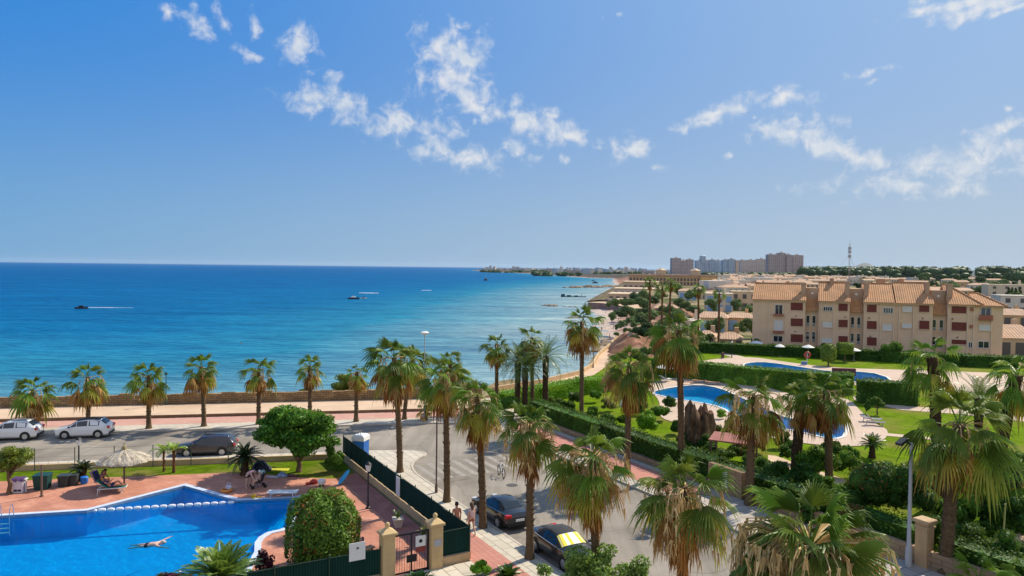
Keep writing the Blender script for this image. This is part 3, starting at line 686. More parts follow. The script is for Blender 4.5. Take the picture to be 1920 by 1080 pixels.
# gardens on the right
deck2 = smooth_poly(ccw(px([(1205, 722), (1262, 708), (1330, 708), (1420, 722), (1500, 745), (1590, 745), (1612, 770), (1640, 795), (1666, 806), (1662, 824), (1630, 836), (1580, 838), (1500, 832), (1420, 816), (1340, 800), (1270, 795), (1232, 782), (1240, 752)])), 2)
deck3 = smooth_poly(ccw(px([(1250, 690), (1325, 675), (1400, 668), (1480, 680), (1560, 690), (1700, 694), (1940, 702), (1945, 742), (1800, 735), (1680, 724), (1560, 722), (1450, 706), (1380, 694), (1300, 694)])), 2)
garden = ccw([ST(-13, 17.0), ST(45, 17.0), (70, 22), (96, 60), (98, 100), (84, 112), (42, 130), (34, 143), (24, 128), (17, 118), (13, 106)])
gl = MB(); gl.prism(garden, None, .0, holes=[grow(pool2, .2), grow(pool3, .2)]); struct(gl, 'lawn', LAWN2)
d2 = MB(); d2.prism(deck2, None, .05, holes=[grow(pool2, .2)]); struct(d2, 'pool_terrace', DECKP)
d3 = MB(); d3.prism(deck3, None, .05, holes=[grow(pool3, .2)]); struct(d3, 'pool_terrace', DECKP)
for pl in ([(1655, 812), (1700, 816), (1760, 822), (1760, 826), (1700, 821), (1655, 817)], [(1600, 742), (1700, 762), (1800, 768), (1930, 780), (1930, 792), (1800, 777), (1690, 769), (1600, 750)], [(1310, 652), (1400, 678), (1420, 676), (1325, 651)]):
    q = MB(); q.prism(ccw(px(pl)), None, .03); struct(q, 'path', DECKP)
for pl in ([(1440, 850), (1500, 872), (1600, 905), (1640, 925), (1600, 935), (1500, 890), (1440, 866)], [(1880, 980), (1925, 995), (1925, 1030), (1890, 1010)]):
    q = MB(); q.prism(smooth_poly(ccw(px(pl)), 1), None, .034); struct(q, 'sandy_path', mat('sandy_soil', (.55, .40, .26), .95, .15, 2))
# coast path on the right with its low sea wall
path_o = [(-2, 84.5), (4, 91.2), (9.4, 99.5), (11.8, 107), (14.4, 121), (18, 135), (23, 158)]
pi_ = [(x+1.7, y-.8) for x, y in path_o]
q = MB(); q.prism(ccw(path_o + pi_[::-1]), None, .02); struct(q, 'coast_path', SANDP)
# sand of the far coast
def strip(line, w0, w1, z, name, m):
    mb = MB(); pts = [Vector(p) for p in line]; A_, B_ = [], []
    for i, p in enumerate(pts):
        t = (pts[min(i+1, len(pts)-1)] - pts[max(i-1, 0)]).normalized(); n = Vector((-t.y, t.x)); A_.append(p + n*w0); B_.append(p + n*w1)
    n = len(pts); mb.add([(p.x, p.y, z) for p in A_] + [(p.x, p.y, z+1.0) for p in B_], [(i, n+i, n+i+1, i+1) for i in range(n-1)]); return struct(mb, name, m)
# ---------------------------------------------------------------- buildings
def tilemat(name, c1, c2, pitch, kind='Object', axis='X'):
    """half round roof tiles: ribs running down the slope, a shade of its own for each tile"""
    M, nt, o = new_mat(name); p = N(nt, 'ShaderNodeBsdfPrincipled'); v = coords(nt, kind)
    w = N(nt, 'ShaderNodeTexWave', wave_type='BANDS', bands_direction=axis); w.inputs['Scale'].default_value = .314/pitch; w.inputs['Distortion'].default_value = .25; L(nt, v, w.inputs[0])
    vo = N(nt, 'ShaderNodeTexVoronoi'); vo.inputs['Scale'].default_value = 3.2; L(nt, v, vo.inputs[0])
    k = mixc(nt, vo.outputs['Color'], lin(c1), lin(c2)); k = mixc(nt, 1, k, ramp(nt, noise(nt, v, .5, 5), [(.3, (.8, .8, .8)), (.7, (1.12, 1.1, 1.06))]), 'MULTIPLY')
    L(nt, k, p.inputs[0]); p.inputs['Roughness'].default_value = .85; p.inputs['Specular IOR Level'].default_value = .2
    b = N(nt, 'ShaderNodeBump'); b.inputs['Strength'].default_value = .8; b.inputs['Distance'].default_value = .07; L(nt, w.outputs[1], b.inputs['Height']); L(nt, b.outputs[0], p.inputs['Normal'])
    L(nt, p.outputs[0], o.inputs[0]); return M
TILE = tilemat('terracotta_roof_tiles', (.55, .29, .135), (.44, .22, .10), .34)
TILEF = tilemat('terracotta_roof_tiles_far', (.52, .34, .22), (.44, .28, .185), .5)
REND = mat('sand_render', (.68, .48, .32), .9, .06, .6, .05, 20, .15, (.60, .42, .27), (.5, .8), s2=.2)
RENDL = mat('sand_render_light', (.70, .52, .36), .9, .06, .6)
RENDB = mat('brown_render', (.44, .28, .18), .9, .1, 1)
SHUT = mat('maroon_roller_shutter', (.16, .035, .025), .6, .1, 3)
WSH = mat('white_roller_shutter', (.62, .60, .56), .6, .06, 3)
WFR = mat('white_frame', (.68, .66, .62), .5, .04, 3)
GLZ = glassmat('dark_window_glass'); GLB = glassmat('blue_window_glass', (.05, .09, .14))
DARKO = mat('dark_opening', (.02, .018, .016), .9, .1)
BRASS = mat('dark_red_tile_band', (.34, .12, .07), .8, .1, 3)

# the long apartment building, built in its own frame: x along the facade, y out towards the pools is negative
FD = Vector((.927, -.374)).normalized(); FNV = Vector((FD.y, -FD.x)); FO0 = Vector((43.4, 133.7))
def fac(u, v):                                                       # photo pixel -> (x along the facade, height)
    d = ray(u, v); n = Vector((FNV.x, FNV.y)); k = (FO0.dot(n))/(d.x*n.x + d.y*n.y)
    p = Vector((d.x*k, d.y*k)) - FO0; return p.dot(FD), H + d.z*k
def cx(x): return 1440 + x/4
def cy(y): return 460 + y/4
def frect(x0, x1, y0, y1):
    a = fac(cx(x0), cy((y0+y1)/2))[0]; b = fac(cx(x1), cy((y0+y1)/2))[0]
    zt = fac(cx((x0+x1)/2), cy(y0))[1]; zb = fac(cx((x0+x1)/2), cy(y1))[1]; return a, b, zb, zt
AB = thing('apartment_building', (FO0.x, FO0.y, 0), math.atan2(FD.y, FD.x), 'long sand coloured three storey apartment block with maroon shutters and terracotta roof', 'apartment building')
def fx(x): return fac(cx(x), cy(500))[0]
EAVE = 9.05; RIDGE = 11.9; DEP = 11.5
w = MB(); xs = [fx(-115), fx(280), fx(380), fx(612), fx(718), fx(952), fx(1238), fx(1347), fx(1585), fx(1765)]
w.box(xs[0], xs[1], 0, DEP, -.2, EAVE); w.box(xs[2], xs[3], .05, DEP+.05, -.2, EAVE-.02); w.box(xs[4], xs[5]-.01, .02, DEP, -.2, EAVE); w.box(xs[5], xs[6], .08, DEP+.1, -.2, EAVE-.03); w.box(xs[7], xs[8]-.01, 0, DEP, -.2, EAVE); w.box(xs[8], xs[9], .06, DEP-2, -.2, EAVE-.15)
for a, b in ((xs[1], xs[2]), (xs[3], xs[4]), (xs[6], xs[7])): w.box(a-.05, b+.05, 1.3, DEP, -.2, 7.45)
w.build('wall', REND, AB)
for x in (10, 135, 400, 492, 845, 945, 985, 1092, 1500, 1545, 1680):
    pil = MB()                                                           # shallow pilasters that frame the window columns
    a = fx(x); pil.box(a-.09, a+.09, -.10, .09, .05, EAVE-.25)
    pil.build('pilaster', RENDL, AB)
co = MB()
for i, (a, b) in enumerate(((xs[0], xs[1]), (xs[2], xs[3]), (xs[4], xs[5]), (xs[5], xs[6]), (xs[7], xs[8]), (xs[8], xs[9]))): co.box(a-.12, b+.12, -.34, -.02-.002*i, EAVE-.26-.004*i, EAVE+.02-.003*i)
co.build('cornice', RENDL, AB)
def roofsec(x0, x1, z0, z1, y0, yr, y1, hipr=False, hipl=False, ov=.5):
    r = MB(); t = .16; a = x0 - (.1 if not hipl else ov); b = x1 + (.1 if not hipr else ov); ra = a + (yr-y0 if hipl else 0); rb = b - ((yr-y0)*.75 if hipr else 0)
    v = [(a, y0-ov, z0), (b, y0-ov, z0), (rb, yr, z1), (ra, yr, z1), (b, y1+ov, z0), (a, y1+ov, z0)]; v2 = [(p[0], p[1], p[2]-t) for p in v]
    r.add(v+v2, [(0,1,2,3), (3,2,4,5), (1,4,2), (0,3,5), (6,9,8,7), (0,6,7,1), (5,4,10,11), (1,7,10,4), (0,5,11,6)])
    rd = MB(); rd.tube([(ra, yr, z1+.03), (rb, yr, z1+.03)], .13, 6)
    if hipr: rd.tube([(rb, yr, z1+.03), (b, y0-ov, z0+.03)], .13, 6)
    r.v += rd.v; base = len(r.v)-len(rd.v); r.f += [tuple(i+base for i in f) for f in rd.f]; r.mi += rd.mi
    return r
roofs = [(xs[0], xs[1], EAVE+.05, RIDGE, 0, 5.6, DEP, False, False), (xs[2], xs[3], EAVE+.03, RIDGE+.35, 0, 6, DEP, False, False), (xs[4], xs[5]-.2, EAVE+.05, RIDGE+.3, 0, 6, DEP, False, False), (xs[5]+.2, xs[6], EAVE+.02, RIDGE+.55, 0, 6.2, DEP, False, False), (xs[7], xs[8], EAVE+.05, RIDGE+.4, 0, 6, DEP, True, False), (xs[8]-.7, xs[9], EAVE-.1, RIDGE-1.0, 0.05, 4.6, DEP-2.2, True, False)]
for k in roofs: roofsec(*k).build('roof', TILE, AB)
for (a, b) in ((xs[1], xs[2]), (xs[3], xs[4]), (xs[6], xs[7])):      # stair bays: raised vent block behind, a small tiled roof and slim windows below
    bl_ = MB(); bl_.box(a-.02, b+.02, 2.4, 6.5, 7.4, 11.25); bl_.build('stair_block', RENDB, AB)
    vt = MB(); vt.M = Matrix.Translation(((a+b)/2, 2.40, 10.3)) @ Matrix.Rotation(R(90), 4, 'X'); vt.lathe([(.20, 0), (.20, .03)], 12); vt.build('vent', WFR, AB)
    s = MB(); s.add([(a-.03, .75, 7.35), (b+.03, .75, 7.35), (b+.03, 2.5, 9.35), (a-.03, 2.5, 9.35), (a-.03, .75, 7.2), (b+.03, .75, 7.2), (b+.03, 2.5, 9.2), (a-.03, 2.5, 9.2)], [(0,1,2,3), (4,7,6,5), (0,4,5,1), (1,5,6,2), (0,3,7,4)]); s.build('stair_roof', TILE, AB)
def chim(x0, x1, z0, z1, y0, y1):
    c = MB(); c.box(x0, x1, y0, y1, z0, z1-.18); c.box(x0-.07, x1+.07, y0-.07, y1+.07, z1-.18, z1); c.box(x0+.1, x1-.1, y0+.1, y1-.1, z1, z1+.12); c.build('chimney', RENDB, AB)
for x0, x1, zt, y0, zb in ((245, 280, 12.1, 1.6, 9.2), (578, 612, 12.4, 1.6, 9.2), (722, 757, 12.1, 1.6, 9.2), (1188, 1224, 12.5, 2.4, 9.4), (1350, 1394, 12.3, 1.6, 9.2), (463, 495, 12.9, 5.2, 10.8), (835, 905, 12.9, 7.2, 10.5), (1010, 1050, 13.0, 7.0, 10.5), (120, 150, 12.2, 7.2, 10.4)):
    chim(fx(x0), fx(x1), zb, zt, y0, y0+1.3)
def window(x0, x1, z0, z1, kind, y=0.0):
    w_, h = x1-x0, z1-z0; f = MB(); e = .07; yo = y-.06
    f.box(x0-e, x1+e, yo, y+.02, z1, z1+e); f.box(x0-e, x1+e, yo-.05, y+.02, z0-e, z0); f.box(x0-e, x0, yo, y+.02, z0, z1); f.box(x1, x1+e, yo, y+.02, z0, z1)
    g = MB()
    if kind == 'maroon':
        o = f.build('window', RENDL, AB)
        n = max(6, int(h/.1))
        for k in range(n): g.box(x0, x1, y-.025-(.012 if k % 2 else 0), y+.015, z0+h*k/n, z0+h*(k+1)/n-.002)
        g.build('shutter', SHUT, o)
    elif kind == 'white':
        o = f.build('window', RENDL, AB); n = max(5, int(h/.1))
        for k in range(n): g.box(x0, x1, y-.02-(.01 if k % 2 else 0), y+.015, z0+h*k/n, z0+h*(k+1)/n-.002)
        g.build('shutter', WSH, o)
    else:
        p = {'glass2': 2, 'glass4': 4, 'slim': 1}[kind]
        for k in range(1, p): f.box(x0+w_*k/p-.035, x0+w_*k/p+.035, yo+.01, y+.015, z0, z1)
        o = f.build('window', WFR, AB); g.box(x0, x1, y-.012, y+.012, z0, z1); g.build('pane', GLZ, o)
        if kind == 'slim':
            r_ = MB(); r_.box(x0-.05, x1+.05, y-.16, y-.12, z0+.42, z0+.48)
            for k in range(5): r_.box(x0+w_*k/4-.02, x0+w_*k/4+.02, y-.155, y-.125, z0-.02, z0+.42)
            r_.build('railing', WFR, o)
WL = []
for (x0, x1), rows in (((170, 262), ((430, 488), (548, 607), (667, 727))), ((528, 598), ((437, 492), (558, 615), (680, 738))), ((742, 815), ((445, 502), (567, 628), (690, 752))), ((1133, 1210), ((443, 500), (565, 629))), ((1376, 1489), ((448, 510), (576, 641), (708, 742)))):
    for y0, y1 in rows: WL.append((x0, x1, y0, y1, 'maroon'))
for r_ in ((55, 108, 447, 517, 'glass2'), (46, 112, 562, 642, 'white'), (42, 108, 680, 722, 'glass2'), (417, 480, 462, 490, 'glass4'), (410, 480, 573, 615, 'white'), (403, 480, 694, 730, 'white'), (867, 935, 470, 508, 'glass4'), (858, 930, 592, 640, 'white'), (1010, 1080, 457, 500, 'white'), (1006, 1076, 585, 620, 'white'), (1598, 1668, 470, 545, 'glass2'), (1585, 1668, 597, 640, 'white'), (1578, 1655, 722, 768, 'glass2'), (1505, 1530, 728, 765, 'glass2')): WL.append(r_)
for x0, x1, y0, y1, kd in WL:
    a, b, zb, zt = frect(x0, x1, y0, y1); window(a, b, zb, zt, kd, -.004)
for i, (xa, xb) in enumerate((((290, 312), (335, 357)), ((628, 650), (675, 697)), ((1245, 1270), (1300, 1325)))):
    for x0, x1 in (xa, xb):
        for zb in (4.55, 1.7):
            a = fx(x0); b = fx(x1); window(a, b, zb, zb+1.75, 'slim', 1.296)
for x0, x1, y0, y1 in ((42, 118, 515, 527), (38, 118, 640, 655), (1578, 1682, 545, 560)):
    a, b, zb, zt = frect(x0, x1, y0, y1); q = MB(); q.box(a, b, -.55, -.11, zb-.05, zt); q.box(a, b, -.55, -.52, zt, zt+.5 if x0 > 1000 else zt+.02); q.build('balcony', BRASS, AB)
for x0, x1, y0, y1 in ((1516, 1540, 468, 490), (1512, 1535, 597, 620)):
    a, b, zb, zt = frect(x0, x1, y0, y1); q = MB(); q.box(a, b, -.28, -.12, zb, zt); q.build('air_conditioner', BRASS, AB)
lam = MB()
for x, y in ((210, 530), (205, 645), (578, 538), (758, 545), (1160, 547), (1382, 552), (1420, 690), (768, 682)):
    a, z0 = fac(cx(x), cy(y)); lam.box(a-.09, a+.09, -.2, -.002, z0-.09, z0+.09)
lam.build('wall_lamps', DARKO, AB)
q = MB(); a = fx(1490); b = fx(1775); q.box(a, b, -3.2, -2.95, -.2, 1.15); q.box(a, a+.25, -2.95, -.01, -.2, 1.14); q.build('terrace_wall', RENDL, AB)

# far towers, coastal hotel and town
def towermat(name, wall, band, win, fw, fh):
    M, nt, o = new_mat(name); p = N(nt, 'ShaderNodeBsdfPrincipled')
    b = N(nt, 'ShaderNodeTexBrick', offset=0); b.inputs['Scale'].default_value = 1; b.inputs['Brick Width'].default_value = fw; b.inputs['Row Height'].default_value = fh; b.inputs['Mortar Size'].default_value = .55; b.inputs['Mortar Smooth'].default_value = .1
    b.inputs['Color1'].default_value = lin(win); b.inputs['Color2'].default_value = lin(band); b.inputs['Mortar'].default_value = lin(wall)
    tc = N(nt, 'ShaderNodeTexCoord').outputs['Object']; sx = N(nt, 'ShaderNodeSeparateXYZ'); L(nt, tc, sx.inputs[0]); ad = N(nt, 'ShaderNodeMath'); L(nt, sx.outputs[0], ad.inputs[0]); L(nt, sx.outputs[1], ad.inputs[1])
    cb = N(nt, 'ShaderNodeCombineXYZ'); L(nt, ad.outputs[0], cb.inputs[0]); L(nt, sx.outputs[2], cb.inputs[1]); L(nt, cb.outputs[0], b.inputs['Vector'])
    L(nt, b.outputs['Color'], p.inputs[0]); p.inputs['Roughness'].default_value = .7; L(nt, p.outputs[0], o.inputs[0]); return M
TW = {'pink': towermat('pink_brown_tower_facade', (.50, .40, .36), (.36, .28, .26), (.24, .20, .20), 4.5, 3), 'blue': towermat('blue_grey_tower_facade', (.50, .57, .63), (.32, .42, .51), (.20, .27, .35), 5, 3), 'tan': towermat('tan_tower_facade', (.64, .54, .46), (.44, .38, .34), (.28, .25, .24), 5, 3)}
def tower(blocks, kind, label, Y, dome=None, side=None):
    u0 = min(b[0] for b in blocks); u1 = max(b[1] for b in blocks); c = Gd((u0+u1)/2, 508, Y); root = thing('apartment_tower', (c.x, Y, 0), 0, label, 'tower', 'high rise towers on the skyline')
    rg = random.Random(int(u0))
    for i, (a, b, vt) in enumerate(blocks):
        x0 = Gd(a, 500, Y).x - c.x; x1 = Gd(b, 500, Y).x - c.x; zt = Gd((a+b)/2, vt, Y).z; q = MB(); d = rg.uniform(-3, 3)
        q.box(x0+.1, x1-.1, d, d+18, -1, zt); q.build('wall', TW[kind], root)
        r_ = MB(); r_.box(x0+1, x1-1, d+1, d+17, zt, zt+.8); r_.box((x0+x1)/2-2, (x0+x1)/2+2, d+5, d+9, zt+.8, zt+3.2); r_.build('roof', TW['tan'], root)
    if side: 
        a, b, vt = side; x0 = Gd(a, 500, Y).x - c.x; x1 = Gd(b, 500, Y).x - c.x; q = MB(); q.box(x0, x1, -4, 14, -1, Gd(a, vt, Y).z); q.build('end_wall', RENDL, root)
    if dome:
        a, b, vt, vd = dome; x0 = Gd(a, 500, Y).x - c.x; x1 = Gd(b, 500, Y).x - c.x; zt = Gd(a, vt, Y).z; rr = (x1-x0)/2; q = MB()
        q.lathe([(rr, zt-14), (rr, zt), (rr*.9, zt+1.5), (rr*.55, zt+2.8), (rr*.1, zt+3.3)], 12, ((x0+x1)/2, 6)); q.build('round_turret', TW['blue'], root)
tower([(1259.5, 1277, 484.5), (1277, 1288, 489), (1288, 1301, 487)], 'pink', 'pinkish brown tower pair at the left end of the skyline group', 1600)
tower([(1306, 1321, 489), (1321, 1330, 489.5), (1330, 1342, 487.5), (1342, 1353, 489)], 'blue', 'blue grey tower row topped by a round turret', 1650, dome=(1312.5, 1324.5, 481, 478))
tower([(1357, 1366, 488), (1366, 1379, 486.5)], 'blue', 'blue grey tower with a pale end wall, next to the turreted one', 1620, side=(1379, 1384, 488))
tower([(1388, 1398, 488.5), (1398, 1421, 488), (1421, 1438, 486)], 'tan', 'wide low tan tower block between the blue and the tall pink towers', 1700)
tower([(1440, 1452, 477.5), (1452, 1461, 479), (1461, 1474, 474.5), (1474, 1484, 478)], 'pink', 'tallest pinkish brown tower of the skyline', 1550)
tower([(1485.5, 1506, 479)], 'pink', 'narrow pinkish tower at the right end of the skyline group', 1580)

HW = [mat('house_wall_tan', (.56, .42, .28), .9, .1, .3), mat('house_wall_cream', (.62, .52, .39), .9, .1, .3), mat('house_wall_pale', (.62, .56, .48), .9, .1, .3), mat('house_wall_ochre', (.58, .38, .20), .9, .1, .3)]
WINM = mat('far_window', (.10, .09, .085), .5, .2); BLUED = mat('blue_door_paint', (.22, .36, .56), .6, .1, 1)
def house_mesh(seed, w, d, h, rf=1.35, flat=False, wm=None, parts=False, bays=None):
    """tiled roof town house; returns an MB (walls 0, roof 1, openings 2, blue 3)"""
    rg = random.Random(seed); q = MB(); q.box(-w/2, w/2, -d/2, d/2, -.3, h, 0)
    if flat: q.box(-w/2-.1, w/2+.1, -d/2-.1, d/2+.1, h, h+.5, 0)
    else:
        o = .35; rz = h+rf; y0, y1 = -d/2-o, d/2+o; x0, x1 = -w/2-o, w/2+o; hp = rg.choice([0, .28*w])
        q.add([(x0,y0,h+.02), (x1,y0,h+.02), (x1,y1,h+.02), (x0,y1,h+.02), (x0+hp,0,rz), (x1-hp,0,rz)], [(0,1,5,4), (2,3,4,5), (1,2,5), (3,0,4), (0,3,2,1)], 1)
    q.box(w*.2, w*.2+.9, .3, 1.2, h, h+rf+.8, 0)
    fl = max(1, int(h/2.8)); nb = bays or max(2, int(w/3))
    for f in range(fl):
        for k in range(nb):
            x = -w/2 + w*(k+.5)/nb; z0 = .9+f*2.8 if rg.random() < .6 else .3+f*2.8
            q.box(x-.55, x+.55, -d/2-.03, -d/2+.05, z0, 2.2+f*2.8, 2)
    for f in range(fl): q.box(-w/2-.03, -w/2+.05, -.5, .5, .9+f*2.8, 2.1+f*2.8, 2)
    return q
PROT = []
for k, (w_, d_, h_) in enumerate(((9, 8, 5.6), (13, 8, 5.8), (15, 9, 6), (11, 9, 6.6), (8, 8, 3.4), (20, 9, 6), (12, 9, 8.2), (9, 9, 6.2), (16, 9, 5.6))):
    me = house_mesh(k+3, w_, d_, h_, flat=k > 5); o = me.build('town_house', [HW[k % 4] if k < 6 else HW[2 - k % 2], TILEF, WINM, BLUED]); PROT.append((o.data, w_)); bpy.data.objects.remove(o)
rgt = random.Random(42); nh = 0
def far_house(u, Y, k, rz, label, sc=1.0):
    c = Gd(u, 500, Y); o = link_mesh('town_house', PROT[k][0], None, (c.x, Y, 0), rz); o.scale = (sc, sc, sc*rgt.uniform(.9, 1.1)); tag(o, label, 'house', 'tile roofed houses of the far town'); return o
rows = [(380, 1325, 1420, 6), (450, 1340, 1470, 6), (530, 1345, 1530, 7), (620, 1335, 1580, 10), (720, 1345, 1660, 13), (830, 1350, 1720, 15), (950, 1345, 1700, 17), (1080, 1345, 1660, 19), (1210, 1360, 1640, 20)]
for Y, u0, u1, n in rows:
    n = int(n*1.55)
    for k in range(n):
        u = lerp(u0, u1, (k + rgt.uniform(.1, .9))/n); far_house(u, Y*rgt.uniform(.95, 1.05), rgt.choice([0, 1, 2, 3, 4, 0, 1, 3, 6, 7, 8, 5]), rgt.uniform(-.6, .4), 'small tan house in the terracotta roofed rows of the far town')
for Y, u, k in ((330, 1745, 3), (360, 1800, 0), (420, 1690, 2), (450, 1770, 4), (520, 1650, 1), (500, 1840, 2), (600, 1720, 5), (620, 1800, 3), (700, 1880, 1), (300, 1850, 4), (380, 1900, 1), (800, 1780, 2), (850, 1860, 5), (950, 1740, 2), (1000, 1820, 1), (1050, 1900, 5)):
    far_house(u, Y, k, rgt.uniform(-.5, .3), 'low house among the trees behind the right end of the apartment block')
def house(u0, u1, vb, vt, label, kind=0, bays=3, blue=False, flat=False, d=8, rf=1.6, rz=-.2, name='house'):
    """a nearer town house with its parts"""
    b = G((u0+u1)/2, vb); Y = b.y; w_ = (u1-u0)/pxm(Y); h = (vb-vt)/pxm(Y) - (0 if flat else rf)
    root = thing(name, (b.x, Y+d/2, 0), rz, label, 'house'); q = MB(); q.box(-w_/2, w_/2, -d/2, d/2, -.3, h); q.build('wall', HW[kind], root)
    r_ = MB(); o = .35
    if flat: r_.box(-w_/2-.12, w_/2+.12, -d/2-.12, d/2+.12, h, h+.35); r_.build('roof', HW[kind], root)
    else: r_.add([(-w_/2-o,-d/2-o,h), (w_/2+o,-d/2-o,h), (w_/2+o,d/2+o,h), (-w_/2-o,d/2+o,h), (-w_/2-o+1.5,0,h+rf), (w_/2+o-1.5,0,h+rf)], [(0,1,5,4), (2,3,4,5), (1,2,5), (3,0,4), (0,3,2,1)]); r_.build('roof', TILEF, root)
    c = MB(); c.box(w_*.2, w_*.2+.8, 1, 1.8, h, h+rf+.9); c.build('chimney', HW[kind], root)
    fl = max(1, round(h/2.9))
    for f in range(fl):
        for k in range(bays):
            x = -w_/2 + w_*(k+.5)/bays; bw = min(1.1, w_/bays*.32); z0 = f*h/fl; z1 = z0 + h/fl*.78
            if f == 0 or blue: p = MB(); p.box(x-bw, x+bw, -d/2-.05, -d/2+.03, z0+.05, z1); p.build('door' if f == 0 else 'shutter', BLUED if blue else WINM, root)
            else: p = MB(); p.box(x-bw*.7, x+bw*.7, -d/2-.05, -d/2+.03, z0+.9, z1); p.build('window', WINM, root)
    return root
house(1318, 1372, 622, 586, 'single storey tan house with tall blue doors, left of the apartment block', 0, 2, True, rf=1.2, rz=-.3)
house(1372, 1420, 620, 588, 'tan house with blue doors touching the left end of the apartment block', 3, 2, True, rf=1.0, rz=-.3)
house(1328, 1378, 584, 552, 'cream two storey house with blue corner shutters behind the tan blue doored house', 1, 3, True, flat=True)
house(1376, 1424, 582, 548, 'tan two storey house half hidden behind the apartment gable', 0, 3, False, flat=True)
house(1276, 1310, 563, 542, 'white house with large blue glazed front among trees', 2, 3, True, rf=.9)
house(1232, 1275, 590, 572, 'low tan house behind the tall palm trunks', 0, 3, rf=1.0)
house(1888, 1960, 672, 612, 'tan house with stepped roofs at the right edge beyond the apartment block', 0, 3, rf=2.0, d=10)
house(1885, 1940, 612, 580, 'tan tiled house with low roof behind the right edge house', 3, 2, rf=1.6)
house(1884, 1960, 590, 556, 'pale house with grey green openings at the far right', 2, 3, False, flat=True)
house(1860, 1945, 566, 535, 'pale house with tan upper floor beyond the right edge houses', 1, 4, flat=True)
house(1318, 1350, 645, 622, 'low tan house with dark door beside the rightmost slim palm', 0, 2, rf=1.0, rz=-.3, d=7)
house(1358, 1400, 648, 626, 'low ochre house just left of the square hedge block', 3, 3, rf=1.0, rz=-.25, d=7)
house(1285, 1318, 628, 604, 'cream flat roofed house left of the single storey blue doored house', 1, 2, flat=True, rz=-.3, d=7)
house(1240, 1278, 622, 602, 'small tan house above the reddish bluff behind the slim palms', 2, 3, rf=1.0, rz=-.2, d=7)
house(1310, 1345, 560, 538, 'tan two storey house behind the white blue glazed house', 0, 3, rf=1.2)
house(1352, 1398, 556, 534, 'ochre two storey house behind the cream blue shuttered house', 3, 4, rf=1.2)
# long hotel above the bay and the terraced flats stepping down to the sea
HB = thing('hotel', (Gd(1262, 510, 640).x, 640, 0), -.12, 'long tan hotel with flat roof line and two roof turrets above the bay', 'hotel')
hw_ = 162/pxm(640); q = MB(); q.box(-hw_/2, hw_/2, 0, 16, -.5, 8); q.build('wall', HW[3], HB)
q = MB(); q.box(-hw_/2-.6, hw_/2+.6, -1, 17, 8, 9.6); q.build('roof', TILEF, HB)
q = MB(); q.box(hw_/2-14, hw_/2-1, -1.6, -.02, -.4, 7.9); q.build('gable_wing', mat('orange_ochre_render', (.66, .40, .16), .9, .1), HB)
for x in (-hw_*.13, hw_*.26): q = MB(); q.box(x-4, x+4, 3, 10, 9.6, 13.4); q.lathe([(5.2, 13.4), (.2, 15.4)], 4, (x, 6.5)); q.build('roof_turret', HW[0], HB)
for k in range(22): x = -hw_/2 + hw_*(k+.5)/26; q = MB(); q.box(x-.9, x+.9, -.06, .05, 4.2, 6.6); q.build('window', WINM, HB)
for k in range(22): x = -hw_/2 + hw_*(k+.5)/26; q = MB(); q.box(x-.9, x+.9, -.06, .05, .8, 3.2); q.build('window', WINM, HB)
for i, (u0, u1, vb, vt, Y) in enumerate(((1168, 1232, 545, 528, 560), (1150, 1236, 556, 541, 500), (1140, 1238, 566, 551, 445), (1150, 1225, 578, 564, 395))):
    c = Gd((u0+u1)/2, vb, Y); w_ = (u1-u0)/pxm(Y); h = (vb-vt)/pxm(Y)+1.2; zb = c.z-1.0
    t = thing('terraced_flats', (c.x, Y, zb), -.22, ['upper', 'second', 'third', 'lowest'][i] + ' row of sand coloured terraced flats stepping down to the bay', 'flats', 'terraced flats above the bay')
    q = MB(); q.box(-w_/2, w_/2, 0, 30, -6, h-1.0); q.build('wall', HW[(0, 2, 0, 1)[i]], t)
    p = MB(); p.box(-w_/2-.3, w_/2+.3, -1.4, -1.2, h*.35, h*.35+1.0); p.box(-w_/2-.3, w_/2+.3, -1.4, 0, h*.35-.25, h*.35-.02); p.build('balcony', HW[1], t)
    p = MB(); p.box(-w_/2-.3, w_/2+.3, -.4, 31, h-1.0, h-.2); p.build('roof', HW[0], t)
    for k in range(int(w_/4)): x = -w_/2 + 4*k + 2; p = MB(); p.box(x-1.1, x+1.1, -.05, .05, h*.40, h*.40+1.7); p.build('window', WINM, t)
# far coast town: blocks along the horizon
rgf = random.Random(7); FP_ = []
for k in range(4):
    q = MB(); w_, h_ = ((16, 11), (24, 16), (12, 24), (34, 9))[k]; q.box(-w_/2, w_/2, -6, 6, -1, h_, 0); q.box(-w_/2+2, -w_/2+6, -3, 3, h_, h_+2.5, 0)
    o = q.build('coast_block', [TW[('tan', 'blue', 'tan', 'pink')[k]] if k else HW[2]]); FP_.append(o.data); bpy.data.objects.remove(o)
def fblock(u, Y, k, lab):
    c = Gd(u, 500, Y); o = link_mesh('coast_block', FP_[k], None, (c.x, Y, -1), rgf.uniform(-.4, .4)); o.scale = (1, 1, rgf.uniform(.7, 1.1)); tag(o, lab, 'building', 'blocks of the town on the far coast')
for k in range(64):
    u = rgf.uniform(908, 1180); Y = lerp(4250, 2300, (u-908)/272)*rgf.uniform(1.0, 1.12) + 60; fblock(u, Y, rgf.choice([0, 1, 1, 2, 3, 0]), 'tiny pale block in the hazy town along the far coast')
for k in range(30): fblock(rgf.uniform(1040, 1260), rgf.uniform(1900, 2600), rgf.choice([0, 3, 0, 1]), 'small pale block on the low coast left of the towers')
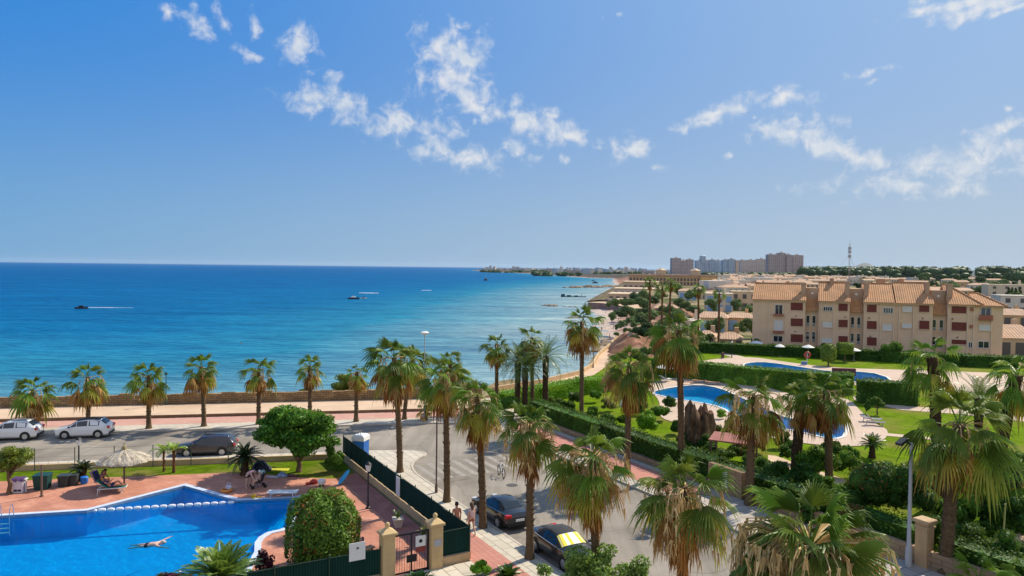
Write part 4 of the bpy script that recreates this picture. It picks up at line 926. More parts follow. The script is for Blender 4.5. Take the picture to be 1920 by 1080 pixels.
# mast
MT = thing('radio_mast', (Gd(1592, 520, 420).x, 420, 0), .3, 'slim red and white lattice radio mast with guy wires behind the apartment roof', 'radio mast')
RM = mat('mast_red_white', (.42, .30, .28), .6, .1); q = MB(); hh = 30.0
for k in range(3):
    a = 2.094*k; q.tube([(.45*math.cos(a), .45*math.sin(a), 0), (.38*math.cos(a), .38*math.sin(a), hh)], .06, 4)
for k in range(30):
    for j in range(3): a = 2.094*j; b = 2.094*(j+1); q.tube([(.44*math.cos(a), .44*math.sin(a), k), (.44*math.cos(b), .44*math.sin(b), k+1)], .035, 3)
q.build('lattice', RM, MT)
q = MB()
for z_ in (24.5, 22.0, 26.5): q.box(-.9, .9, -.3, .3, z_, z_+1.6)
q.tube([(0, 0, hh), (0, 0, hh+3)], .05, 4); q.build('antennas', mat('antenna_grey', (.45, .45, .46), .5, .1), MT)
q = MB()
for k in range(3): a = 2.094*k+.4; q.tube([(0, 0, 24), (16*math.cos(a), 16*math.sin(a), 0)], .03, 3)
q.build('guy_wires', DARKO, MT)
wt = thing('water_tower', (Gd(1752, 495, 1500).x, 1500, 0), 0, 'small grey mushroom water tower above the tree line', 'water tower')
q = MB(); q.lathe([(2.2, 0), (1.8, 20)], 8); q.build('stem', mat('tower_concrete', (.3, .3, .32), .9, .1), wt); q = MB(); q.lathe([(2, 20), (5, 22), (5, 26), (1, 27.5)], 10); q.build('tank', mat('tank_concrete', (.3, .3, .32), .9, .1), wt)
# distant hills
hl = MB(); n = 40; vs = []; fs = []
for k in range(n+1):
    u = lerp(1500, 1700, k/n); zt = 14 + 70*math.exp(-((u-1623)/20)**2) + 26*math.exp(-((u-1590)/26)**2) + 22*math.exp(-((u-1660)/20)**2) + 10*math.exp(-((u-1545)/16)**2) + 3*mnoise.noise(Vector((u*.2, 0, 0)))
    for r_, (dy, fz) in enumerate(((0, 0), (260, .55), (520, 1), (1100, 0))):
        c = Gd(u, 500, 6000+dy); vs.append((c.x, c.y, -3 + (zt+3)*fz*(1 + .1*mnoise.noise(Vector((u*.15, r_*3, 0))))))
for k in range(n):
    for r_ in range(3): fs.append((k*4+r_, k*4+4+r_, k*4+5+r_, k*4+1+r_))
hl.add(vs, fs); struct(hl, 'hills', mat('far_hill', (.12, .13, .12), .95, .2, .002), 180)
# ---------------------------------------------------------------- vehicles
TYRE = mat('tyre_rubber', (.02, .02, .02), .85, .1); RIM = mat('alloy_rim', (.45, .46, .48), .3, .05, metal=.7)
CGL = glassmat('car_glass', (.015, .02, .025), .05); CHR = mat('chrome_trim', (.6, .6, .62), .2, .03, metal=.9); BLK = mat('black_plastic', (.018, .018, .02), .55, .1)
RED = mat('red_tail_lens', (.45, .02, .02), .25, .05); LENS = mat('clear_headlight', (.6, .62, .65), .15, .05); PLATE = mat('number_plate', (.7, .7, .68), .5, .03)
def paint(name, c, metal=.0): return mat(name, c, .28, .03, 3, spec=.5, coat=.7, metal=metal)
def panel(mb, q, u0, u1, v0, v1, off, m=0):
    """a plate set just proud of the quad q=(a,b,c,d): a-b bottom edge, d-c top edge"""
    a, b, c, d = [Vector(p) for p in q]; n = (b-a).cross(d-a).normalized()
    def P(u, v): return (a.lerp(b, u)).lerp(d.lerp(c, u), v) + n*off
    mb.add([P(u0, v0), P(u1, v0), P(u1, v1), P(u0, v1)], [(0, 1, 2, 3)], m)
CARS = {
 'suv': [(2.18, .42, .62, .68, .74, .60), (2.08, .26, .78, .82, .84, .66), (1.22, .22, .96, 1.0, .90, .70), (.42, .22, 1.0, 1.50, .91, .62), (-.5, .22, 1.02, 1.60, .91, .63), (-1.45, .22, 1.04, 1.55, .90, .60), (-1.98, .24, 1.06, 1.14, .88, .68), (-2.14, .30, .95, .98, .84, .70), (-2.18, .42, .72, .76, .78, .66)],
 'wagon': [(2.25, .40, .60, .66, .74, .60), (2.12, .24, .76, .80, .84, .66), (1.10, .22, .94, .98, .90, .70), (.30, .22, .98, 1.46, .91, .64), (-.7, .22, 1.00, 1.54, .91, .64), (-1.75, .22, 1.02, 1.50, .90, .60), (-2.12, .24, 1.02, 1.10, .87, .68), (-2.24, .30, .90, .93, .84, .70), (-2.28, .42, .70, .74, .78, .66)],
 'coupe': [(2.22, .38, .55, .60, .72, .58), (2.08, .22, .70, .74, .84, .66), (1.0, .2, .86, .90, .90, .72), (.15, .2, .90, 1.34, .90, .58), (-.35, .2, .92, 1.40, .90, .58), (-.95, .2, .94, 1.33, .90, .57), (-1.55, .2, .95, 1.02, .88, .66), (-2.05, .28, .93, .97, .84, .68), (-2.2, .40, .70, .78, .78, .66)]}
def car(name, xy, rz, kind, body, label, roofm=None, rails=False, plate=True, group=None, shade=None, L_=None):
    root = thing(name, (xy[0], xy[1], 0), rz, label, 'car', group); root.scale = (.93, .95, .97) if kind != 'coupe' else (1, 1, 1); st = CARS[kind]; mb = MB(); n = len(st)
    def ring(s):
        x, zb, zs, zt, w, wt = s
        h = [(w*.86, zb), (w, zb+.14), (w*1.005, lerp(zb, zs, .62)), (w*.97, zs), (wt, zt-.05), (wt*.82, zt), (0, zt+.015)]
        return [(x, -y, z) for y, z in h] + [(x, y, z) for y, z in h[-2::-1]]
    rs = [ring(s) for s in st]; k = 13
    vs = [p for r in rs for p in r]; fs = []; mi = []
    for i in range(n-1):
        for j in range(k-1):
            fs.append((i*k+j, i*k+j+1, (i+1)*k+j+1, (i+1)*k+j)); mi.append(1 if (roofm and 3 <= i < 5 and 3 < j < 8) or (roofm and 2 <= i < 6 and j in (3, 8) and kind == 'coupe') else 0)
    fs.append(tuple(range(k))[::-1]); fs.append(tuple(range((n-1)*k, n*k))); mi += [0, 0]
    b = len(mb.v); mb.v = vs; mb.f = fs; mb.mi = mi
    bo = mb.build('body', [body, roofm or body], root, 35)
    def side(i, sg):                                                # the glass quad of the cabin side between stations i and i+1
        a = rs[i]; c = rs[i+1]; lo, hi = (3, 4) if sg < 0 else (9, 8); q = [a[lo], c[lo], c[hi], a[hi]]
        return q if sg > 0 else [q[1], q[0], q[3], q[2]]
    for sg in (-1, 1):
        for i, (u0, u1) in ((2, (.35, .97)), (3, (.03, .93)), (4, (.07, .95 if kind != 'coupe' else .6))) + (((5, (.0, .55)),) if kind == 'wagon' else ()):
            q = side(i, sg); w = MB()
            uu = (u0, u1) if sg > 0 else (1-u1, 1-u0)
            a, b_, c, d = [Vector(p) for p in q]
            if i == 2:                                              # triangular front of the side glass
                nn = (b_-a).cross(d-a).normalized()*(.006); P = lambda u, v: (a.lerp(b_, u)).lerp(d.lerp(c, u), v) + nn
                pts = [P(.3, .08), P(.97, .08), P(.97, .86)] if sg > 0 else [P(.7, .08), P(.03, .86), P(.03, .08)]
                w.add(pts, [(0, 1, 2)])
            else: panel(w, q, uu[0], uu[1], .08, .88, .006)
            w.build('side_window', CGL, root)
    def wrap(w, a, c, v0, v1, off, strips=False):                   # a pane that follows the curved ring between two stations
        for j in range(4, 8):
            for h_ in range(3 if strips else 1):
                panel(w, [a[j], a[j+1], c[j+1], c[j]], h_/3 if strips else 0, (h_+1)/3 if strips else 1, v0, v1, off, (0, 1, 0, 0, 1, 0, 1, 1, 0, 1, 0, 0)[(j-4)*3+h_] if strips else 0)
    def top(i):
        a, c = rs[i], rs[i+1]; return a, c
    a, c = top(2); w = MB(); wrap(w, a, c, .10, .93, .008); w.build('windshield', CGL, root)
    ib = 5; a, c = top(ib); w = MB(); wrap(w, a, c, .10, .88, .008); w.build('rear_window', CGL, root)
    if shade:
        sh = MB(); wrap(sh, rs[2], rs[3], .14, .90, .014, True)
        sh.build('sunshade', shade, root)
    f, r_ = st[0], st[-1]
    for sg in (-1, 1):
        h = MB(); h.cbox(2.0, 2.17, sg*.66-.17, sg*.66+.17, .60, .76, .03); h.build('headlight', LENS, root)
        t = MB(); t.cbox(st[-1][0]-.02, st[-1][0]+.22, sg*.68-.19, sg*.68+.17, .78 if kind != 'suv' else .82, .94 if kind != 'suv' else 1.02, .03); t.build('tail_light', RED, root)
        m_ = MB(); m_.ell((st[2][0]-.25, sg*1.0, 1.02 if kind != 'coupe' else .93), (.09, .11, .07), 8, 6); m_.build('wing_mirror', roofm or body, root, 180)
        for x in (1.33, -1.32):
            ar = MB(); ar.M = Matrix.Translation((x, sg*.915, .34)) @ Matrix.Rotation(R(90), 4, 'X'); ar.lathe([(.41, -.012), (.41, .012)], 20); ar.build('wheel_arch', BLK, root)
            wh = MB(); wh.M = Matrix.Translation((x, sg*.82, .335)) @ Matrix.Rotation(R(90), 4, 'X'); wh.lathe([(.2, -.11), (.31, -.11), (.335, -.08), (.335, .08), (.31, .11), (.2, .11)], 20); wo = wh.build('wheel', TYRE, root, 40)
            ri = MB(); ri.M = wh.M
            ri.lathe([(.215, -.112), (.215, .112)], 16); e = -sg
            for p_ in range(5):
                an = 2*math.pi*p_/5; ri.add([(.05*math.cos(an+1.57), .05*math.sin(an+1.57), -e*.0 + e*.125), (.05*math.cos(an-1.57), .05*math.sin(an-1.57), e*.125), (.21*math.cos(an-.18), .21*math.sin(an-.18), e*.118), (.21*math.cos(an+.18), .21*math.sin(an+.18), e*.118)], [(0, 1, 2, 3)])
            ri.build('rim', RIM, wo)
    bu = MB(); bu.cbox(st[-1][0]-.03, st[-1][0]+.12, -.72, .72, .32, .50, .03); bu.build('rear_bumper', BLK, root); bu = MB(); bu.cbox(2.10, 2.22, -.62, .62, .34, .52, .03); bu.build('grille', BLK, root)
    if plate: p = MB(); p.cbox(st[-1][0]-.05, st[-1][0]-.01, -.26, .26, .56, .68, .004); p.build('number_plate', PLATE, root)
    if rails:
        for sg in (-1, 1): p = MB(); p.tube([(.3, sg*.56, 1.50), (.1, sg*.56, 1.64), (-1.2, sg*.56, 1.66), (-1.4, sg*.56, 1.58)], .025, 6); p.build('roof_rail', BLK, root)
    if kind == 'coupe':
        for sg in (-1, 1): p = MB(); p.tube([(1.0, sg*.885, .885), (.1, sg*.885, .915), (-1.0, sg*.885, .955), (-1.7, sg*.84, .985)], .016, 5); p.build('trim_strip', CHR, root)
    return root
WHITE = paint('white_car_paint', (.68, .68, .67)); BLACKP = paint('black_car_paint', (.012, .012, .014)); DARKP = paint('dark_plum_car_paint', (.03, .024, .03)); 
pr = math.atan2(PD.y, PD.x); sr = math.atan2(-SD.y, -SD.x)
def on_pr(u, v, q): p = G(u, v); a_ = p.x*PD.x + p.y*PD.y; return PR(a_, q)
car('parked_car', on_pr(16, 826, 65.9), pr + math.pi, 'suv', WHITE, 'white estate car cut by the left picture edge, parked along the far kerb', rails=True, group='cars parked along the promenade road')
car('parked_car', on_pr(145, 827, 65.9), pr + math.pi, 'suv', WHITE, 'white hatchback with a black roof parked along the far kerb', roofm=BLK, group='cars parked along the promenade road')
car('parked_car', on_pr(380, 860, 58.55), pr + math.pi, 'wagon', DARKP, 'dark plum estate car parked on the pool side of the road', rails=True, group='cars parked along the promenade road')
c1 = ST(11.9, 1.8); c2 = ST(18.3, 1.95)
car('parked_car', c1, sr, 'coupe', BLACKP, 'black convertible with a red tail light seen from behind, closer to the crossing', group='cars parked along the side street')
car('parked_car', c2, sr + math.pi, 'coupe', BLACKP, 'black soft top car with a yellow and white sunshade behind the windscreen', roofm=mat('soft_top_fabric', (.035, .04, .045), .9, .1), group='cars parked along the side street', shade=[mat('yellow_sunshade', (.75, .62, .02), .6, .05), mat('white_sunshade', (.75, .75, .7), .6, .05)])

# ---------------------------------------------------------------- people
SKIN = mat('tanned_skin', (.48, .27, .18), .6, .08, 6); SKINP = mat('pale_skin', (.60, .38, .29), .6, .08, 6); SKINR = mat('sunburnt_skin', (.50, .22, .13), .6, .08, 6)
HAIRD = mat('dark_hair', (.025, .018, .014), .7, .2, 20); HAIRB = mat('brown_hair', (.10, .055, .03), .7, .2, 20); HAIRG = mat('grey_hair', (.45, .42, .4), .7, .1, 20)
def skin_mesh(name, verts, edges, radii, m, root, sub=1, parent=None):
    me = bpy.data.meshes.new(name); me.from_pydata([tuple(v) for v in verts], edges, []); o = link_mesh(name, me)
    o.modifiers.new('skin', 'SKIN'); sv = me.skin_vertices[0].data
    for i, r in enumerate(radii):
        sv[i].radius = (r, r) if not hasattr(r, '__len__') else r; sv[i].use_root = (i == root)
    if sub: o.modifiers.new('sub', 'SUBSURF').levels = sub
    dg = bpy.context.evaluated_depsgraph_get(); me2 = bpy.data.meshes.new_from_object(o.evaluated_get(dg)); me2.name = name
    bpy.data.objects.remove(o); bpy.data.meshes.remove(me)
    me2.materials.clear(); me2.materials.append(m); me2.polygons.foreach_set('use_smooth', [True]*len(me2.polygons))
    return link_mesh(name, me2, parent)
def person(xy, rz, J, skin, hair, label, top=None, bottom=None, z=0, long_hair=False, hair_show=True, sc=1.0, hands=True, group=None, skirt=False, hat=None):
    """J: joint positions (metres) for P pelvis, C chest, N neck, H head centre, and s e w h k a t (shoulder elbow wrist hip knee ankle toe) with l / r"""
    J = {k: Vector(v) for k, v in J.items()}; root = thing('person', (xy[0], xy[1], z), rz, label, 'person', group); root.scale = (sc,)*3
    V = []; E = []; Rr = []; ix = {}
    def add(k, p, r, par=None):
        ix[k] = len(V); V.append(Vector(p)); Rr.append(r)
        if par is not None: E.append((ix[par], ix[k]))
    add('P', J['P'], .135); add('W', J['P'].lerp(J['C'], .45), .118, 'P'); add('C', J['C'], .135, 'W'); add('N', J['N'], .055, 'C')
    hd = (J['H']-J['N']).normalized(); add('H0', J['H']-hd*.05, .078, 'N'); add('H', J['H']+hd*.03, .092, 'H0'); add('H1', J['H']+hd*.10, .055, 'H')
    fw = J.get('F', Vector((1, 0, 0))).normalized(); sdv = hd.cross(fw).normalized()
    add('nose', J['H'] + fw*.115 - hd*.02, .014, 'H0'); add('earl', J['H'] + sdv*.095 - fw*.01, .018, 'H'); add('earr', J['H'] - sdv*.095 - fw*.01, .018, 'H')
    for s in 'lr':
        add('s'+s, J['s'+s], .062, 'C'); add('e'+s, J['e'+s], .043, 's'+s); add('w'+s, J['w'+s], .030, 'e'+s)
        ad = (J['w'+s]-J['e'+s]).normalized(); pm = J['w'+s] + ad*.065; add('p'+s, pm, .036, 'w'+s)
        if hands:
            o1 = ad.orthogonal().normalized(); 
            for q, (of, ln) in enumerate(((-.027, .072), (-.009, .085), (.009, .080), (.027, .062))):
                add('f%d%s' % (q, s), pm + o1*of + ad*.035, .0095, 'p'+s); add('g%d%s' % (q, s), pm + o1*of*1.25 + ad*(.035+ln*.55) + ad.cross(o1)*.008, .0088, 'f%d%s' % (q, s)); add('i%d%s' % (q, s), pm + o1*of*1.3 + ad*(.035+ln) + ad.cross(o1)*.024, .0078, 'g%d%s' % (q, s))
            add('th'+s, pm - ad*.02 - o1*.045, .011, 'p'+s); add('ti'+s, pm + ad*.03 - o1*.062 + ad.cross(o1)*.015, .0095, 'th'+s)
        add('h'+s, J['h'+s], .098, 'P'); add('m'+s, J['h'+s].lerp(J['k'+s], .5), .076, 'h'+s); add('k'+s, J['k'+s], .054, 'm'+s); add('c'+s, J['k'+s].lerp(J['a'+s], .33), .054, 'k'+s); add('a'+s, J['a'+s], .034, 'c'+s); add('t'+s, J['t'+s], .030, 'a'+s)
    skin_mesh('body', V, E, Rr, skin, 0, 1, root)
    if top:
        tv = [J['P'].lerp(J['C'], .12), J['P'].lerp(J['C'], .5), J['C'], J['C'].lerp(J['N'], .45)]; te = [(0, 1), (1, 2), (2, 3)]; tr = [.148, .134, .150, .085]
        for s in 'lr':
            b = len(tv); tv += [J['s'+s], J['s'+s].lerp(J['e'+s], .45)]; tr += [.076, .066]; te += [(2, b), (b, b+1)]
        skin_mesh('top', tv, te, tr, top, 0, 1, root)
    if bottom:
        bv = [J['P'].lerp(J['C'], .14), J['P'] + Vector((0, 0, 0))]; be = [(0, 1)]; br = [.142, .152]
        for s in 'lr':
            b = len(bv); bv += [J['h'+s], J['h'+s].lerp(J['k'+s], .55 if not skirt else .4)]; br += [.112, .096 if not skirt else .13]; be += [(1, b), (b, b+1)]
        skin_mesh('skirt' if skirt else 'shorts', bv, be, br, bottom, 1, 1, root)
    hb = MB(); hc = J['H'] + hd*.035 - fw*.022; rg = random.Random(3)
    ez = hd; ex = fw; ey = sdv; rot = Matrix((ex, ey, ez)).transposed().to_4x4()
    hb.M = Matrix.Translation(hc) @ rot; hb.ell((0, 0, 0.01), (.108, .102, .112), 12, 8, 0, .05, rg)
    hb.f = [f for f in hb.f if not all((Vector(hb.v[i]) - J['H']).dot(fw) > .02 and (Vector(hb.v[i]) - J['H']).dot(hd) < .09 for i in f)]; hb.mi = hb.mi[:len(hb.f)]
    if long_hair: hb.ell((-.075, 0, -.13), (.055, .085, .16), 10, 6, 0, .06, rg)
    hb.build('hair' if not hat else 'sun_hat', hat or hair, root, 180)
    return root
def stand(arm=.12, step=.12, lean=0):
    return {'P': (0, 0, .95), 'C': (lean, 0, 1.28), 'N': (lean*1.3+.01, 0, 1.48), 'H': (lean*1.4+.03, 0, 1.62), 'sl': (lean, .19, 1.40), 'sr': (lean, -.19, 1.40), 'el': (lean-.05, .24, 1.13), 'er': (lean+arm*.4, -.24, 1.13), 'wl': (lean+.02, .25, .90), 'wr': (lean+arm, -.25, .92),
            'hl': (0, .1, .90), 'hr': (0, -.1, .90), 'kl': (step, .11, .50), 'kr': (-step*.2, -.11, .49), 'al': (step*.8, .11, .08), 'ar': (-step*1.4, -.11, .09), 'tl': (step*.8+.16, .12, .03), 'tr': (-step*1.4+.16, -.12, .03)}
PINKT = mat('pink_fabric', (.60, .32, .36), .9, .1, 8); DKF = mat('dark_fabric', (.03, .03, .04), .9, .1, 8); WHF = mat('white_pink_fabric', (.66, .50, .50), .9, .2, 9); BLUF = mat('navy_fabric', (.03, .045, .12), .9, .1, 8); ORF = mat('orange_towel', (.55, .20, .08), .9, .1, 8); REDF = mat('red_fabric', (.40, .05, .04), .9, .1, 6); TERF = mat('tan_fabric', (.45, .26, .16), .9, .1, 8)
pp = G(884, 1004, .12); person(pp, sr+.1, stand(.18, .16), SKINP, HAIRB, 'person in a pink and white top walking on the pavement by the leaning palm', WHF, mat('rust_skirt', (.30, .12, .07), .9), z=.12, long_hair=True, skirt=True)
pp = G(856, 1003, .12); person(pp, sr-.1, stand(.1, -.14), SKINR, HAIRD, 'bare shouldered person half hidden behind the green fence', None, TERF, z=.12)
# bending person with the pushchair
bend = {'P': (0, 0, .92), 'C': (.30, 0, 1.10), 'N': (.47, 0, 1.13), 'H': (.60, 0, 1.08), 'F': (.5, 0, -.86), 'sl': (.34, .18, 1.12), 'sr': (.34, -.18, 1.12), 'el': (.44, .20, .84), 'er': (.46, -.2, .84), 'wl': (.56, .14, .62), 'wr': (.60, -.14, .62),
        'hl': (-.02, .1, .88), 'hr': (-.02, -.1, .88), 'kl': (.06, .12, .48), 'kr': (.0, -.12, .48), 'al': (-.04, .12, .08), 'ar': (-.1, -.12, .08), 'tl': (.12, .13, .03), 'tr': (.06, -.13, .03)}
pb = G(465, 917); person(pb, -.35, bend, SKINP, HAIRB, 'person in a pink top and dark shorts bending over the black pushchair', PINKT, DKF, z=.06)
kid = {'P': (0, 0, .52), 'C': (-.06, 0, .74), 'N': (-.08, 0, .86), 'H': (-.07, 0, .97), 'F': (1, 0, -.1), 'sl': (-.06, .13, .82), 'sr': (-.06, -.13, .82), 'el': (.04, .17, .66), 'er': (.04, -.17, .66), 'wl': (.18, .13, .60), 'wr': (.18, -.13, .60),
       'hl': (.02, .08, .50), 'hr': (.02, -.08, .50), 'kl': (.26, .1, .50), 'kr': (.26, -.1, .50), 'al': (.32, .1, .24), 'ar': (.32, -.1, .24), 'tl': (.42, .1, .22), 'tr': (.42, -.1, .22)}
ps = G(484, 916); person(ps, -2.6, kid, SKINP, HAIRB, 'small child with bare legs sitting in the black pushchair', None, DKF, z=.06, hat=mat('white_hat', (.65, .62, .58), .9))
pc = thing('pushchair', (ps.x, ps.y, .06), -2.6, 'black pushchair with child at the poolside under the tree', 'pushchair')
q = MB(); q.cbox(-.16, .24, -.2, .2, .33, .40, .03); q.M = Matrix.Translation((-.2, 0, .38)) @ Matrix.Rotation(R(-18), 4, 'Y'); q.cbox(-.03, .03, -.2, .2, 0, .56, .02); q.build('seat', DKF, pc)
q = MB()
for s in (-.22, .22): q.tube([(.38, s, .12), (-.05, s, .40), (-.5, s, 1.0), (-.6, s, 1.02)], .015, 6); q.tube([(-.38, s, .12), (.05, s, .42)], .015, 6)
q.tube([(-.6, -.22, 1.02), (-.6, .22, 1.02)], .017, 6); q.build('frame', BLK, pc)
for x in (.38, -.38):
    for s in (-.24, .24): q = MB(); q.M = Matrix.Translation((x, s, .11)) @ Matrix.Rotation(R(90), 4, 'X'); q.lathe([(.03, -.02), (.11, -.02), (.11, .02), (.03, .02)], 12); q.build('wheel', TYRE, pc)
# lounger with two people
WPL = mat('white_plastic', (.68, .68, .66), .45, .05, 3); GMESH = mat('green_mesh_fabric', (.03, .17, .13), .8, .1, 10)
def lounger(xy, rz, label, fab=None, back=35, frame=None, group=None, z=.06):
    root = thing('sun_lounger', (xy[0], xy[1], z), rz, label, 'sun lounger', group); fr = frame or WPL; f = MB()
    for s in (-.30, .30):
        f.tube([(-.62, s, .34), (.75, s, .34), (.98, s, .38)], .028, 6)
    for x in (-.6, 0, .95): f.tube([(x, -.3, .34), (x, .3, .34)], .024, 6)
    f.build('frame', fr, root)
    for x in (-.55, .7):
        for s in (-.3, .3): l = MB(); l.tube([(x, s, .33), (x+(.06 if x > 0 else -.06), s*1.04, 0)], .026, 6); l.build('leg', fr, root)
    s_ = MB(); s_.cbox(.0, .95, -.27, .27, .335, .36, .01); s_.build('seat', fab or fr, root)
    b_ = MB(); b_.M = Matrix.Translation((0, 0, .35)) @ Matrix.Rotation(R(back), 4, 'Y'); b_.cbox(-.8, 0, -.27, .27, -.015, .015, .01); 
    for s in (-.3, .3): b_.tube([(0, s, 0), (-.82, s, 0)], .026, 6)
    b_.tube([(-.82, -.3, 0), (-.82, .3, 0)], .026, 6); b_.build('backrest', fab or fr, root); return root
lp = G(205, 926); lz = .30; lounger(lp, lz, 'white framed lounger with green mesh carrying the sunbathing pair', GMESH, 38)
rec = {'P': (.05, 0, .47), 'C': (-.22, 0, .66), 'N': (-.38, 0, .80), 'H': (-.46, 0, .93), 'F': (.8, 0, .4), 'sl': (-.27, .18, .74), 'sr': (-.27, -.18, .74), 'el': (-.02, .26, .62), 'er': (-.02, -.26, .62), 'wl': (.14, .10, .78), 'wr': (.14, -.10, .78),
       'hl': (.08, .09, .46), 'hr': (.08, -.09, .46), 'kl': (.46, .12, .68), 'kr': (.48, -.1, .48), 'al': (.72, .12, .42), 'ar': (.92, -.1, .44), 'tl': (.88, .12, .43), 'tr': (.98, -.11, .56)}
person(lp, lz, rec, SKINR, HAIRD, 'person in navy lying back on the green mesh lounger with knees up', BLUF, BLUF, z=.07)
sit = {'P': (0, 0, .52), 'C': (.10, 0, .80), 'N': (.18, 0, .97), 'H': (.25, 0, 1.07), 'F': (.9, 0, -.4), 'sl': (.12, .18, .90), 'sr': (.12, -.18, .90), 'el': (.26, .22, .66), 'er': (.26, -.22, .66), 'wl': (.44, .12, .58), 'wr': (.44, -.12, .58),
       'hl': (.04, .1, .50), 'hr': (.04, -.1, .50), 'kl': (.44, .12, .50), 'kr': (.44, -.12, .50), 'al': (.48, .12, .09), 'ar': (.48, -.12, .09), 'tl': (.62, .12, .04), 'tr': (.62, -.12, .04)}
s2 = G(190, 916); person(s2, -.15, sit, SKINR, HAIRD, 'dark haired person sitting forward beside the lounger in a purple top', mat('purple_fabric', (.20, .07, .18), .9), DKF, z=.06, long_hair=True)
cs = thing('beach_chair', (s2.x, s2.y, .06), -.15, 'folding beach chair draped with a pink towel beside the lounger', 'beach chair')
q = MB()
for s in (-.27, .27): q.tube([(.25, s, 0), (-.25, s, .45)], .015, 6); q.tube([(-.3, s, 0), (.3, s, .45)], .015, 6); q.tube([(-.2, s, .42), (-.5, s, 1.05)], .015, 6)
q.build('frame', CHR, cs); q = MB(); q.cbox(-.22, .3, -.26, .26, .40, .42, .008); q.M = Matrix.Translation((-.2, 0, .42)) @ Matrix.Rotation(R(-25), 4, 'Y'); q.cbox(-.012, .012, -.27, .27, 0, .66, .008); q.build('seat', BLUF, cs)
tw = MB(); rr = random.Random(5); tw.M = Matrix.Translation((s2.x, s2.y, .06)) @ Matrix.Rotation(-.15, 4, 'Z') @ Matrix.Translation((-.24, 0, .44)) @ Matrix.Rotation(R(-25), 4, 'Y')
n = 8; vs = [(-.03 - .03*math.sin(i*1.3+j) - (.05 if j == 0 else 0), -.32 + .08*i, .70 - j*.13) for j in range(7) for i in range(n+1)] ; tw.add(vs, [(j*9+i, j*9+i+1, j*9+10+i, j*9+9+i) for j in range(6) for i in range(n)]); tag(tw.build('towel', mat('pink_purple_towel', (.52, .22, .36), .95, .3, 5, col2=(.30, .14, .34)), smooth=180), 'pink and purple towel hanging over the beach chair back', 'towel')
# swimmer
sw = {'P': (0, 0, -.02), 'C': (.32, 0, .0), 'N': (.52, 0, .03), 'H': (.64, 0, .07), 'F': (.5, 0, -.6), 'sl': (.36, .18, .02), 'sr': (.36, -.18, .0), 'el': (.55, .42, .06), 'er': (.62, -.28, -.06), 'wl': (.74, .66, .10), 'wr': (.86, -.26, -.10),
      'hl': (-.05, .09, -.03), 'hr': (-.05, -.09, -.03), 'kl': (-.46, .10, -.05), 'kr': (-.45, -.14, -.06), 'al': (-.86, .10, -.06), 'ar': (-.84, -.2, -.09), 'tl': (-1.02, .1, -.06), 'tr': (-1.0, -.21, -.10)}
person(G(281, 1021, -.06), .12, sw, SKINP, HAIRG, 'swimmer with one arm stretched out in the blue pool', None, DKF, z=-.05)
sp = G(677, 1048); person(sp, 2.4, sit, SKIN, HAIRD, 'dark haired person sitting in the shade behind the white sign', DKF, DKF, z=.06)
bn = MB(); bn.M = Matrix.Translation((sp.x, sp.y, .06)) @ Matrix.Rotation(2.4, 4, 'Z'); bn.cbox(-.22, .18, -.7, .7, .36, .42, .01); bn.cbox(-.18, -.1, -.6, -.5, 0, .36, .01); bn.cbox(-.18, -.1, .5, .6, 0, .36, .01); bn.cbox(.06, .14, -.6, -.5, 0, .36, .01); bn.cbox(.06, .14, .5, .6, 0, .36, .01); tag(bn.build('bench', mat('bench_wood', (.30, .19, .10), .8, .2, 4)), 'low wooden bench beside the round clipped bush', 'bench')
# people on the beach and in the sea, each its own figure
bp = person((0, 0), 0, stand(), SKIN, HAIRD, 'x', None, DKF, hands=False)
rb = random.Random(11); first = True
for u, v in ((1143, 636), (1150, 618), (1132, 607), (1160, 603), (1141, 596), (1168, 596), (1155, 589), (1136, 588), (1175, 600), (1128, 622), (1147, 606), (1163, 612)):
    p = G(u, v, -6.3); o = bp if first else copy_tree(bp); first = False; o.location = (p.x, p.y, -6.3); o.rotation_euler = (0, 0, rb.uniform(0, 6)); tag(o, 'distant bather standing on the pale beach of the bay', 'person', 'bathers on the beach')
first = True; bs = None
for u, v in ((961, 697), (1048, 700), (1104, 663), (1042, 632), (1018, 650), (953, 690), (1083, 645), (1060, 622), (452, 645), (1075, 605), (995, 660)):
    p = G(u, v, ZS); o = copy_tree(bp); o.location = (p.x, p.y, ZS-1.25); o.rotation_euler = (0, 0, rb.uniform(0, 6)); tag(o, 'distant bather standing chest deep in the sea', 'person', 'bathers in the sea')

# ---------------------------------------------------------------- boats and things on the water
def boat(u, v, ln, rz, label, m, cabin=True, mast_=0, sail=False, canopy=None):
    p = G(u, v, ZS); root = thing('boat', (p.x, p.y, ZS), rz, label, 'boat'); q = MB(); w = ln*.32
    st_ = [(-.5, .8, .28), (-.2, 1, .26), (.2, .9, .28), (.42, .45, .33), (.5, .02, .38)]; vs = []
    for x, ww, h in st_: vs += [(x*ln, -w/2*ww, h*ln*.55), (x*ln, -w/2*ww*.6, -.1), (x*ln, w/2*ww*.6, -.1), (x*ln, w/2*ww, h*ln*.55)]
    fs = [(i*4+j, i*4+j+1, i*4+5+j, i*4+4+j) for i in range(4) for j in range(3)] + [(i*4+3, i*4, i*4+4, i*4+7) for i in range(4)] + [(0, 3, 2, 1)]
    q.add(vs, fs); q.build('hull', m, root)
    if cabin: c = MB(); c.cbox(-.2*ln, .15*ln, -w*.3, w*.3, .15*ln, .28*ln, .02*ln); c.build('cabin', canopy or DARKO, root)
    if mast_: c = MB(); c.tube([(0, 0, .1*ln), (0, 0, mast_)], .08, 5); c.tube([(0, 0, .25*ln), (-.4*ln, 0, .25*ln)], .06, 5); c.build('mast', WPL, root)
    return root
HULLW = mat('white_boat_hull', (.7, .7, .7), .4, .05); HULLD = mat('dark_boat_hull', (.05, .06, .08), .5, .1)
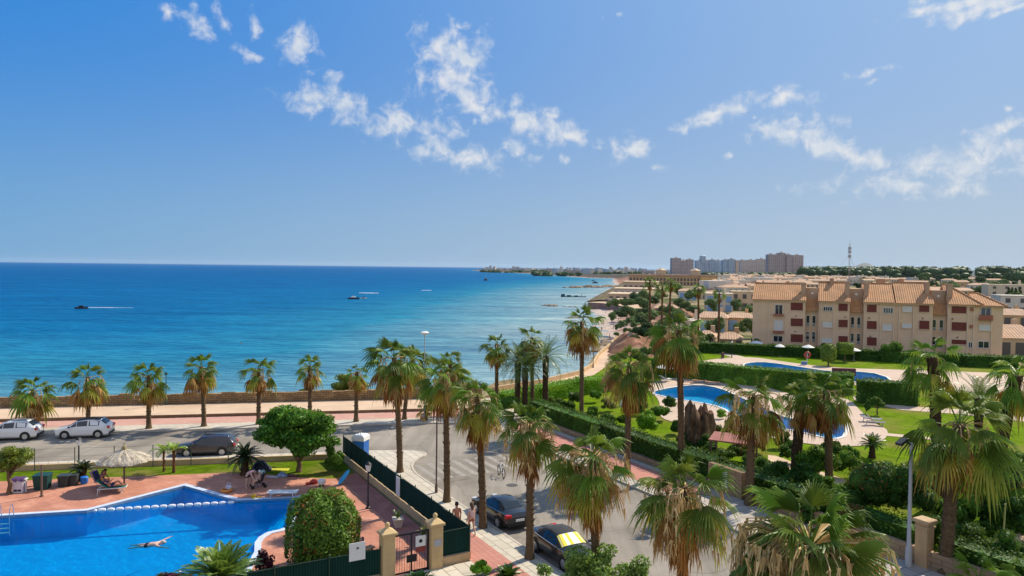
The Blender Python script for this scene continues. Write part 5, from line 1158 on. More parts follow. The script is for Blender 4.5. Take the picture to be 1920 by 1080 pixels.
boat(153, 579, 5.5, .2, 'small dark motor boat with a thin wake on the left of the sea', HULLD)
boat(663, 561, 7, .1, 'grey motor boat left of the white splash', HULLD, canopy=WPL); boat(682, 560, 4, .3, 'tiny white boat right of the grey motor boat', HULLW)
boat(911, 526, 12, 1.2, 'distant sailing boat with bare mast near the far coast', HULLD, True, 12)
boat(1116, 531, 9, .4, 'dark moored boat beyond the rock spit', HULLD); boat(1112, 527, 6, .4, 'small dark moored boat farthest out beyond the rock spit', HULLD)
FOAM = mat('sea_foam', (.75, .8, .82), .9, .1, 1)
def wake(u, v, ln, w, rz, label):
    p = G(u, v, ZS); q = MB(); rg = random.Random(int(u)); n = 26; vs = []; fs = []
    for k in range(n+1):
        t = k/n; hw = w*(.25+.75*math.sin(math.pi*min(1, t*1.1+.05)))*rg.uniform(.5, 1.1); vs += [(ln*(t-.5), -hw, 0), (ln*(t-.5), 0, .12+.1*rg.random()), (ln*(t-.5), hw, 0)]
    for k in range(n): fs += [(k*3, k*3+3, k*3+4, k*3+1), (k*3+1, k*3+4, k*3+5, k*3+2)]
    q.add(vs, fs); tag(q.build('wake', FOAM, loc=(p.x, p.y, ZS+.04), rz=rz), label, 'wake')
wake(692, 549.5, 15, 2.4, .05, 'broad white splash of foam on the sea above the grey motor boat'); wake(800, 544.5, 9, 1.4, .02, 'small white streak of foam to the right of the broad one'); wake(197, 577, 26, .35, .08, 'thin white wake trailing behind the dark motor boat')
rf = thing('floating_jetty', tuple(G(1075, 557, ZS)), .12, 'dark teal floating pontoon with piled gear off the beach', 'pontoon'); TEAL = mat('teal_pontoon', (.02, .07, .09), .7, .2, 1)
q = MB()
for k in range(9): q.cbox(-9+2.05*k, -9+2.05*k+1.95, -2, 2, -.3, .55, .1)
q.build('deck', TEAL, rf); q = MB(); q.cbox(-9, -6.5, -1.4, 1.2, .55, 2.2, .15); q.cbox(-4.6, -2, -1, 1, .55, 1.5, .15); q.cbox(1, 3.4, -1, 1, .55, 1.2, .1); q.tube([(6, 0, .5), (6, 0, 2.6)], .15, 6); q.build('gear', TEAL, rf)
def rocks(name, line, z, label, n, s, seed):
    rg = random.Random(seed); q = MB()
    for k in range(n):
        t = rg.random()*(len(line)-1); i = int(t); a = Vector(line[i]).lerp(Vector(line[i+1]), t-i); ss = s*rg.uniform(.4, 1.2); q.ell((a.x + rg.uniform(-s, s), a.y + rg.uniform(-s, s)*1.5, z), (ss*1.7, ss*1.4, ss*rg.uniform(.4, .7)), 8, 5, 0, .25, rg)
    tag(q.build(name, ROCK), label, 'rocks')
g7 = lambda u, v: G(u, v, ZS)[:2]
rocks('rock_spit', [g7(1062, 540), g7(1085, 539), g7(1120, 539), g7(1160, 537)], ZS, 'long low spit of rocks reaching from the hillside into the bay', 70, 3.2, 1)
rocks('rock_islet', [g7(1022, 573), g7(1040, 574)], ZS, 'flat dark rock islet left of the jetty', 16, 1.3, 2)
rocks('rock_jetty', [g7(1060, 597), g7(1095, 595)], ZS, 'thin line of rocks reaching out from the beach', 16, .8, 3); rocks('rock_shelf', [g7(1055, 575), g7(1082, 576)], ZS, 'faint row of rocks between the islet and the beach', 8, .6, 4)
rocks('shore_rocks', [g7(1128, 655), g7(1135, 640), g7(1122, 660), g7(1130, 648)], ZS+.2, 'pale boulders at the water line below the coast path', 40, .9, 5)
# reddish bluff between the coast path and the beach
bf_ = MB(); tl_ = [(14.2, 118), (16, 126), (19, 136), (23, 149), (28, 163), (34, 178), (41, 193), (46.5, 212), (52, 232), (57, 265), (62, 300), (69, 340)]; dn_ = []
for a_, b_ in zip(tl_[:-1], tl_[1:]):
    for k in range(4): dn_.append((lerp(a_[0], b_[0], k/4), lerp(a_[1], b_[1], k/4)))
vs = []; fs = []
for i, (x, y) in enumerate(dn_):
    env = min(1, i/6)*min(1, (len(dn_)-1-i)/8)
    for j in range(9):
        q_ = j/8; xx = x - 1.5 + q_*12; n_1 = mnoise.noise(Vector((xx*.12, y*.12, 5))) + .8*mnoise.noise(Vector((xx*.4, y*.4, 8))) + .5*mnoise.noise(Vector((xx*.9, y*.9, 2)))
        vs.append((xx, y, -.25 - 2.2*max(0, .2-q_)/.2 + env*(math.sin(min(1, q_*1.6)*math.pi*.62)*2.4*(1-.35*q_) + 2.0*n_1)*(1 if 0 < j < 8 else 0) - (.3 if j == 8 else 0)))
for i in range(len(dn_)-1):
    for j in range(8): fs.append((i*9+j, i*9+j+1, (i+1)*9+j+1, (i+1)*9+j))
bf_.add(vs, fs); struct(bf_, 'rock_bluff', mat('reddish_bluff_rock', (.22, .115, .075), .95, .5, .6, 1, 1.6, .02, (.36, .26, .17), s2=.3), 50)
# dark ridge of the headland that runs down to the bay
hd_ = MB(); a0_ = [G(u, v, ZS) for u, v in ((1098, 566), (1112, 559), (1128, 551), (1145, 543), (1160, 536), (1172, 531))]; vs = []; fs = []
for i, p_ in enumerate(a0_):
    w_ = 16 + 3*i; hh_ = (1.5, 3.2, 4.6, 6.0, 7.2, 7.4)[i]
    for j, (dx, hz) in enumerate(((0, 0), (.12, .45), (.3, .8), (.55, 1.0), (1.0, .9), (2.2, .6))): n_2 = mnoise.noise(Vector((i*1.3, j*1.7, 3))); vs.append((p_.x + dx*w_ + n_2*1.5, p_.y - dx*w_*.25, ZS - .1 + hh_*hz*(1 + .2*n_2)))
for i in range(len(a0_)-1):
    for j in range(5): fs.append((i*6+j, i*6+j+1, (i+1)*6+j+1, (i+1)*6+j))
hd_.add(vs, fs); struct(hd_, 'headland', mat('headland_scrub', (.17, .13, .085), .95, .4, .2, 1, 1.2, .02, (.10, .11, .05), s2=.12), 60)
jw = thing('sea_wall', (0, 0, 0), 0, 'curved reddish sea wall with pale walkway behind the beach', 'sea wall'); jl = [G(u, v, -6.4) for u, v in ((1102, 577), (1125, 578), (1150, 581), (1172, 586), (1188, 594), (1196, 603))]
q = MB(); qa = MB()
for a_, b_ in zip(jl[:-1], jl[1:]):
    d = Vector((b_.x-a_.x, b_.y-a_.y)).normalized(); nn = Vector((-d.y, d.x)); c = [(a_.x, a_.y), (b_.x, b_.y), (b_.x+nn.x*.8, b_.y+nn.y*.8), (a_.x+nn.x*.8, a_.y+nn.y*.8)]; q.prism(ccw(c), -7.2, -3.6); c2_ = [(a_.x, a_.y), (b_.x, b_.y), (b_.x+nn.x*14, b_.y+nn.y*14), (a_.x+nn.x*14, a_.y+nn.y*14)]; qa.prism(ccw(c2_), -3.9, -3.58)
q.build('wall', mat('reddish_sea_wall', (.27, .16, .13), .9, .2, .5), jw); qa.build('walkway', SANDP, jw)
# ---------------------------------------------------------------- walls, fences, gates
def wallrun(name, pts, th, z0, z1, m, label, cat='wall', group=None, cap=None, seed=0, rough=0):
    root = thing(name, (pts[0][0], pts[0][1], 0), 0, label, cat, group); o = Vector((pts[0][0], pts[0][1]))
    rg = random.Random(seed); q = MB(); cp = MB()
    for a, b in zip(pts[:-1], pts[1:]):
        a = Vector(a)-o; b = Vector(b)-o; d = b-a; ln = d.length; k = max(1, int(ln/1.1)) if rough else 1
        for i in range(k):
            p0 = a + d*(i/k); an = math.atan2(d.y, d.x); q.M = Matrix.Translation((p0.x, p0.y, 0)) @ Matrix.Rotation(an, 4, 'Z'); q.box(0, ln/k - (.004 if rough else 0), -th/2, th/2, z0, z1 + (rg.uniform(-rough, rough) if rough else 0))
            if cap: cp.M = q.M; cp.box(-.004*i, ln/k+.006, -th/2-.05, th/2+.05, z1+.001*(i % 2), z1+cap[0])
    q.build('wall', m, root)
    if cap: cp.build('coping', cap[1], root)
    return root
wallrun('stone_sea_wall', [PR(-150+6*k, 78.4) for k in range(28)], .5, .1, 1.35, STONEW, 'long rough brown stone wall along the promenade above the sea', rough=.10, seed=2)
wallrun('low_step', [PR(-150, 72.38), PR(8, 72.38)], .14, .1, .38, mat('step_stone', (.20, .13, .08), .9, .2, 1), 'low brown step between the pink strip and the sandy promenade', 'step')
wallrun('low_garden_wall', [PR(-90, 55.45), (-12.36, 54.2)], .2, 0, .42, TANW, 'low tan wall between the pool lawn and the road pavement')
cw = path_o; wallrun('low_coast_wall', cw, .3, -.3, .55, TANW, 'low tan wall on the sea side of the coast path')
# wire fence on the low wall: slim green posts
WF = thing('wire_fence', (*PR(-60, 55.2), 0), pr, 'thin wire fence with slim dark green posts between the lawn and the road', 'fence'); GPOST = mat('green_metal', (.03, .06, .04), .6, .1)
for k in range(20):
    q = MB(); x = 3.6 + k*2.5 - .9; q.tube([(x, 0, 0), (x, 0, 1.62)], .03, 6); q.build('post', GPOST, WF)
q = MB()
for z_ in (.55, 1.0, 1.55): q.tube([(1, 0, z_), (51, 0, z_)], .006, 3)
q.build('wires', GPOST, WF)
# green screen fence along the street, on its wall
SCRM = brickmat('green_screen_cloth', (.010, .045, .035), (.008, .038, .03), (.006, .026, .022), .12, 8, .03, rough=.75, kind='Object', rot=(R(90), 0, 0), off=0, bump=.4)
def screen(p0, p1, wallh, h, label, n, seed=0):
    p0 = Vector(p0); p1 = Vector(p1); d = p1-p0; ln = d.length; root = thing('screen_fence', (p0.x, p0.y, 0), math.atan2(d.y, d.x), label, 'fence'); rg = random.Random(seed)
    q = MB(); q.box(0, ln, -.11, .11, 0, wallh); q.build('base_wall', TANW, root)
    q = MB(); k = int(ln/.35); vs = []; fs = []
    for i in range(k+1):
        x = ln*i/k; b = .025*math.sin(i*2.1) + rg.uniform(-.015, .015)
        for z_, zz in ((0, wallh+.03), (1, wallh+h*.5), (2, wallh+h + rg.uniform(-.02, .03))): vs.append((x, b*(1.3 if z_ == 1 else .7), zz))
    for i in range(k):
        for j in range(2): fs.append((i*3+j, i*3+3+j, i*3+4+j, i*3+1+j))
    q.add(vs, fs); q.build('screen', SCRM, root)
    for i in range(n+1):
        x = ln*i/n; q = MB(); q.tube([(x, .05, wallh-.02), (x, .05, wallh+h+.12)], .03, 6); q.build('post', GPOST, root)
    q = MB(); q.tube([(0, .05, wallh+h-.02), (ln, .05, wallh+h-.02)], .018, 5); q.build('rail', GPOST, root); return root
fc0 = (corner_f.x, corner_f.y); fc1 = (-1.95, 35.5)
FS = screen(fc0, fc1, .45, 1.28, 'long dark green screen fence on a tan base wall beside the side street', 9)
gp1 = Vector((-3.5, 34.55)); gp2 = Vector((-5.55, 33.35)); gd = (gp2-gp1).normalized()
screen(fc1, tuple(gp1 - gd*.35), .5, 1.25, 'short dark green screen panel on a tan wall right of the gate pillar', 1, 3)
screen(tuple(gp2 + gd*.35), (-16, 27.6), .3, 1.2, 'lower dark green screen fence in front of the round clipped bush', 5, 4)
PILM = mat('tan_pillar_render', (.56, .40, .20), .85, .1, 2, .1, 14)
def pillar(p, rz, h, label, w=.58, fin=True):
    root = thing('gate_pillar', (p[0], p[1], 0), rz, label, 'pillar'); q = MB(); a = w/2; q.cbox(-a, a, -a, a, 0, h, .015); q.build('shaft', PILM, root)
    q = MB(); q.cbox(-a-.08, a+.08, -a-.08, a+.08, h, h+.12, .02); q.add([(-a-.05, -a-.05, h+.12), (a+.05, -a-.05, h+.12), (a+.05, a+.05, h+.12), (-a-.05, a+.05, h+.12), (0, 0, h+.34)], [(0, 1, 4), (1, 2, 4), (2, 3, 4), (3, 0, 4)]); q.build('capital', PILM, root)
    if fin: q = MB(); q.lathe([(.12, h+.26), (.08, h+.32), (.12, h+.42), (.09, h+.5), (.01, h+.55)], 10); q.build('finial', PILM, root, 60)
    return root
grz = math.atan2(gd.y, gd.x)
P1 = pillar(gp1, grz, 2.15, 'tan gate pillar with ball finial and small grey plaque, right of the gate'); pillar(gp2, grz, 2.1, 'tan gate pillar with pyramid cap, left of the gate')
q = MB(); q.cbox(-.2, .16, .292, .305, 1.2, 1.5, .003); q.build('plaque', mat('grey_plaque', (.42, .44, .48), .5, .1), P1)
GT = thing('metal_gate', (gp1.x, gp1.y, 0), grz, 'dark metal gate with notice boards between the two tan pillars', 'gate'); gl_ = (gp2-gp1).length - .6; q = MB()
for x in (.32, .32+gl_/2-.05, .30+gl_-.04): q.box(x, x+.06, -.03, .03, .06, 1.95)
q.box(.32, .3+gl_, -.028, .028, 1.88, 1.97); q.box(.32, .3+gl_, -.028, .028, .1, .17); q.build('frame', BLK, GT)
q = MB()
for k in range(14): x = .4 + (gl_-.15)*k/13; q.tube([(x, 0, .15), (x, 0, 1.9)], .008, 4)
q.build('bars', BLK, GT)
WSIGN = mat('white_sign_board', (.70, .70, .68), .6, .05, 4)
q = MB(); q.box(.50, 1.0, .04, .055, 1.25, 1.75); q.build('notice_board', WSIGN, GT); q = MB(); q.box(.52, .98, .04, .054, .98, 1.22); q.build('red_notice', mat('dark_red_sign', (.25, .05, .04), .6), GT)
q = MB(); q.lathe([(.09, .056), (.09, .059)], 12, (0, 0)); q.v = [(.75+x, .0575+(z-.057), 1.5+y) for x, y, z in q.v]; q.build('notice_symbol', BLK, GT)
q = MB(); q.box(.95, 1.45, .05, .08, .6, .95); q.build('lock_plate', BLK, GT)
def sign(p, rz, w, h, z0, label, cat='sign', m=None, y=.0, name='sign', dot=False):
    root = thing(name, (p[0], p[1], 0), rz, label, cat); q = MB(); q.box(-w/2, w/2, y-.012, y+.012, z0, z0+h); q.build('board', m or WSIGN, root)
    if dot: q = MB(); q.box(-w*.1, w*.06, y+.012, y+.016, z0+h*.62, z0+h*.74); q.build('mark', mat('sign_print', (.08, .08, .12), .6), root)
    return root
fa = math.atan2(fc1[1]-fc0[1], fc1[0]-fc0[0]); mid = Vector(fc0).lerp(Vector(fc1), .555); n_ = Vector((math.sin(fa), -math.cos(fa)))
s_ = sign((mid.x - SN.x*.10, mid.y - SN.y*.10), fa, .62, 1.1, .62, 'tall white notice on the green screen fence facing the pool')
q = MB()
for k in range(7): q.box(-.22, .2 - .05*(k % 3), -.018, -.0125, .78+.12*k, .81+.12*k)
q.build('print', mat('faint_print', (.5, .5, .55), .6), s_)
sg = gp2 + gd*1.45; sign((sg.x - gd.y*.12, sg.y + gd.x*.12), grz, .74, .8, 1.2, 'square white sign on the low green fence left of the gate', dot=True)

# ---------------------------------------------------------------- lamps and posts
GREYM = mat('grey_galvanised_metal', (.40, .41, .42), .5, .06, 2); BLKM = mat('black_lamp_metal', (.02, .022, .025), .5, .1); OPAL = mat('opal_lamp_glass', (.75, .74, .70), .3, .03); BRNP = mat('brown_post', (.14, .09, .07), .7, .15, 3)
def lamp(p, h, label, style='lantern', m=None, z=0, group=None, r=.05):
    root = thing('street_lamp', (p[0], p[1], z), 0, label, 'street lamp', group); m = m or BLKM; q = MB()
    if style == 'lantern':
        q.lathe([(.14, 0), (.14, .12), (.08, .18), (.07, .5), (r, .55), (r*.85, h-.55), (.09, h-.5)], 10); q.build('pole', m, root, 40)
        q = MB(); q.lathe([(.10, h-.5), (.19, h-.12), (.19, h-.10)], 6); q.build('lamp_glass', OPAL, root); q = MB(); q.lathe([(.22, h-.10), (.12, h+.02), (.03, h+.06), (.02, h+.14)], 6); q.build('cap', m, root)
    elif style == 'disc':
        q.lathe([(.13, 0), (.12, .6), (r, .7), (r*.8, h-.2)], 10); q.build('pole', m, root, 40); q = MB(); q.lathe([(.05, h-.25), (.36, h-.12), (.40, h), (.25, h+.1), (.02, h+.13)], 14); q.build('lamp_head', OPAL, root, 40)
    elif style == 'slim':
        q.lathe([(.1, 0), (.09, .5), (r, .55), (r*.8, h)], 8); q.build('pole', m, root, 40); q = MB(); q.lathe([(r, h), (.14, h+.03), (.14, h+.25), (.02, h+.3)], 8); q.build('lamp_head', m, root, 40)
    else:
        q.lathe([(.16, 0), (.15, .9), (.1, 1.0), (.07, h)], 10); q.build('pole', m, root, 40); q = MB(); q.tube([(0, 0, h-.1), (-.5, -.2, h+.15)], .04, 6); q.M = Matrix.Translation((-.6, -.25, h+.12)) @ Matrix.Rotation(.4, 4, 'Z') @ Matrix.Rotation(R(-25), 4, 'Y'); q.cbox(-.28, .28, -.17, .17, -.06, .06, .02); q.build('lamp_head', BLKM, root)
    return root
lamp(G(690, 955), 2.75, 'black classic lantern post on the red path beside the green fence'); lamp(G(148, 899), 2.75, 'black classic lantern post behind the dark bins at the pool edge')
lamp(PR(*(lambda p: (p.x*PD.x+p.y*PD.y, 68.1))(G(797, 795))), 8.1, 'tall grey promenade lamp with white disc head rising above the small palms', 'disc', GREYM, .12)
lamp(PR(*(lambda p: (p.x*PD.x+p.y*PD.y, 77.7))(G(312, 765))), 3.0, 'slim dark lamp post against the stone sea wall', 'slim', GPOST, .3)
lamp(G(818, 927), 6.2, 'slim brown lamp post at the kerb between two trunks near the crossing', 'slim', BRNP, .1, r=.055)
lamp(G(1112, 690), 3.9, 'small dark lamp on the coast path above the beach', 'slim', BLKM); lamp(G(1372, 671), 2.9, 'dark garden lamp with white head beside the upper pool terrace', 'lantern')
lamp(ST(27.0, 16.05), 6.0, 'grey lamp post with black floodlight in front of the garden hedge', 'flood', GREYM, .1)
pl = thing('wooden_post', tuple(G(78, 931, .06)), 0, 'slim brown wooden post standing alone on the terrace left of the bins', 'post'); q = MB(); q.lathe([(.065, 0), (.05, 1.95)], 8); q.build('shaft', BRNP, pl); q = MB(); q.lathe([(.12, 0), (.12, .06)], 10); q.build('foot', BRNP, pl)
lp_ = thing('leaning_post', tuple(G(1877, 1078)), 0, 'thin yellowish bamboo stake in the hedge at lower right', 'post'); q = MB(); q.tube([(0, 0, 0), (.1, 0, 3.4)], .045, 6); q.build('stake', mat('bamboo', (.36, .36, .12), .7), lp_)
# ---------------------------------------------------------------- pool terrace things
THM = mat('dry_thatch', (.46, .40, .31), .95, .25, 8, .8, 30, .1, (.30, .25, .19), stretch=(1, 1, .3))
tp = G(233, 912, .06); T_ = thing('thatched_parasol', tuple(tp), 0, 'large thatched parasol on a brown pole behind the lounger pair', 'parasol'); q = MB(); q.lathe([(.16, 0), (.16, .08), (.055, .1), (.05, 2.35)], 8); q.build('pole', BRNP, T_)
q = MB(); rg = random.Random(4); n = 40; vs = [(0, 0, 2.42)]; fs = []
for r_, z_ in ((.5, 2.24), (1.0, 2.02), (1.42, 1.80), (1.55, 1.66)):
    for k in range(n): a = 6.2832*k/n; rr_ = r_*(1 + rg.uniform(-.05, .05)); vs.append((rr_*math.cos(a), rr_*math.sin(a), z_ + rg.uniform(-.05, .05)))
for k in range(n):
    fs.append((0, 1+k, 1+(k+1) % n))
    for i in range(3): fs.append((1+i*n+k, 1+(i+1)*n+k, 1+(i+1)*n+(k+1) % n, 1+i*n+(k+1) % n))
q.add(vs, fs)
for k in range(420):                                                # loose straw ends
    a = rg.uniform(0, 6.283); r_ = rg.uniform(.35, 1.5); z_ = 2.42-r_*.46; d = Vector((math.cos(a), math.sin(a), 0)); s = Vector((-d.y, d.x, 0))*.03; p = d*r_ + Vector((0, 0, z_+.04)); e = p + d*rg.uniform(.15, .32) - Vector((0, 0, rg.uniform(.05, .22))) + s*rg.uniform(-2, 2); q.add([p-s, p+s, e], [(0, 1, 2)])
q.build('thatch_canopy', THM, T_); q = MB(); q.lathe([(.17, 2.36), (.13, 2.55), (.05, 2.62)], 8); q.tube([(0, 0, 2.5), (0, 0, 2.85)], .025, 6); q.build('top_knot', mat('straw_knot', (.28, .22, .10), .95), T_)
def bin_(u, v, w, h, label, m, lid=True):
    p = G(u, v, .06); root = thing('rubbish_bin', tuple(p), .2, label, 'bin'); q = MB(); q.add([(-w*.42, -w*.40, 0), (w*.42, -w*.40, 0), (w*.42, w*.40, 0), (-w*.42, w*.40, 0), (-w/2, -w/2, h), (w/2, -w/2, h), (w/2, w/2, h), (-w/2, w/2, h)], [(3,2,1,0), (4,5,6,7), (0,1,5,4), (1,2,6,5), (2,3,7,6), (3,0,4,7)]); q.build('body', m, root)
    q = MB(); q.cbox(-w/2-.04, w/2+.04, -w/2-.04, w/2+.04, h, h+.07, .02); q.build('lid', m, root); return root
GBIN = mat('dark_green_plastic', (.01, .05, .045), .5, .1, 3); DBIN = mat('dark_grey_plastic', (.035, .045, .045), .5, .1, 3)
bin_(80, 916, .85, .85, 'dark green square bin behind the lone wooden post', GBIN); bin_(121, 911, .62, .65, 'dark grey planter bin, left one under the lantern post', DBIN); bin_(138, 909, .5, .62, 'dark grey planter bin, right one under the lantern post', DBIN)
bl_ = G(158, 907, .06); q = MB(); q.lathe([(.16, 0), (.22, .1), (.24, .42), (.2, .46)], 12, (0, 0)); tag(q.build('bucket', mat('bright_blue_plastic', (.02, .16, .55), .4), loc=tuple(bl_), smooth=40), 'bright blue bucket beside the dark planter bins', 'bucket')
cabp = G(37, 922, .06); cb = thing('poolside_cabinet', tuple(cabp), .15, 'white plastic cabinet with dark drawers and a purple towel on top', 'cabinet'); q = MB(); q.cbox(-.3, .3, -.28, .28, 0, .82, .03); q.build('body', mat('lilac_white_plastic', (.58, .56, .62), .5, .05), cb)
q = MB()
for x in (-.2, 0.02): q.cbox(x, x+.18, -.30, -.281, .1, .22, .004)
q.build('drawer', DKF, cb); q = MB(); q.cbox(.36, .42, -.1, -.04, 0, .8, .01); q.cbox(.2, .46, -.25, .1, .8, .84, .01); q.build('side_shelf', WPL, cb)
q = MB(); rg = random.Random(8); n = 9; q.add([(-.36 + .09*i, -.33 + .11*j, .88 + .05*math.sin(i*1.7+j*2.3) - (.14 if j == 0 else 0)) for j in range(6) for i in range(n)], [(j*n+i, j*n+i+1, j*n+n+1+i, j*n+n+i) for j in range(5) for i in range(n-1)]); tag(q.build('towel', mat('dark_purple_towel', (.10, .05, .16), .95, .3, 6), loc=tuple(cabp), rz=.15, smooth=180), 'dark purple towel lying on the white cabinet', 'towel')
# ladder, lane float line, poolside clutter
ld = thing('pool_ladder', tuple(G(9, 972, .1)), R(14), 'chrome pool ladder rails at the left end of the pool edge', 'ladder'); q = MB()
for x in (-.3, .3): q.tube([(x, .35, 0), (x, .34, .5), (x, .2, .72), (x, -.05, .72), (x, -.2, .5), (x, -.22, -.9)], .022, 8)
q.build('rails', CHR, ld); q = MB()
for z_ in (-.25, -.5, -.75): q.box(-.3, .3, -.28, -.18, z_, z_+.03)
q.build('steps', WPL, ld)
fl0 = G(166, 958, -.05); fl1 = G(441, 942, -.05); FLM = mat('white_float', (.74, .74, .76), .4, .04); rp_ = MB(); rp_.tube([fl0 - Vector((.3, 0, 0)), fl1 + Vector((.4, 0, 0))], .012, 5); tag(rp_.build('float_rope', BLUF), 'rope of the float line across the corner of the blue pool', 'rope')
fd = (fl1-fl0); fdn = fd.normalized(); fq = None
for k in range(17):
    c = fl0 + fd*((k+.5)/17)
    if fq is None:
        q = MB(); q.lathe([(.03, -.21), (.09, -.17), (.115, -.06), (.115, .06), (.09, .17), (.03, .21)], 10); q.v = [(z, x, y) for x, y, z in q.v]; fq = q.build('lane_float', FLM, smooth=40); o = fq
    else: o = fq.copy(); COL.objects.link(o)
    o.location = c; o.rotation_euler = (0, 0, math.atan2(fdn.y, fdn.x) + (.09 if k % 2 else -.06)); tag(o, 'white oblong float of the line across the pool corner', 'lane float', 'floats on the pool rope')
lounger(G(528, 934), .08, 'white plastic lounger lying low at the far pool edge', None, 0, WPL)
sk = G(475, 935, .06); q = MB(); q.lathe([(.10, 0), (.17, .22), (.18, .23)], 12); q.ell((.3, .1, .07), (.16, .05, .06), 8, 5); tag(q.build('sand_bucket', mat('yellow_plastic', (.72, .42, .02), .4), loc=tuple(sk), smooth=50), 'yellow sand bucket on the terrace near the far pool corner', 'toy')
rg_ = G(424, 922, .06); q = MB(); vs = []; fs = []
for i in range(16):
    for j in range(8): a = 6.2832*i/16; b = 6.2832*j/8; r_ = .30+.10*math.cos(b); vs.append((r_*math.cos(a), r_*math.sin(a), .10+.10*math.sin(b)))
for i in range(16):
    for j in range(8): fs.append((i*8+j, ((i+1) % 16)*8+j, ((i+1) % 16)*8+(j+1) % 8, i*8+(j+1) % 8))
q.add(vs, fs); tag(q.build('swim_ring', mat('orange_swim_ring', (.62, .22, .05), .4), loc=tuple(rg_), smooth=180), 'orange swim ring on the terrace left of the pushchair', 'swim ring')
q = MB(); q.cbox(-.17, .17, -.1, .1, 0, .2, .05); q.tube([(-.12, 0, .18), (-.06, 0, .36), (.06, 0, .36), (.12, 0, .18)], .018, 6); tag(q.build('beach_bag', mat('white_blue_bag', (.55, .56, .66), .8, .2, 6), loc=tuple(rg_ + Vector((.1, .15, .16))), smooth=40), 'white and blue beach bag lying on the orange swim ring', 'bag')
tb = G(600, 912, .06); tt = thing('stool', tuple(tb + Vector((.1, 0, 0))), 0, 'round white stool with dark base behind the round clipped bush', 'stool'); q = MB(); q.lathe([(.17, 0), (.15, .16)], 12); q.build('base', BLK, tt); q = MB(); q.lathe([(.22, .16), (.26, .25), (.25, .42), (.12, .48)], 14); q.build('seat', WPL, tt, 50)
q = MB(); rg = random.Random(2); q.ell((0, 0, .14), (.28, .2, .15), 10, 6, 0, .18, rg); q.ell((-.35, -.25, .09), (.16, .13, .09), 8, 5, 0, .2, rg); tag(q.build('beach_bag', REDF, loc=tuple(G(589, 907, .06)), smooth=60), 'crumpled dark red beach bag next to the white stool', 'bag')
q = MB(); q.cbox(-.75, .75, -.3, .3, 0, .04, .02); tag(q.build('airbed', mat('yellow_airbed', (.52, .48, .02), .5, .1, 3), loc=tuple(G(521, 881, .06)), rz=.05), 'yellow airbed on the lawn under the tree', 'airbed')
q = MB()
pts_ = [(-.9, .02), (-.6, .2), (0, .27), (.6, .24), (.95, .10), (1.02, 0), (.95, -.10), (.6, -.24), (0, -.27), (-.6, -.2), (-.9, -.02)]; q.prism(ccw(pts_), -.04, .04); bo_ = q.build('paddle_board', mat('blue_board', (.05, .30, .52), .4, .1, 2), loc=tuple(G(644, 896, .5))); bo_.rotation_euler = (R(15), R(-48), R(40)); bo_.scale = (.62, .62, .7); tag(bo_, 'light blue board leaning in the corner by the green fence', 'board')
tn = G(494, 881, .05); q = MB(); n = 9; vs = []; fs = []
for i in range(n):
    for j in range(7): a = math.pi*j/6; x = -.8+1.6*i/8; hh_ = .75*math.sin(math.pi*min(1, (i+.6)/7.2)); vs.append((x, -.55*math.cos(a), hh_*math.sin(a)))
for i in range(n-1):
    for j in range(6): fs.append((i*7+j, i*7+7+j, i*7+8+j, i*7+1+j))
q.add(vs, fs); tag(q.build('beach_tent', mat('dark_blue_tent', (.015, .02, .04), .7, .1), loc=tuple(tn), rz=.3, smooth=60), 'dark blue pop up beach tent on the shaded lawn', 'tent')
def heap(u, v, m, label, sx, sy, h, seed, name='towel_heap', cat='towels'):
    rg = random.Random(seed); q = MB(); n = 10; q.add([(sx*(i/9-.5), sy*(j/7-.5), .01 + h*max(0, math.sin(math.pi*i/9)*math.sin(math.pi*j/7))*(.6+.5*math.sin(i*1.9+seed)*math.cos(j*2.3)) + rg.uniform(0, .04)) for j in range(8) for i in range(n)], [(j*n+i, j*n+i+1, j*n+n+1+i, j*n+n+i) for j in range(7) for i in range(n-1)]); return tag(q.build(name, m, loc=tuple(G(u, v, .07)), rz=rg.uniform(-.3, .3), smooth=180), label, cat)
heap(529, 893, mat('blue_grey_cloth', (.20, .26, .40), .95, .3, 6), 'blue grey towels heaped at the lawn edge', .7, .6, .35, 3); heap(511, 895, mat('pale_cloth', (.40, .40, .45), .95, .3, 6), 'pale clothes spread at the lawn edge', .9, .35, .12, 4); heap(547, 893, mat('dark_red_cloth', (.12, .05, .06), .95, .3, 6), 'dark clothes and bag at the lawn edge', .8, .4, .16, 5)
bt = thing('beach_toy', tuple(G(493, 890, .06)), 0, 'white and turquoise ball beside the pushchair', 'ball'); q = MB(); q.ell((0, 0, .17), (.17, .17, .17), 12, 8); q.build('ball', mat('turquoise_ball', (.40, .62, .62), .4, .3, 4), bt, 180); sc_ = thing('scooter', tuple(G(459, 880, .05)), .8, 'pale child scooter leaning on the palm behind the bending person', 'scooter'); q = MB(); q.tube([(-.3, 0, .1), (.25, 0, .1), (.32, 0, .75)], .02, 6); q.tube([(.32, -.18, .75), (.32, .18, .75)], .018, 6); q.build('frame', WPL, sc_)
for x in (-.32, .3): q = MB(); q.M = Matrix.Translation((x, 0, .08)) @ Matrix.Rotation(R(90), 4, 'X'); q.lathe([(.07, -.02), (.07, .02)], 10); q.build('wheel', TYRE, sc_)
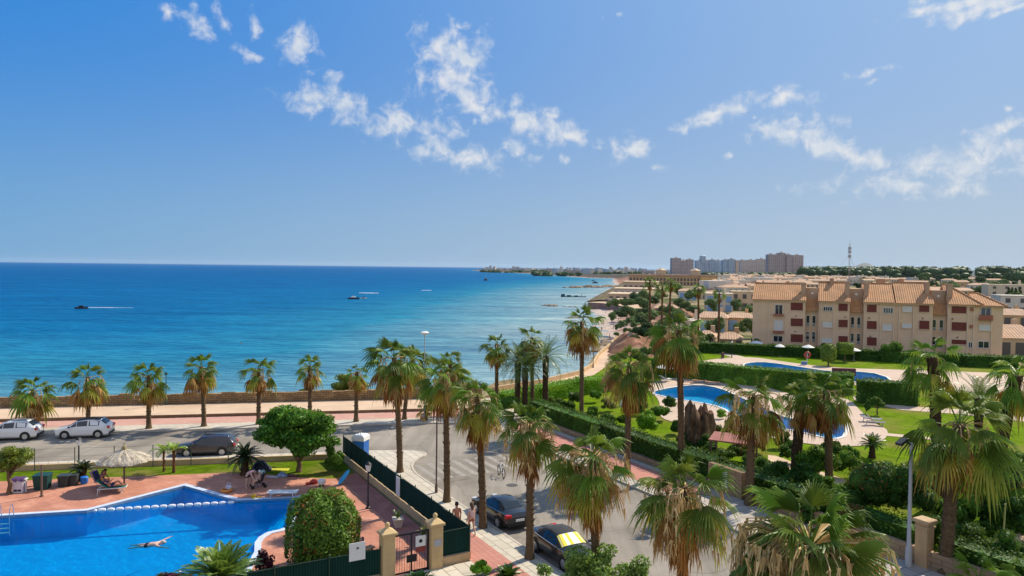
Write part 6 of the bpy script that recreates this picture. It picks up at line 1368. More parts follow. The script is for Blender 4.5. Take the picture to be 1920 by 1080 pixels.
# planters by the gate
def planter(p, label, h=.5, w=.5, lf=None, seed=1, big=.6):
    root = thing('planter', (p[0], p[1], .06), .3, label, 'planter'); q = MB(); q.add([(-w*.36, -w*.36, 0), (w*.36, -w*.36, 0), (w*.36, w*.36, 0), (-w*.36, w*.36, 0), (-w/2, -w/2, h-.07), (w/2, -w/2, h-.07), (w/2, w/2, h-.07), (-w/2, w/2, h-.07)], [(3,2,1,0), (4,5,6,7), (0,1,5,4), (1,2,6,5), (2,3,7,6), (3,0,4,7)]); q.cbox(-w/2-.05, w/2+.05, -w/2-.05, w/2+.05, h-.07, h, .02); q.build('pot', mat('pale_stone_pot', (.52, .47, .40), .9, .1, 4), root)
    q = MB(); rg = random.Random(seed)
    for k in range(16): pinnate(q, Vector((0, 0, h)), k*2.4, rg.uniform(.7, 1.45), big*rg.uniform(.7, 1.1), .7, 3, .05, .10, 0, rg)
    q.build('plant', lf or CYCAD, root); return root
planter(G(746, 990), 'pale square stone planter with spiky plant on the red path'); planter(G(795, 1022), 'planter with pale spiky plant just behind the gate', .4, .45, leafmat('pale_spiky_leaf', ['8a8f4a', '6f7a34', 'a5a560'], .2), 2, .55)
# portable toilet
PTB = mat('blue_toilet_plastic', (.02, .12, .42), .45, .1, 2); pt_ = thing('portable_toilet', tuple(G(676, 862, .12)), -.25, 'blue portable toilet with white roof behind the end of the green fence', 'portable toilet'); q = MB(); q.cbox(-.55, .55, -.55, .55, 0, 1.75, .05); q.build('cabin', PTB, pt_)
q = MB(); q.add([(-.6, -.6, 1.75), (.6, -.6, 1.75), (.6, .6, 1.75), (-.6, .6, 1.75), (-.58, -.58, 2.1), (.58, -.58, 2.1), (.58, .58, 2.1), (-.58, .58, 2.1), (-.35, -.45, 2.26), (.35, -.45, 2.26), (.35, .45, 2.26), (-.35, .45, 2.26)], [(0,1,5,4), (1,2,6,5), (2,3,7,6), (3,0,4,7), (4,5,9,8), (5,6,10,9), (6,7,11,10), (7,4,8,11), (8,9,10,11), (3,2,1,0)]); q.build('roof', WPL, pt_)
q = MB(); q.box(-.42, .42, -.575, -.552, .08, 1.68); q.build('door', mat('blue_toilet_door', (.03, .16, .50), .45, .1), pt_); q = MB(); q.tube([(-.2, -.2, 2.27), (-.05, 0, 2.45), (.1, -.2, 2.27)], .03, 5); q.build('vent_pipe', BLK, pt_); q = MB(); q.box(.1, .34, -.585, -.574, .9, 1.15); q.build('label_panel', WPL, pt_); pt_.scale = (.84, .84, .84)
# ---------------------------------------------------------------- right side walls, signs and garden things
wr = wallrun('sandstone_garden_wall', [ST(16.6, 16.75), ST(45, 16.75)], .3, 0, .95, SANDW, 'low sandstone block wall along the right pavement below the hedge')
wallrun('sandstone_sign_wall', [ST(12.9, 16.75), ST(15.8, 16.75)], .35, 0, 1.75, SANDW, 'taller sandstone wall piece carrying two white plates, beside the street')
for k, (t, z0, lab) in enumerate(((14.3, 1.12, 'upper white plate on the taller sandstone wall'), (14.35, .5, 'lower white plate on the taller sandstone wall'))):
    p = ST(t, 16.75-.21); sign(p, math.atan2(SD.y, SD.x), .62, .5, z0, lab, dot=False)
    o = bpy.context.scene.objects[-1] if False else None
wallrun('sandstone_garden_wall', [ST(-11, 16.9), ST(12.8, 16.9)], .25, 0, .5, SANDW, 'low sandstone kerb wall under the long dark hedge at the junction')
yp = thing('sign_post', (*ST(16.3, 16.6), 0), 0, 'slim yellowish post at the end of the sign wall', 'post'); q = MB(); q.cbox(-.09, .09, -.09, .09, 0, 2.0, .01); q.build('shaft', PILM, yp)
pc_ = thing('gate_pillar', (*ST(27.3, 16.8), 0), math.atan2(SD.y, SD.x), 'tan square pillar with moulded top beside the grey lamp post', 'pillar'); q = MB(); q.cbox(-.3, .3, -.3, .3, 0, 2.25, .02); q.build('shaft', mat('brown_tan_render', (.46, .31, .17), .9, .1, 2), pc_); q = MB(); q.cbox(-.35, .35, -.35, .35, 2.0, 2.08, .01); q.cbox(-.4, .4, -.4, .4, 2.25, 2.4, .03); q.build('capital', mat('brown_tan_cap', (.48, .34, .2), .9, .1, 2), pc_)
pg = thing('pergola', tuple(G(1375, 880)), -.5, 'small pergola with sloping red brown roof inside the garden hedge', 'pergola'); q = MB(); q.add([(-1.6, -.9, 2.15), (1.6, -.9, 2.15), (1.6, .9, 2.4), (-1.6, .9, 2.4), (-1.6, -.9, 2.05), (1.6, -.9, 2.05), (1.6, .9, 2.3), (-1.6, .9, 2.3)], [(0,1,2,3), (7,6,5,4), (0,4,5,1), (1,5,6,2), (2,6,7,3), (3,7,4,0)]); q.build('roof', mat('red_brown_sheet', (.30, .10, .08), .7, .1, 2), pg)
for x in (-1.45, 1.45):
    for y in (-.8, .8): q = MB(); q.cbox(x-.06, x+.06, y-.06, y+.06, 0, 2.05 if y < 0 else 2.27, .01); q.build('post', BRNP, pg)
# rock monument
mn = G(1313, 842); rg = random.Random(6); q = MB(); n = 26; rowsn = 12; vs = []; fs = []
def peak(x, y): return 2.6 + 1.5*math.exp(-((x+.85)/.28)**2 - (y/.6)**2) - .25*math.exp(-((x+.25)/.25)**2) + .55*math.exp(-((x-.4)/.45)**2) - 1.5*max(0, x-.6) + .75*mnoise.noise(Vector((x*3.4, y*3.4, 2))) + .3*mnoise.noise(Vector((x*8, y*8, 6)))
for r_ in range(rowsn+1):
    for k in range(n):
        a = 6.2832*k/n; t = r_/rowsn; ra = 1.35*(1 + .16*math.sin(k*2.7) + .06*math.sin(k*5.1+1))*(1 - .12*t); x = ra*math.cos(a); y = ra*.7*math.sin(a); x += .16*mnoise.noise(Vector((x*2.6, y*2.6, t*4))); y += .12*mnoise.noise(Vector((x*3, y*3, t*4+9))); vs.append((x, y, peak(x, y)*t))
o_ = len(vs)
for m_ in (.66, .33, .02):
    for k in range(n): p_ = vs[rowsn*n+k]; x, y = p_[0]*m_, p_[1]*m_; vs.append((x, y, peak(x, y)*1.03))
for r_ in range(rowsn+3):
    for k in range(n): fs.append((r_*n+k, r_*n+(k+1) % n, (r_+1)*n+(k+1) % n, (r_+1)*n+k))
q.add(vs, fs); tag(q.build('rock_sculpture', mat('brown_jagged_rock', (.16, .095, .06), .95, .6, 3.0, 1, 9, .05, (.34, .21, .11), c2=(.56, .66), s2=1.6, stretch=(1, 1, .4)), loc=tuple(mn), rz=.25, smooth=35), 'big jagged brown rock formation beside the lower garden pool', 'rock formation')
WPAR = mat('white_parasol_cloth', (.68, .67, .63), .8, .05, 3)
def parasol(u, v, h, r, label, tab=False):
    p = G(u, v); root = thing('garden_parasol', tuple(p), 0, label, 'parasol', 'white parasols on the garden lawns'); q = MB(); q.lathe([(.2, 0), (.2, .08), (.035, .1), (.03, h)], 8); q.build('pole', GREYM, root)
    q = MB(); q.lathe([(r, h-.36), (r*.55, h-.15), (.06, h+.05)], 12, cap=False); q.lathe([(r, h-.42), (r, h-.36)], 12, cap=False); q.build('canopy', WPAR, root, 20); return root
parasol(1418, 662, 2.1, 1.25, 'white parasol leftmost on the lawn before the apartment block'); parasol(1462, 668, 2.0, .9, 'white parasol partly hidden, second from the left before the apartment block'); parasol(1515, 672, 2.2, 1.0, 'flat white parasol behind the red lifebuoy'); parasol(1601, 676, 2.0, 1.05, 'white parasol right of the round topiary tree'); parasol(1248, 714, 2.1, 1.25, 'white parasol by the hedge left of the lower garden pool')
lb = thing('lifebuoy_post', tuple(G(1513, 684)), -.2, 'red lifebuoy on a post beside the upper garden pool', 'lifebuoy'); q = MB(); q.cbox(-.05, .05, -.05, .05, 0, 1.9, .01); q.build('post', WPL, lb); q = MB(); vs = []; fs = []
for i in range(16):
    for j in range(6): a = 6.2832*i/16; b = 6.2832*j/6; r_ = .40+.11*math.cos(b); vs.append((r_*math.cos(a), -.14+.11*math.sin(b), 1.55+r_*math.sin(a)))
for i in range(16):
    for j in range(6): fs.append((i*6+j, ((i+1) % 16)*6+j, ((i+1) % 16)*6+(j+1) % 6, i*6+(j+1) % 6))
q.add(vs, fs); q.build('ring', mat('red_lifebuoy', (.42, .06, .04), .5), lb, 180)
q = MB(); q.cbox(-.4, .4, -.25, .25, 0, .5, .04); tag(q.build('pool_box', mat('blue_white_box', (.12, .20, .42), .5, .2, 2), loc=tuple(G(1508, 684)), rz=-.2), 'blue box at the foot of the lifebuoy post', 'box')
for u, v, rz, lab in ((1468, 664, .4, 'lounger with sunbathers gear on the upper lawn'), (1246, 716, .5, 'white lounger by the hedge left of the lower garden pool')): lounger(G(u, v), rz, lab, None, 35, WPL, z=.02)
lounger(G(1638, 798), -.5, 'grey brown lounger with raised back on the lawn edge right of the lower pool', mat('taupe_mesh', (.14, .11, .10), .8), 45, GREYM, z=.05); lounger(G(1632, 792), -.45, 'grey lounger half hidden behind the raised back one', mat('grey_mesh', (.2, .2, .2), .8), 10, GREYM, z=.05)
DTAN = mat('tan_wood', (.38, .20, .11), .8, .1, 4)
for u, v, rz, lab in ((1286, 722, .1, 'low tan sunbed left on the terrace at the lower pool top'), (1310, 719, .05, 'low tan sunbed between two others at the lower pool top'), (1335, 722, -.1, 'low tan sunbed right on the terrace at the lower pool top')): lounger(G(u, v), rz, lab, DTAN, 5, DTAN, z=.05)
q = MB(); q.cbox(-1.5, 1.5, -.3, .3, 0, 1.0, .04); tag(q.build('pool_bridge_wall', mat('maroon_wall', (.15, .04, .035), .8, .1, 2), loc=tuple(G(1582, 704)), rz=-.15), 'maroon low wall block in front of the upper pool', 'wall')
q = MB(); q.cbox(-.45, .45, -.02, .02, .5, 1.5, .01); q.cbox(-.04, .04, -.06, -.02, 0, .5, .005); tag(q.build('blue_sign', mat('blue_sign_face', (.03, .20, .60), .5, .15, 4), loc=tuple(G(1805, 682)), rz=-.3), 'small blue sign in front of the dark hedge at the right', 'sign')
q = MB(); q.cbox(-.2, .2, -.2, .2, 0, 1.0, .03); tag(q.build('litter_post', mat('brown_bin', (.12, .07, .05), .8), loc=tuple(G(1355, 672)), rz=0), 'small brown bollard by the path on the upper lawn', 'bollard')
for i, (u, v) in enumerate(((1362, 667), (1899, 697))): pass
tb_ = thing('garden_table', tuple(G(1165, 762)), .2, 'small white box post among the red brown shrubs behind the front hedge', 'utility box'); q = MB(); q.cbox(-.15, .15, -.15, .15, 0, 1.1, .03); q.build('cabinet', WPL, tb_)
brp = thing('bicycle', tuple(G(940, 893)), 1.9, 'white bicycle parked on the far side of the street behind the hanging palm leaves', 'bicycle')
for x in (-.5, .5):
    q = MB(); q.M = Matrix.Translation((x, 0, .33)) @ Matrix.Rotation(R(90), 4, 'X'); q.lathe([(.29, -.02), (.335, -.02), (.335, .02), (.29, .02), (.29, -.02)], 18, cap=False); q.build('wheel', TYRE, brp)
q = MB(); q.tube([(-.5, 0, .33), (-.12, 0, .3), (.35, 0, .75), (.5, 0, .33)], .025, 6); q.tube([(-.12, 0, .3), (-.22, 0, .8), (.35, 0, .75)], .025, 6); q.tube([(-.5, 0, .33), (-.22, 0, .72)], .018, 6); q.build('frame', WPL, brp)
q = MB(); q.ell((-.24, 0, .84), (.13, .06, .04), 8, 5); q.build('saddle', BLK, brp); q = MB(); q.tube([(.35, 0, .75), (.33, 0, .95), (.33, .22, .98)], .018, 6); q.tube([(.33, 0, .95), (.33, -.22, .98)], .018, 6); q.build('handlebar', BLK, brp)

for i, (t, o_) in enumerate(((6.5, 5.5), (20.5, 7.5))):
    mh = thing('manhole_cover', (*ST(t, o_), .003), 0, ('round iron manhole cover in the street near the crossing', 'round iron manhole cover in the street beyond the sunshade car')[i], 'manhole cover'); q = MB(); q.lathe([(.40, 0), (.40, .004), (.33, .006)], 20); q.build('rim', mat('iron_rim_%s' % 'ab'[i], (.10, .09, .08), .8, .2, 6), mh); q = MB(); q.lathe([(.325, .005), (.30, .008)], 20); q.build('lid', mat('iron_lid_%s' % 'ab'[i], (.07, .065, .06), .7, .2, 9), mh)
# ---------------------------------------------------------------- palms
def spec(u, v, top, w):
    p = G(u, v); s = p.y; k = pxm(p.y); zt_ = Gd(u, top, p.y).z; cr = w/k/2*1.14; return p, k, zt_ - .70*cr, cr
def palm(u, v, top, w, uc, seed, label, group, bark=None, z=0, r=.2, name='fan_palm', bright=False, **kw):
    p, k, zt, cr = spec(u, v, top, w); lean = ((uc-u)/k, .15*math.sin(seed))
    M_ = fan_palm_meshes(seed, zt - z, cr, r, lean=lean, **kw)
    return palm_place(name, (p.x, p.y), M_, label, group, 0, bark, z, bright=bright)
GS = 'palms along the left pavement of the side street'; GR = 'palms in the garden and along the right pavement'; GP = 'small palms along the promenade kerb'
palm(750, 888, 624, 118, 737, 1, 'tall fan palm standing on the pavement corner behind the green fence', GS, r=.21, green=34, yellow=5, dead=8, skirt=40, skirt_len=1.5, strands=10, stubs=110)
palm(838, 944, 656, 112, 832, 2, 'fan palm with trunk right of the slim brown lamp post', GS, r=.20, green=30, yellow=6, dead=9, skirt=30, skirt_len=1.2, strands=18, stubs=120, gf=.7, spread=1.3)
palm(905, 993, 698, 116, 893, 3, 'fan palm whose trunk stands beside the walking person in pink', GS, r=.20, green=26, yellow=8, dead=12, skirt=34, skirt_len=1.3, strands=24, stubs=120, gf=.9, spread=1.2, sout=.75)
palm(993, 1051, 738, 132, 990, 4, 'fan palm whose trunk rises between the two black cars', GS, r=.20, green=24, yellow=5, dead=13, skirt=36, skirt_len=1.6, strands=34, stubs=130, spread=1.0, gf=.95, sout=.75)
palm(1117, 1120, 786, 172, 1105, 5, 'fan palm just right of the car with the yellow sunshade', GS, r=.20, green=24, yellow=5, dead=14, skirt=26, skirt_len=1.4, strands=44, stubs=120, seg=22, spread=.95, gf=.95, sout=.8)
palm(1278, 1224, 830, 205, 1275, 6, 'fan palm near the lower edge whose shaggy skirt turns golden', GS, r=.21, green=22, yellow=5, dead=14, skirt=26, skirt_len=1.5, strands=44, stubs=120, seg=24, spread=1.0, gf=1.0, sout=.8, thick=.022)
palm(1528, 1442, 890, 330, 1512, 7, 'closest fan palm with a mass of straw coloured hanging stalks, lower right of centre', GS, r=.22, green=34, yellow=6, dead=22, skirt=70, skirt_len=1.3, strands=150, stubs=80, seg=26, spread=1.2, gf=1.0, deadel=(-1.1, -.4), sout=.9, sw=.024, thick=.024)
palm(1090, 806, 564, 96, 1088, 11, 'tall slim fan palm standing against the sea left of the garden', GR, r=.20, green=24, yellow=4, dead=22, skirt=18, skirt_len=1.0, strands=10, stubs=80, gf=.66, deadel=(-.9, .25))
palm(1176, 890, 636, 118, 1176, 12, 'fan palm with a wide straw skirt left of the round bright bush', GR, r=.22, green=22, yellow=5, dead=16, skirt=44, skirt_len=1.8, strands=40, stubs=70, limp=.5, gf=.95, sout=.8)
palm(1277, 888, 570, 122, 1268, 13, 'tall fan palm in front of the jagged brown rock', GR, r=.24, green=22, yellow=5, dead=26, skirt=18, skirt_len=1.1, strands=24, gf=.9, deadel=(-.9, .3), stubs=70)
palm(1405, 950, 686, 138, 1408, 14, 'fan palm beside the sandstone sign wall', GR, r=.27, green=26, yellow=8, dead=16, skirt=12, skirt_len=1.0, strands=36, gf=.66, sout=.8, stubs=100, seg=22, spread=1.4)
palm(1554, 916, 684, 122, 1546, 15, 'fan palm with smooth grey trunk in front of the square end of the lower pool', GR, r=.26, green=24, yellow=4, dead=14, skirt=24, skirt_len=1.1, strands=14, stubs=30, spread=1.3)
palm(1492, 899, 700, 100, 1500, 16, 'fan palm with thick dark trunk, left of the smooth grey trunked one', GR, BARKD, r=.38, green=22, yellow=4, dead=10, skirt=12, skirt_len=.8, strands=10, stubs=160)
palm(1773, 1078, 714, 200, 1787, 17, 'large fan palm with rough trunk beside the tan square pillar', GR, r=.30, green=36, yellow=6, dead=10, skirt=22, skirt_len=1.1, strands=14, stubs=200, seg=24, spread=1.8, thick=.024, droop=.55, limp=.45)
palm(1758, 948, 618, 128, 1737, 18, 'dark trunked fan palm behind the large rough trunked one', GR, BARKD, r=.34, green=26, yellow=3, dead=0, skirt=4, skirt_len=.6, strands=4, stubs=200, spread=1.5, limp=.55, bright=True)
palm(1857, 980, 650, 135, 1900, 19, 'leaning fan palm with thick fibrous trunk at the right side', GR, BARKD, r=.38, green=26, yellow=3, dead=2, skirt=6, skirt_len=.7, strands=6, stubs=200, spread=1.4, limp=.5, bright=True)
palm(1912, 1000, 838, 120, 1908, 20, 'low dark fan palm cut by the right edge above the shrubs', GR, BARKD, r=.2, green=24, yellow=4, dead=6, skirt=4, strands=4, spread=1.4)
palm(1838, 1160, 1025, 150, 1838, 21, 'bright low fan palm at the bottom right corner', GR, BARKD, r=.16, green=22, yellow=1, dead=0, skirt=0, strands=0, seg=26, spread=.6, bright=True)
palm(1925, 1150, 1035, 120, 1925, 22, 'bright low fan palm cut by the bottom right corner', GR, BARKD, r=.16, green=20, yellow=1, dead=0, skirt=0, strands=0, seg=26, spread=.6, bright=True)
def prom(u, top, w, uc, seed, label, q=68.4, **kw):
    d = ray(u, 790); a_ = None
    lo, hi = -80, 30
    for _ in range(40):
        mid_ = (lo+hi)/2; p = PR(mid_, q); uu = 960 + FP*p[0]/p[1]
        if uu < u - .01165*-0: lo = mid_
        else: hi = mid_
    p = PR(lo, q); k = pxm(p[1]); zt_ = Gd(u, top, p[1]).z; cr = w/k/2*1.16; zt = zt_ - .70*cr
    kw.setdefault('r', .19); kw.setdefault('green', 24); kw.setdefault('yellow', 4); kw.setdefault('dead', 22); kw.setdefault('skirt', 18); kw.setdefault('deadel', (-.8, .15)); kw.setdefault('spread', .4); kw.setdefault('skirt_len', .7); kw.setdefault('strands', 8); kw.setdefault('stubs', 60); kw.setdefault('seg', 14)
    return palm_place('fan_palm', p, fan_palm_meshes(seed, zt-.12, cr, kw.pop('r'), lean=((uc-u)/k, 0), **kw), label, GP, 0, None, .12)
prom(57, 699, 82, 59, 31, 'leftmost small palm, behind the white estate car'); prom(164, 672, 86, 163, 32, 'small palm directly behind the white hatchback'); prom(278, 672, 80, 278, 33, 'small palm just right of the white hatchback', q=67.9, dead=14)
prom(382, 657, 76, 377, 34, 'small palm left of the tree by the pool, fully clear of it', q=68.2, skirt=26); prom(485, 662, 72, 486, 35, 'small palm behind the left side of the leafy tree', dead=14, skirt=14); prom(582, 661, 62, 581, 36, 'small palm behind the right side of the leafy tree', dead=6, skirt=22)
prom(669, 677, 50, 670, 37, 'short small palm in front of the grey green shrub by the sea wall', green=18); prom(760, 640, 84, 776, 38, 'small palm mostly hidden behind the tall corner palm', q=68.8, green=30); prom(801, 742, 42, 800, 39, 'very young palm with thin trunk on the promenade strip', q=68.0, r=.10, green=12, dead=2, skirt=2, strands=0)
prom(850, 650, 66, 845, 40, 'small palm behind the palm at the slim lamp post', q=69.5, r=.2)
GC = 'palms above the bay beside the coast path'
palm(931, 770, 622, 60, 930, 51, 'fan palm leftmost of the cluster above the bay', GC, r=.2, green=24, dead=12, skirt=18, strands=6, seg=14); palm(998, 770, 606, 68, 995, 52, 'tallest fan palm in the cluster above the bay', GC, r=.2, green=22, dead=26, skirt=22, strands=8, seg=14)
for u, v, zc, ln_, lab, sd in ((970, 775, 676, 2.9, 'date palm with dark trunk in the cluster above the bay', 53), (984, 780, 690, 2.6, 'date palm with lighter lower crown in the cluster above the bay', 54), (1022, 778, 668, 3.3, 'date palm with long arching fronds, right end of the cluster above the bay', 55)):
    p = G(u, v); feather_palm('date_palm', (p.x, p.y), Gd(u, zc, p.y).z, ln_, lab, GC, sd, 46, .30, bark=BARKD, ll=.42)
GT_ = 'tall slim palms before the far town'
for i, (u, v, top, w, lab) in enumerate(((1218, 640, 514, 30, 'slim tall palm leftmost of the far row'), (1240, 650, 525, 28, 'slim palm second from the left in the far row, lower crown'), (1254, 645, 517, 30, 'slim tall palm third from the left in the far row'), (1309, 645, 529, 30, 'slim tall palm fourth in the far row, left of the blue doored house'), (1347, 655, 538, 29, 'slim tall palm rightmost of the far row, reaching down to the lawn'))):
    palm(u, v, top, w, u + (i % 3 - 1)*1.5, 60+i, lab, GT_, BARKR, r=.2, green=26, yellow=0, dead=1, skirt=8, skirt_len=.5, strands=0, seg=12, stubs=20)
p = G(1832, 890); feather_palm('date_palm', (p.x, p.y), Gd(1832, 748, p.y).z, 3.0, 'feathery date palm between the two thick dark trunks', GR, 71, 34, .3, ll=.5)
# feather leaved plants
p = G(459, 890, .05); feather_palm('cycad', (p.x, p.y), 1.25, 1.5, 'dark sago palm beside the leafy tree at the pool lawn', None, 81, 46, .26, 1.3, -.35, 1.0, .03, .26, 26, CYCADD, BARKD, .05, 'cycad', 40)
p = G(155, 901, .05); feather_palm('cycad', (p.x, p.y), .75, .95, 'low dark cycad behind the lantern post at the bins', None, 82, 34, .2, 1.2, .1, .8, .03, .2, 22, CYCADD, BARKD, .05, 'cycad', 20)
YP = leafmat('young_palm_leaf', ['6f8f24', '8aa838', '9fb84a'], .3, .4)
for u, v, h_, sd, lab in ((326, 886, 1.55, 83, 'young light green palm on the lawn by the wire fence, right stem'), (307, 884, 1.45, 84, 'young light green palm on the lawn by the wire fence, left stem')):
    p = G(u, v, .05); feather_palm('young_palm', (p.x, p.y), h_, 1.0, lab, None, sd, 9, .06 if sd == 84 else .09, 1.2, .1, 1.6, .03, .34, 18, YP, BARKR, .05, 'palm tree', 8, .03)
p = G(1635, 858); feather_palm('cycad', (p.x, p.y), 1.1, 1.15, 'round cycad on the bright lawn below the lower pool terrace', None, 85, 44, .22, 1.3, -.1, .7, .03, .2, 24, CYCAD, BARKD, 0, 'cycad', 30)
SPK = leafmat('spiky_palm_leaf', ['4f6f28', '6d8c3a', '87a452', '5b7a30'], .3, .38, .5)
p = G(415, 1118, .06); feather_palm('dwarf_palm', (p.x, p.y), .75, 2.0, 'broad spiky palm at the bottom edge in front of the blue pool', None, 86, 46, .25, 1.45, .15, .75, .045, .48, 30, SPK, BARKD, .06, 'palm tree', 10)
p = G(785, 1108, .06); feather_palm('cycad', (p.x, p.y), .35, .75, 'small spiky cycad at the foot of the gate', None, 87, 30, .12, 1.3, .2, .6, .03, .22, 20, CYCAD, BARKD, .06, 'cycad', 0)
p = G(952, 1092, .12); feather_palm('cycad', (p.x, p.y), .3, .75, 'small cycad on the pavement below the pink strip', None, 88, 30, .12, 1.3, .1, .6, .03, .2, 20, CYCAD, BARKD, .12, 'cycad', 0)
# ---------------------------------------------------------------- trees, bushes and hedges
def at(u, v, z=0): p = G(u, v, z); return (p.x, p.y)
bush('leafy_tree', at(560, 886), 4.75, 3.4, 5.15, 'dense bright green leafy tree on the pool lawn', 17000, .27, TREEM, 5, None, .05, 'tree', 34, .31, .62, trunk_h=.75, flat=.85, inner=.5)
bush('olive_tree', (at(16, 928)[0], at(16, 928)[1]), 1.75, 1.5, 3.2, 'rounded olive green tree cut by the left picture edge', 5500, .13, OLIVE, 6, None, .05, 'tree', 16, .42, .72, trunk_h=1.0)
bush('bush', at(627, 885), .95, .8, 1.9, 'glossy green bush in the corner of the lawn by the green fence', 1500, .22, BUSHM, 7, z=.05)
def topiary(name, xy, r, h, label, n, leaf, mats, seed=1, z=0, trunk=0, box=False, mi2=.06):
    rng = np.random.default_rng(seed); th = rng.uniform(0, 6.283, n); q = rng.uniform(0, 1, n)**.8; pw = 2.6 if not box else 14
    zz = q; rr = (1 - np.abs(np.clip((zz-.42)/.58, -1, 1))**pw)**(1/pw)*np.where(zz < .42, .93+.07*zz/.42, 1); k = rng.random(n) < .22; rr = np.where(k, rr*np.sqrt(rng.random(n)), rr); zz = np.where(k, .42+.58*(1-np.clip(rr, 0, 1)**pw)**(1/pw), zz)
    sqf = 1/np.maximum(np.abs(np.cos(th)), np.abs(np.sin(th))) if box else 1; jit = 1 + rng.normal(0, .022, n) + .045*np.sin(th*5+seed)*np.sin(zz*9) + .03*np.sin(th*11+2)*np.sin(zz*17)
    P = np.stack([r*rr*jit*sqf*np.cos(th), r*rr*jit*sqf*np.sin(th), trunk + (h-trunk)*zz*jit], 1); Nn = np.stack([np.cos(th)*rr, np.sin(th)*rr, (zz-.3)*1.2], 1)
    core = MB(); core.lathe([(r*.80*(1 - abs(max(-1, min(1, (t-.42)/.58)))**pw)**(1/pw)+.01, trunk + (h-trunk)*lerp(.02, .93, t)) for t in [i/9 for i in range(10)]], 14 if not box else 4)
    if box: core = MB(); core.box(-r*.88, r*.88, -r*.88, r*.88, trunk+.06, h-.1)
    V = leaves(P, Nn, leaf, rng, .55, .55); mi = None
    if isinstance(mats, list): mi = (rng.random(n) < mi2*(zz > .3)*(np.sin(th*3+1)+np.sin(zz*14+th*2) > .4)*3).astype(int)
    if not trunk: return tag(leaf_mesh(name, V, mats, None, mi, core, (xy[0], xy[1], z)), label, 'topiary')
    root = thing(name, (xy[0], xy[1], z), 0, label, 'topiary'); leaf_mesh('crown', V, mats, root, mi, core); t = MB(); t.lathe([(.14, 0), (.10, trunk+.2)], 8); t.build('trunk', WOODB, root); return root
ORL = leafmat('orange_tip_leaf', ['8a4a14', '9a5a18', '7a3a10'], .2)
TOPL = leafmat('topiary_leaf', ['355418', '4b6e22', '63882e', '7c9e3c', '3f601c'], .28, .55, .2)
topiary('round_bush', at(604, 1066), 1.68, 3.45, 'big round clipped bush with orange tips at the right of the pool', 11000, .15, [TOPL, ORL], 3, .06)
YG = leafmat('yellow_green_leaf', ['55701c', '75902c', '8aa336', '3f5a16'], .25)
topiary('topiary_tree', at(1553, 686), 1.1, 3.2, 'rounded yellow green topiary tree on a short trunk before the apartment block', 2600, .22, YG, 4, 0, .65)
topiary('topiary_tree', at(1584, 678), 1.0, 2.9, 'square clipped topiary tree behind the rounded one', 1500, .25, YG, 5, 0, 1.2, True)
topiary('box_hedge', at(1423, 654), 1.15, 1.9, 'small square hedge block at the left end of the apartment block', 1200, .25, BUSHM, 6, 0, 0, True); topiary('box_hedge', at(1797, 672), 1.15, 2.6, 'square hedge block by the right part of the apartment block', 1200, .25, BUSHM, 7, 0, 0, True)
bush('bush', at(1672, 678), 2.4, 2.0, 3.5, 'large dark round bush against the apartment wall', 2600, .3, BUSHM, 8)
bush('bush', at(1541, 668), 1.1, .9, 2.2, 'dark round bush just behind the topiary trees', 900, .25, BUSHD, 9)
bush('bush', at(1214, 816), 1.38, 1.2, 2.35, 'bright yellow green round bush beside the garden lawn', 3600, .16, BUSHB, 10, None, 0, 'bush', 14, .46)
bush('bush', at(1240, 790), 1.35, 1.1, 1.9, 'mid green bush behind the bright round one', 2000, .2, BUSHM, 11); bush('bush', at(1203, 778), 1.0, .9, 1.6, 'dark bush behind the wide skirted palm', 1200, .18, BUSHD, 12)
bush('bush', at(1040, 770), 1.2, 1.0, 1.5, 'rounded pinkish green bush behind the coast hedge', 1300, .16, [BUSHM, REDL], 13, mi2=.3); bush('bush', at(1078, 765), .9, .9, 1.9, 'dark purple brown bush beside the slim tall palm', 1000, .16, [BUSHD, PURP], 14, mi2=.3)
bush('bush', at(952, 782), 1.7, 1.4, 2.3, 'blue green bush under the leftmost palm of the bay cluster', 1800, .2, BUSHM, 15); bush('bush', at(990, 790), 1.5, 1.3, 1.7, 'dark bush under the date palms of the bay cluster', 1500, .2, BUSHD, 16)
bush('bush', at(1140, 772), 1.1, 1.0, 1.5, 'reddish brown shrub in front of the white box post', 1100, .16, [BUSHM, REDL], 17, mi2=.6); bush('bush', at(1118, 755), 1.0, .8, 1.6, 'green shrub left of the reddish brown one', 900, .18, BUSHM, 18)
bush('bush', at(1190, 822), .9, .7, .9, 'low green plant beside the palm with straw skirt', 800, .15, BUSHB, 19); bush('bush', at(1300, 846), 1.1, .8, 1.1, 'dark green plants at the foot of the jagged rock', 1100, .18, BUSHD, 20)
bush('bush', at(1347, 838), .9, .8, 1.9, 'reddish brown tall shrub right of the jagged rock', 1100, .14, [REDL, BUSHM], 21, mi2=.35); bush('bush', at(1352, 786), .7, .6, 1.0, 'light green plant at the pool edge above the rock', 500, .16, BUSHB, 22)
bush('bush', at(1345, 868), 1.6, 1.1, 1.6, 'dark green bush under the pergola left side', 1800, .18, BUSHD, 23); bush('bush', at(1450, 905), 1.7, 1.3, 1.9, 'dark green bush right of the sign wall', 2200, .18, BUSHD, 24)
bush('bush', at(1535, 905), 1.7, 1.3, 2.6, 'dark green leafy bush between the thick and the smooth palm trunk', 2600, .22, BUSHM, 25); bush('bush', at(1590, 895), 1.5, 1.2, 2.5, 'green bush right of the smooth palm trunk', 2400, .2, BUSHM, 26)
bush('bush', at(1632, 992), 2.4, 1.7, 4.4, 'big shrub with reddish yellow tips above the sandstone wall', 5000, .15, [BUSHD, REDL, ], 27, None, 0, 'bush', 20, .42, mi2=None); bush('bush', at(1698, 1006), 2.2, 1.6, 4.3, 'big dark shrub left of the grey lamp post', 5000, .15, [BUSHD, REDL], 28, None, 0, 'bush', 16, .42, mi2=.12)
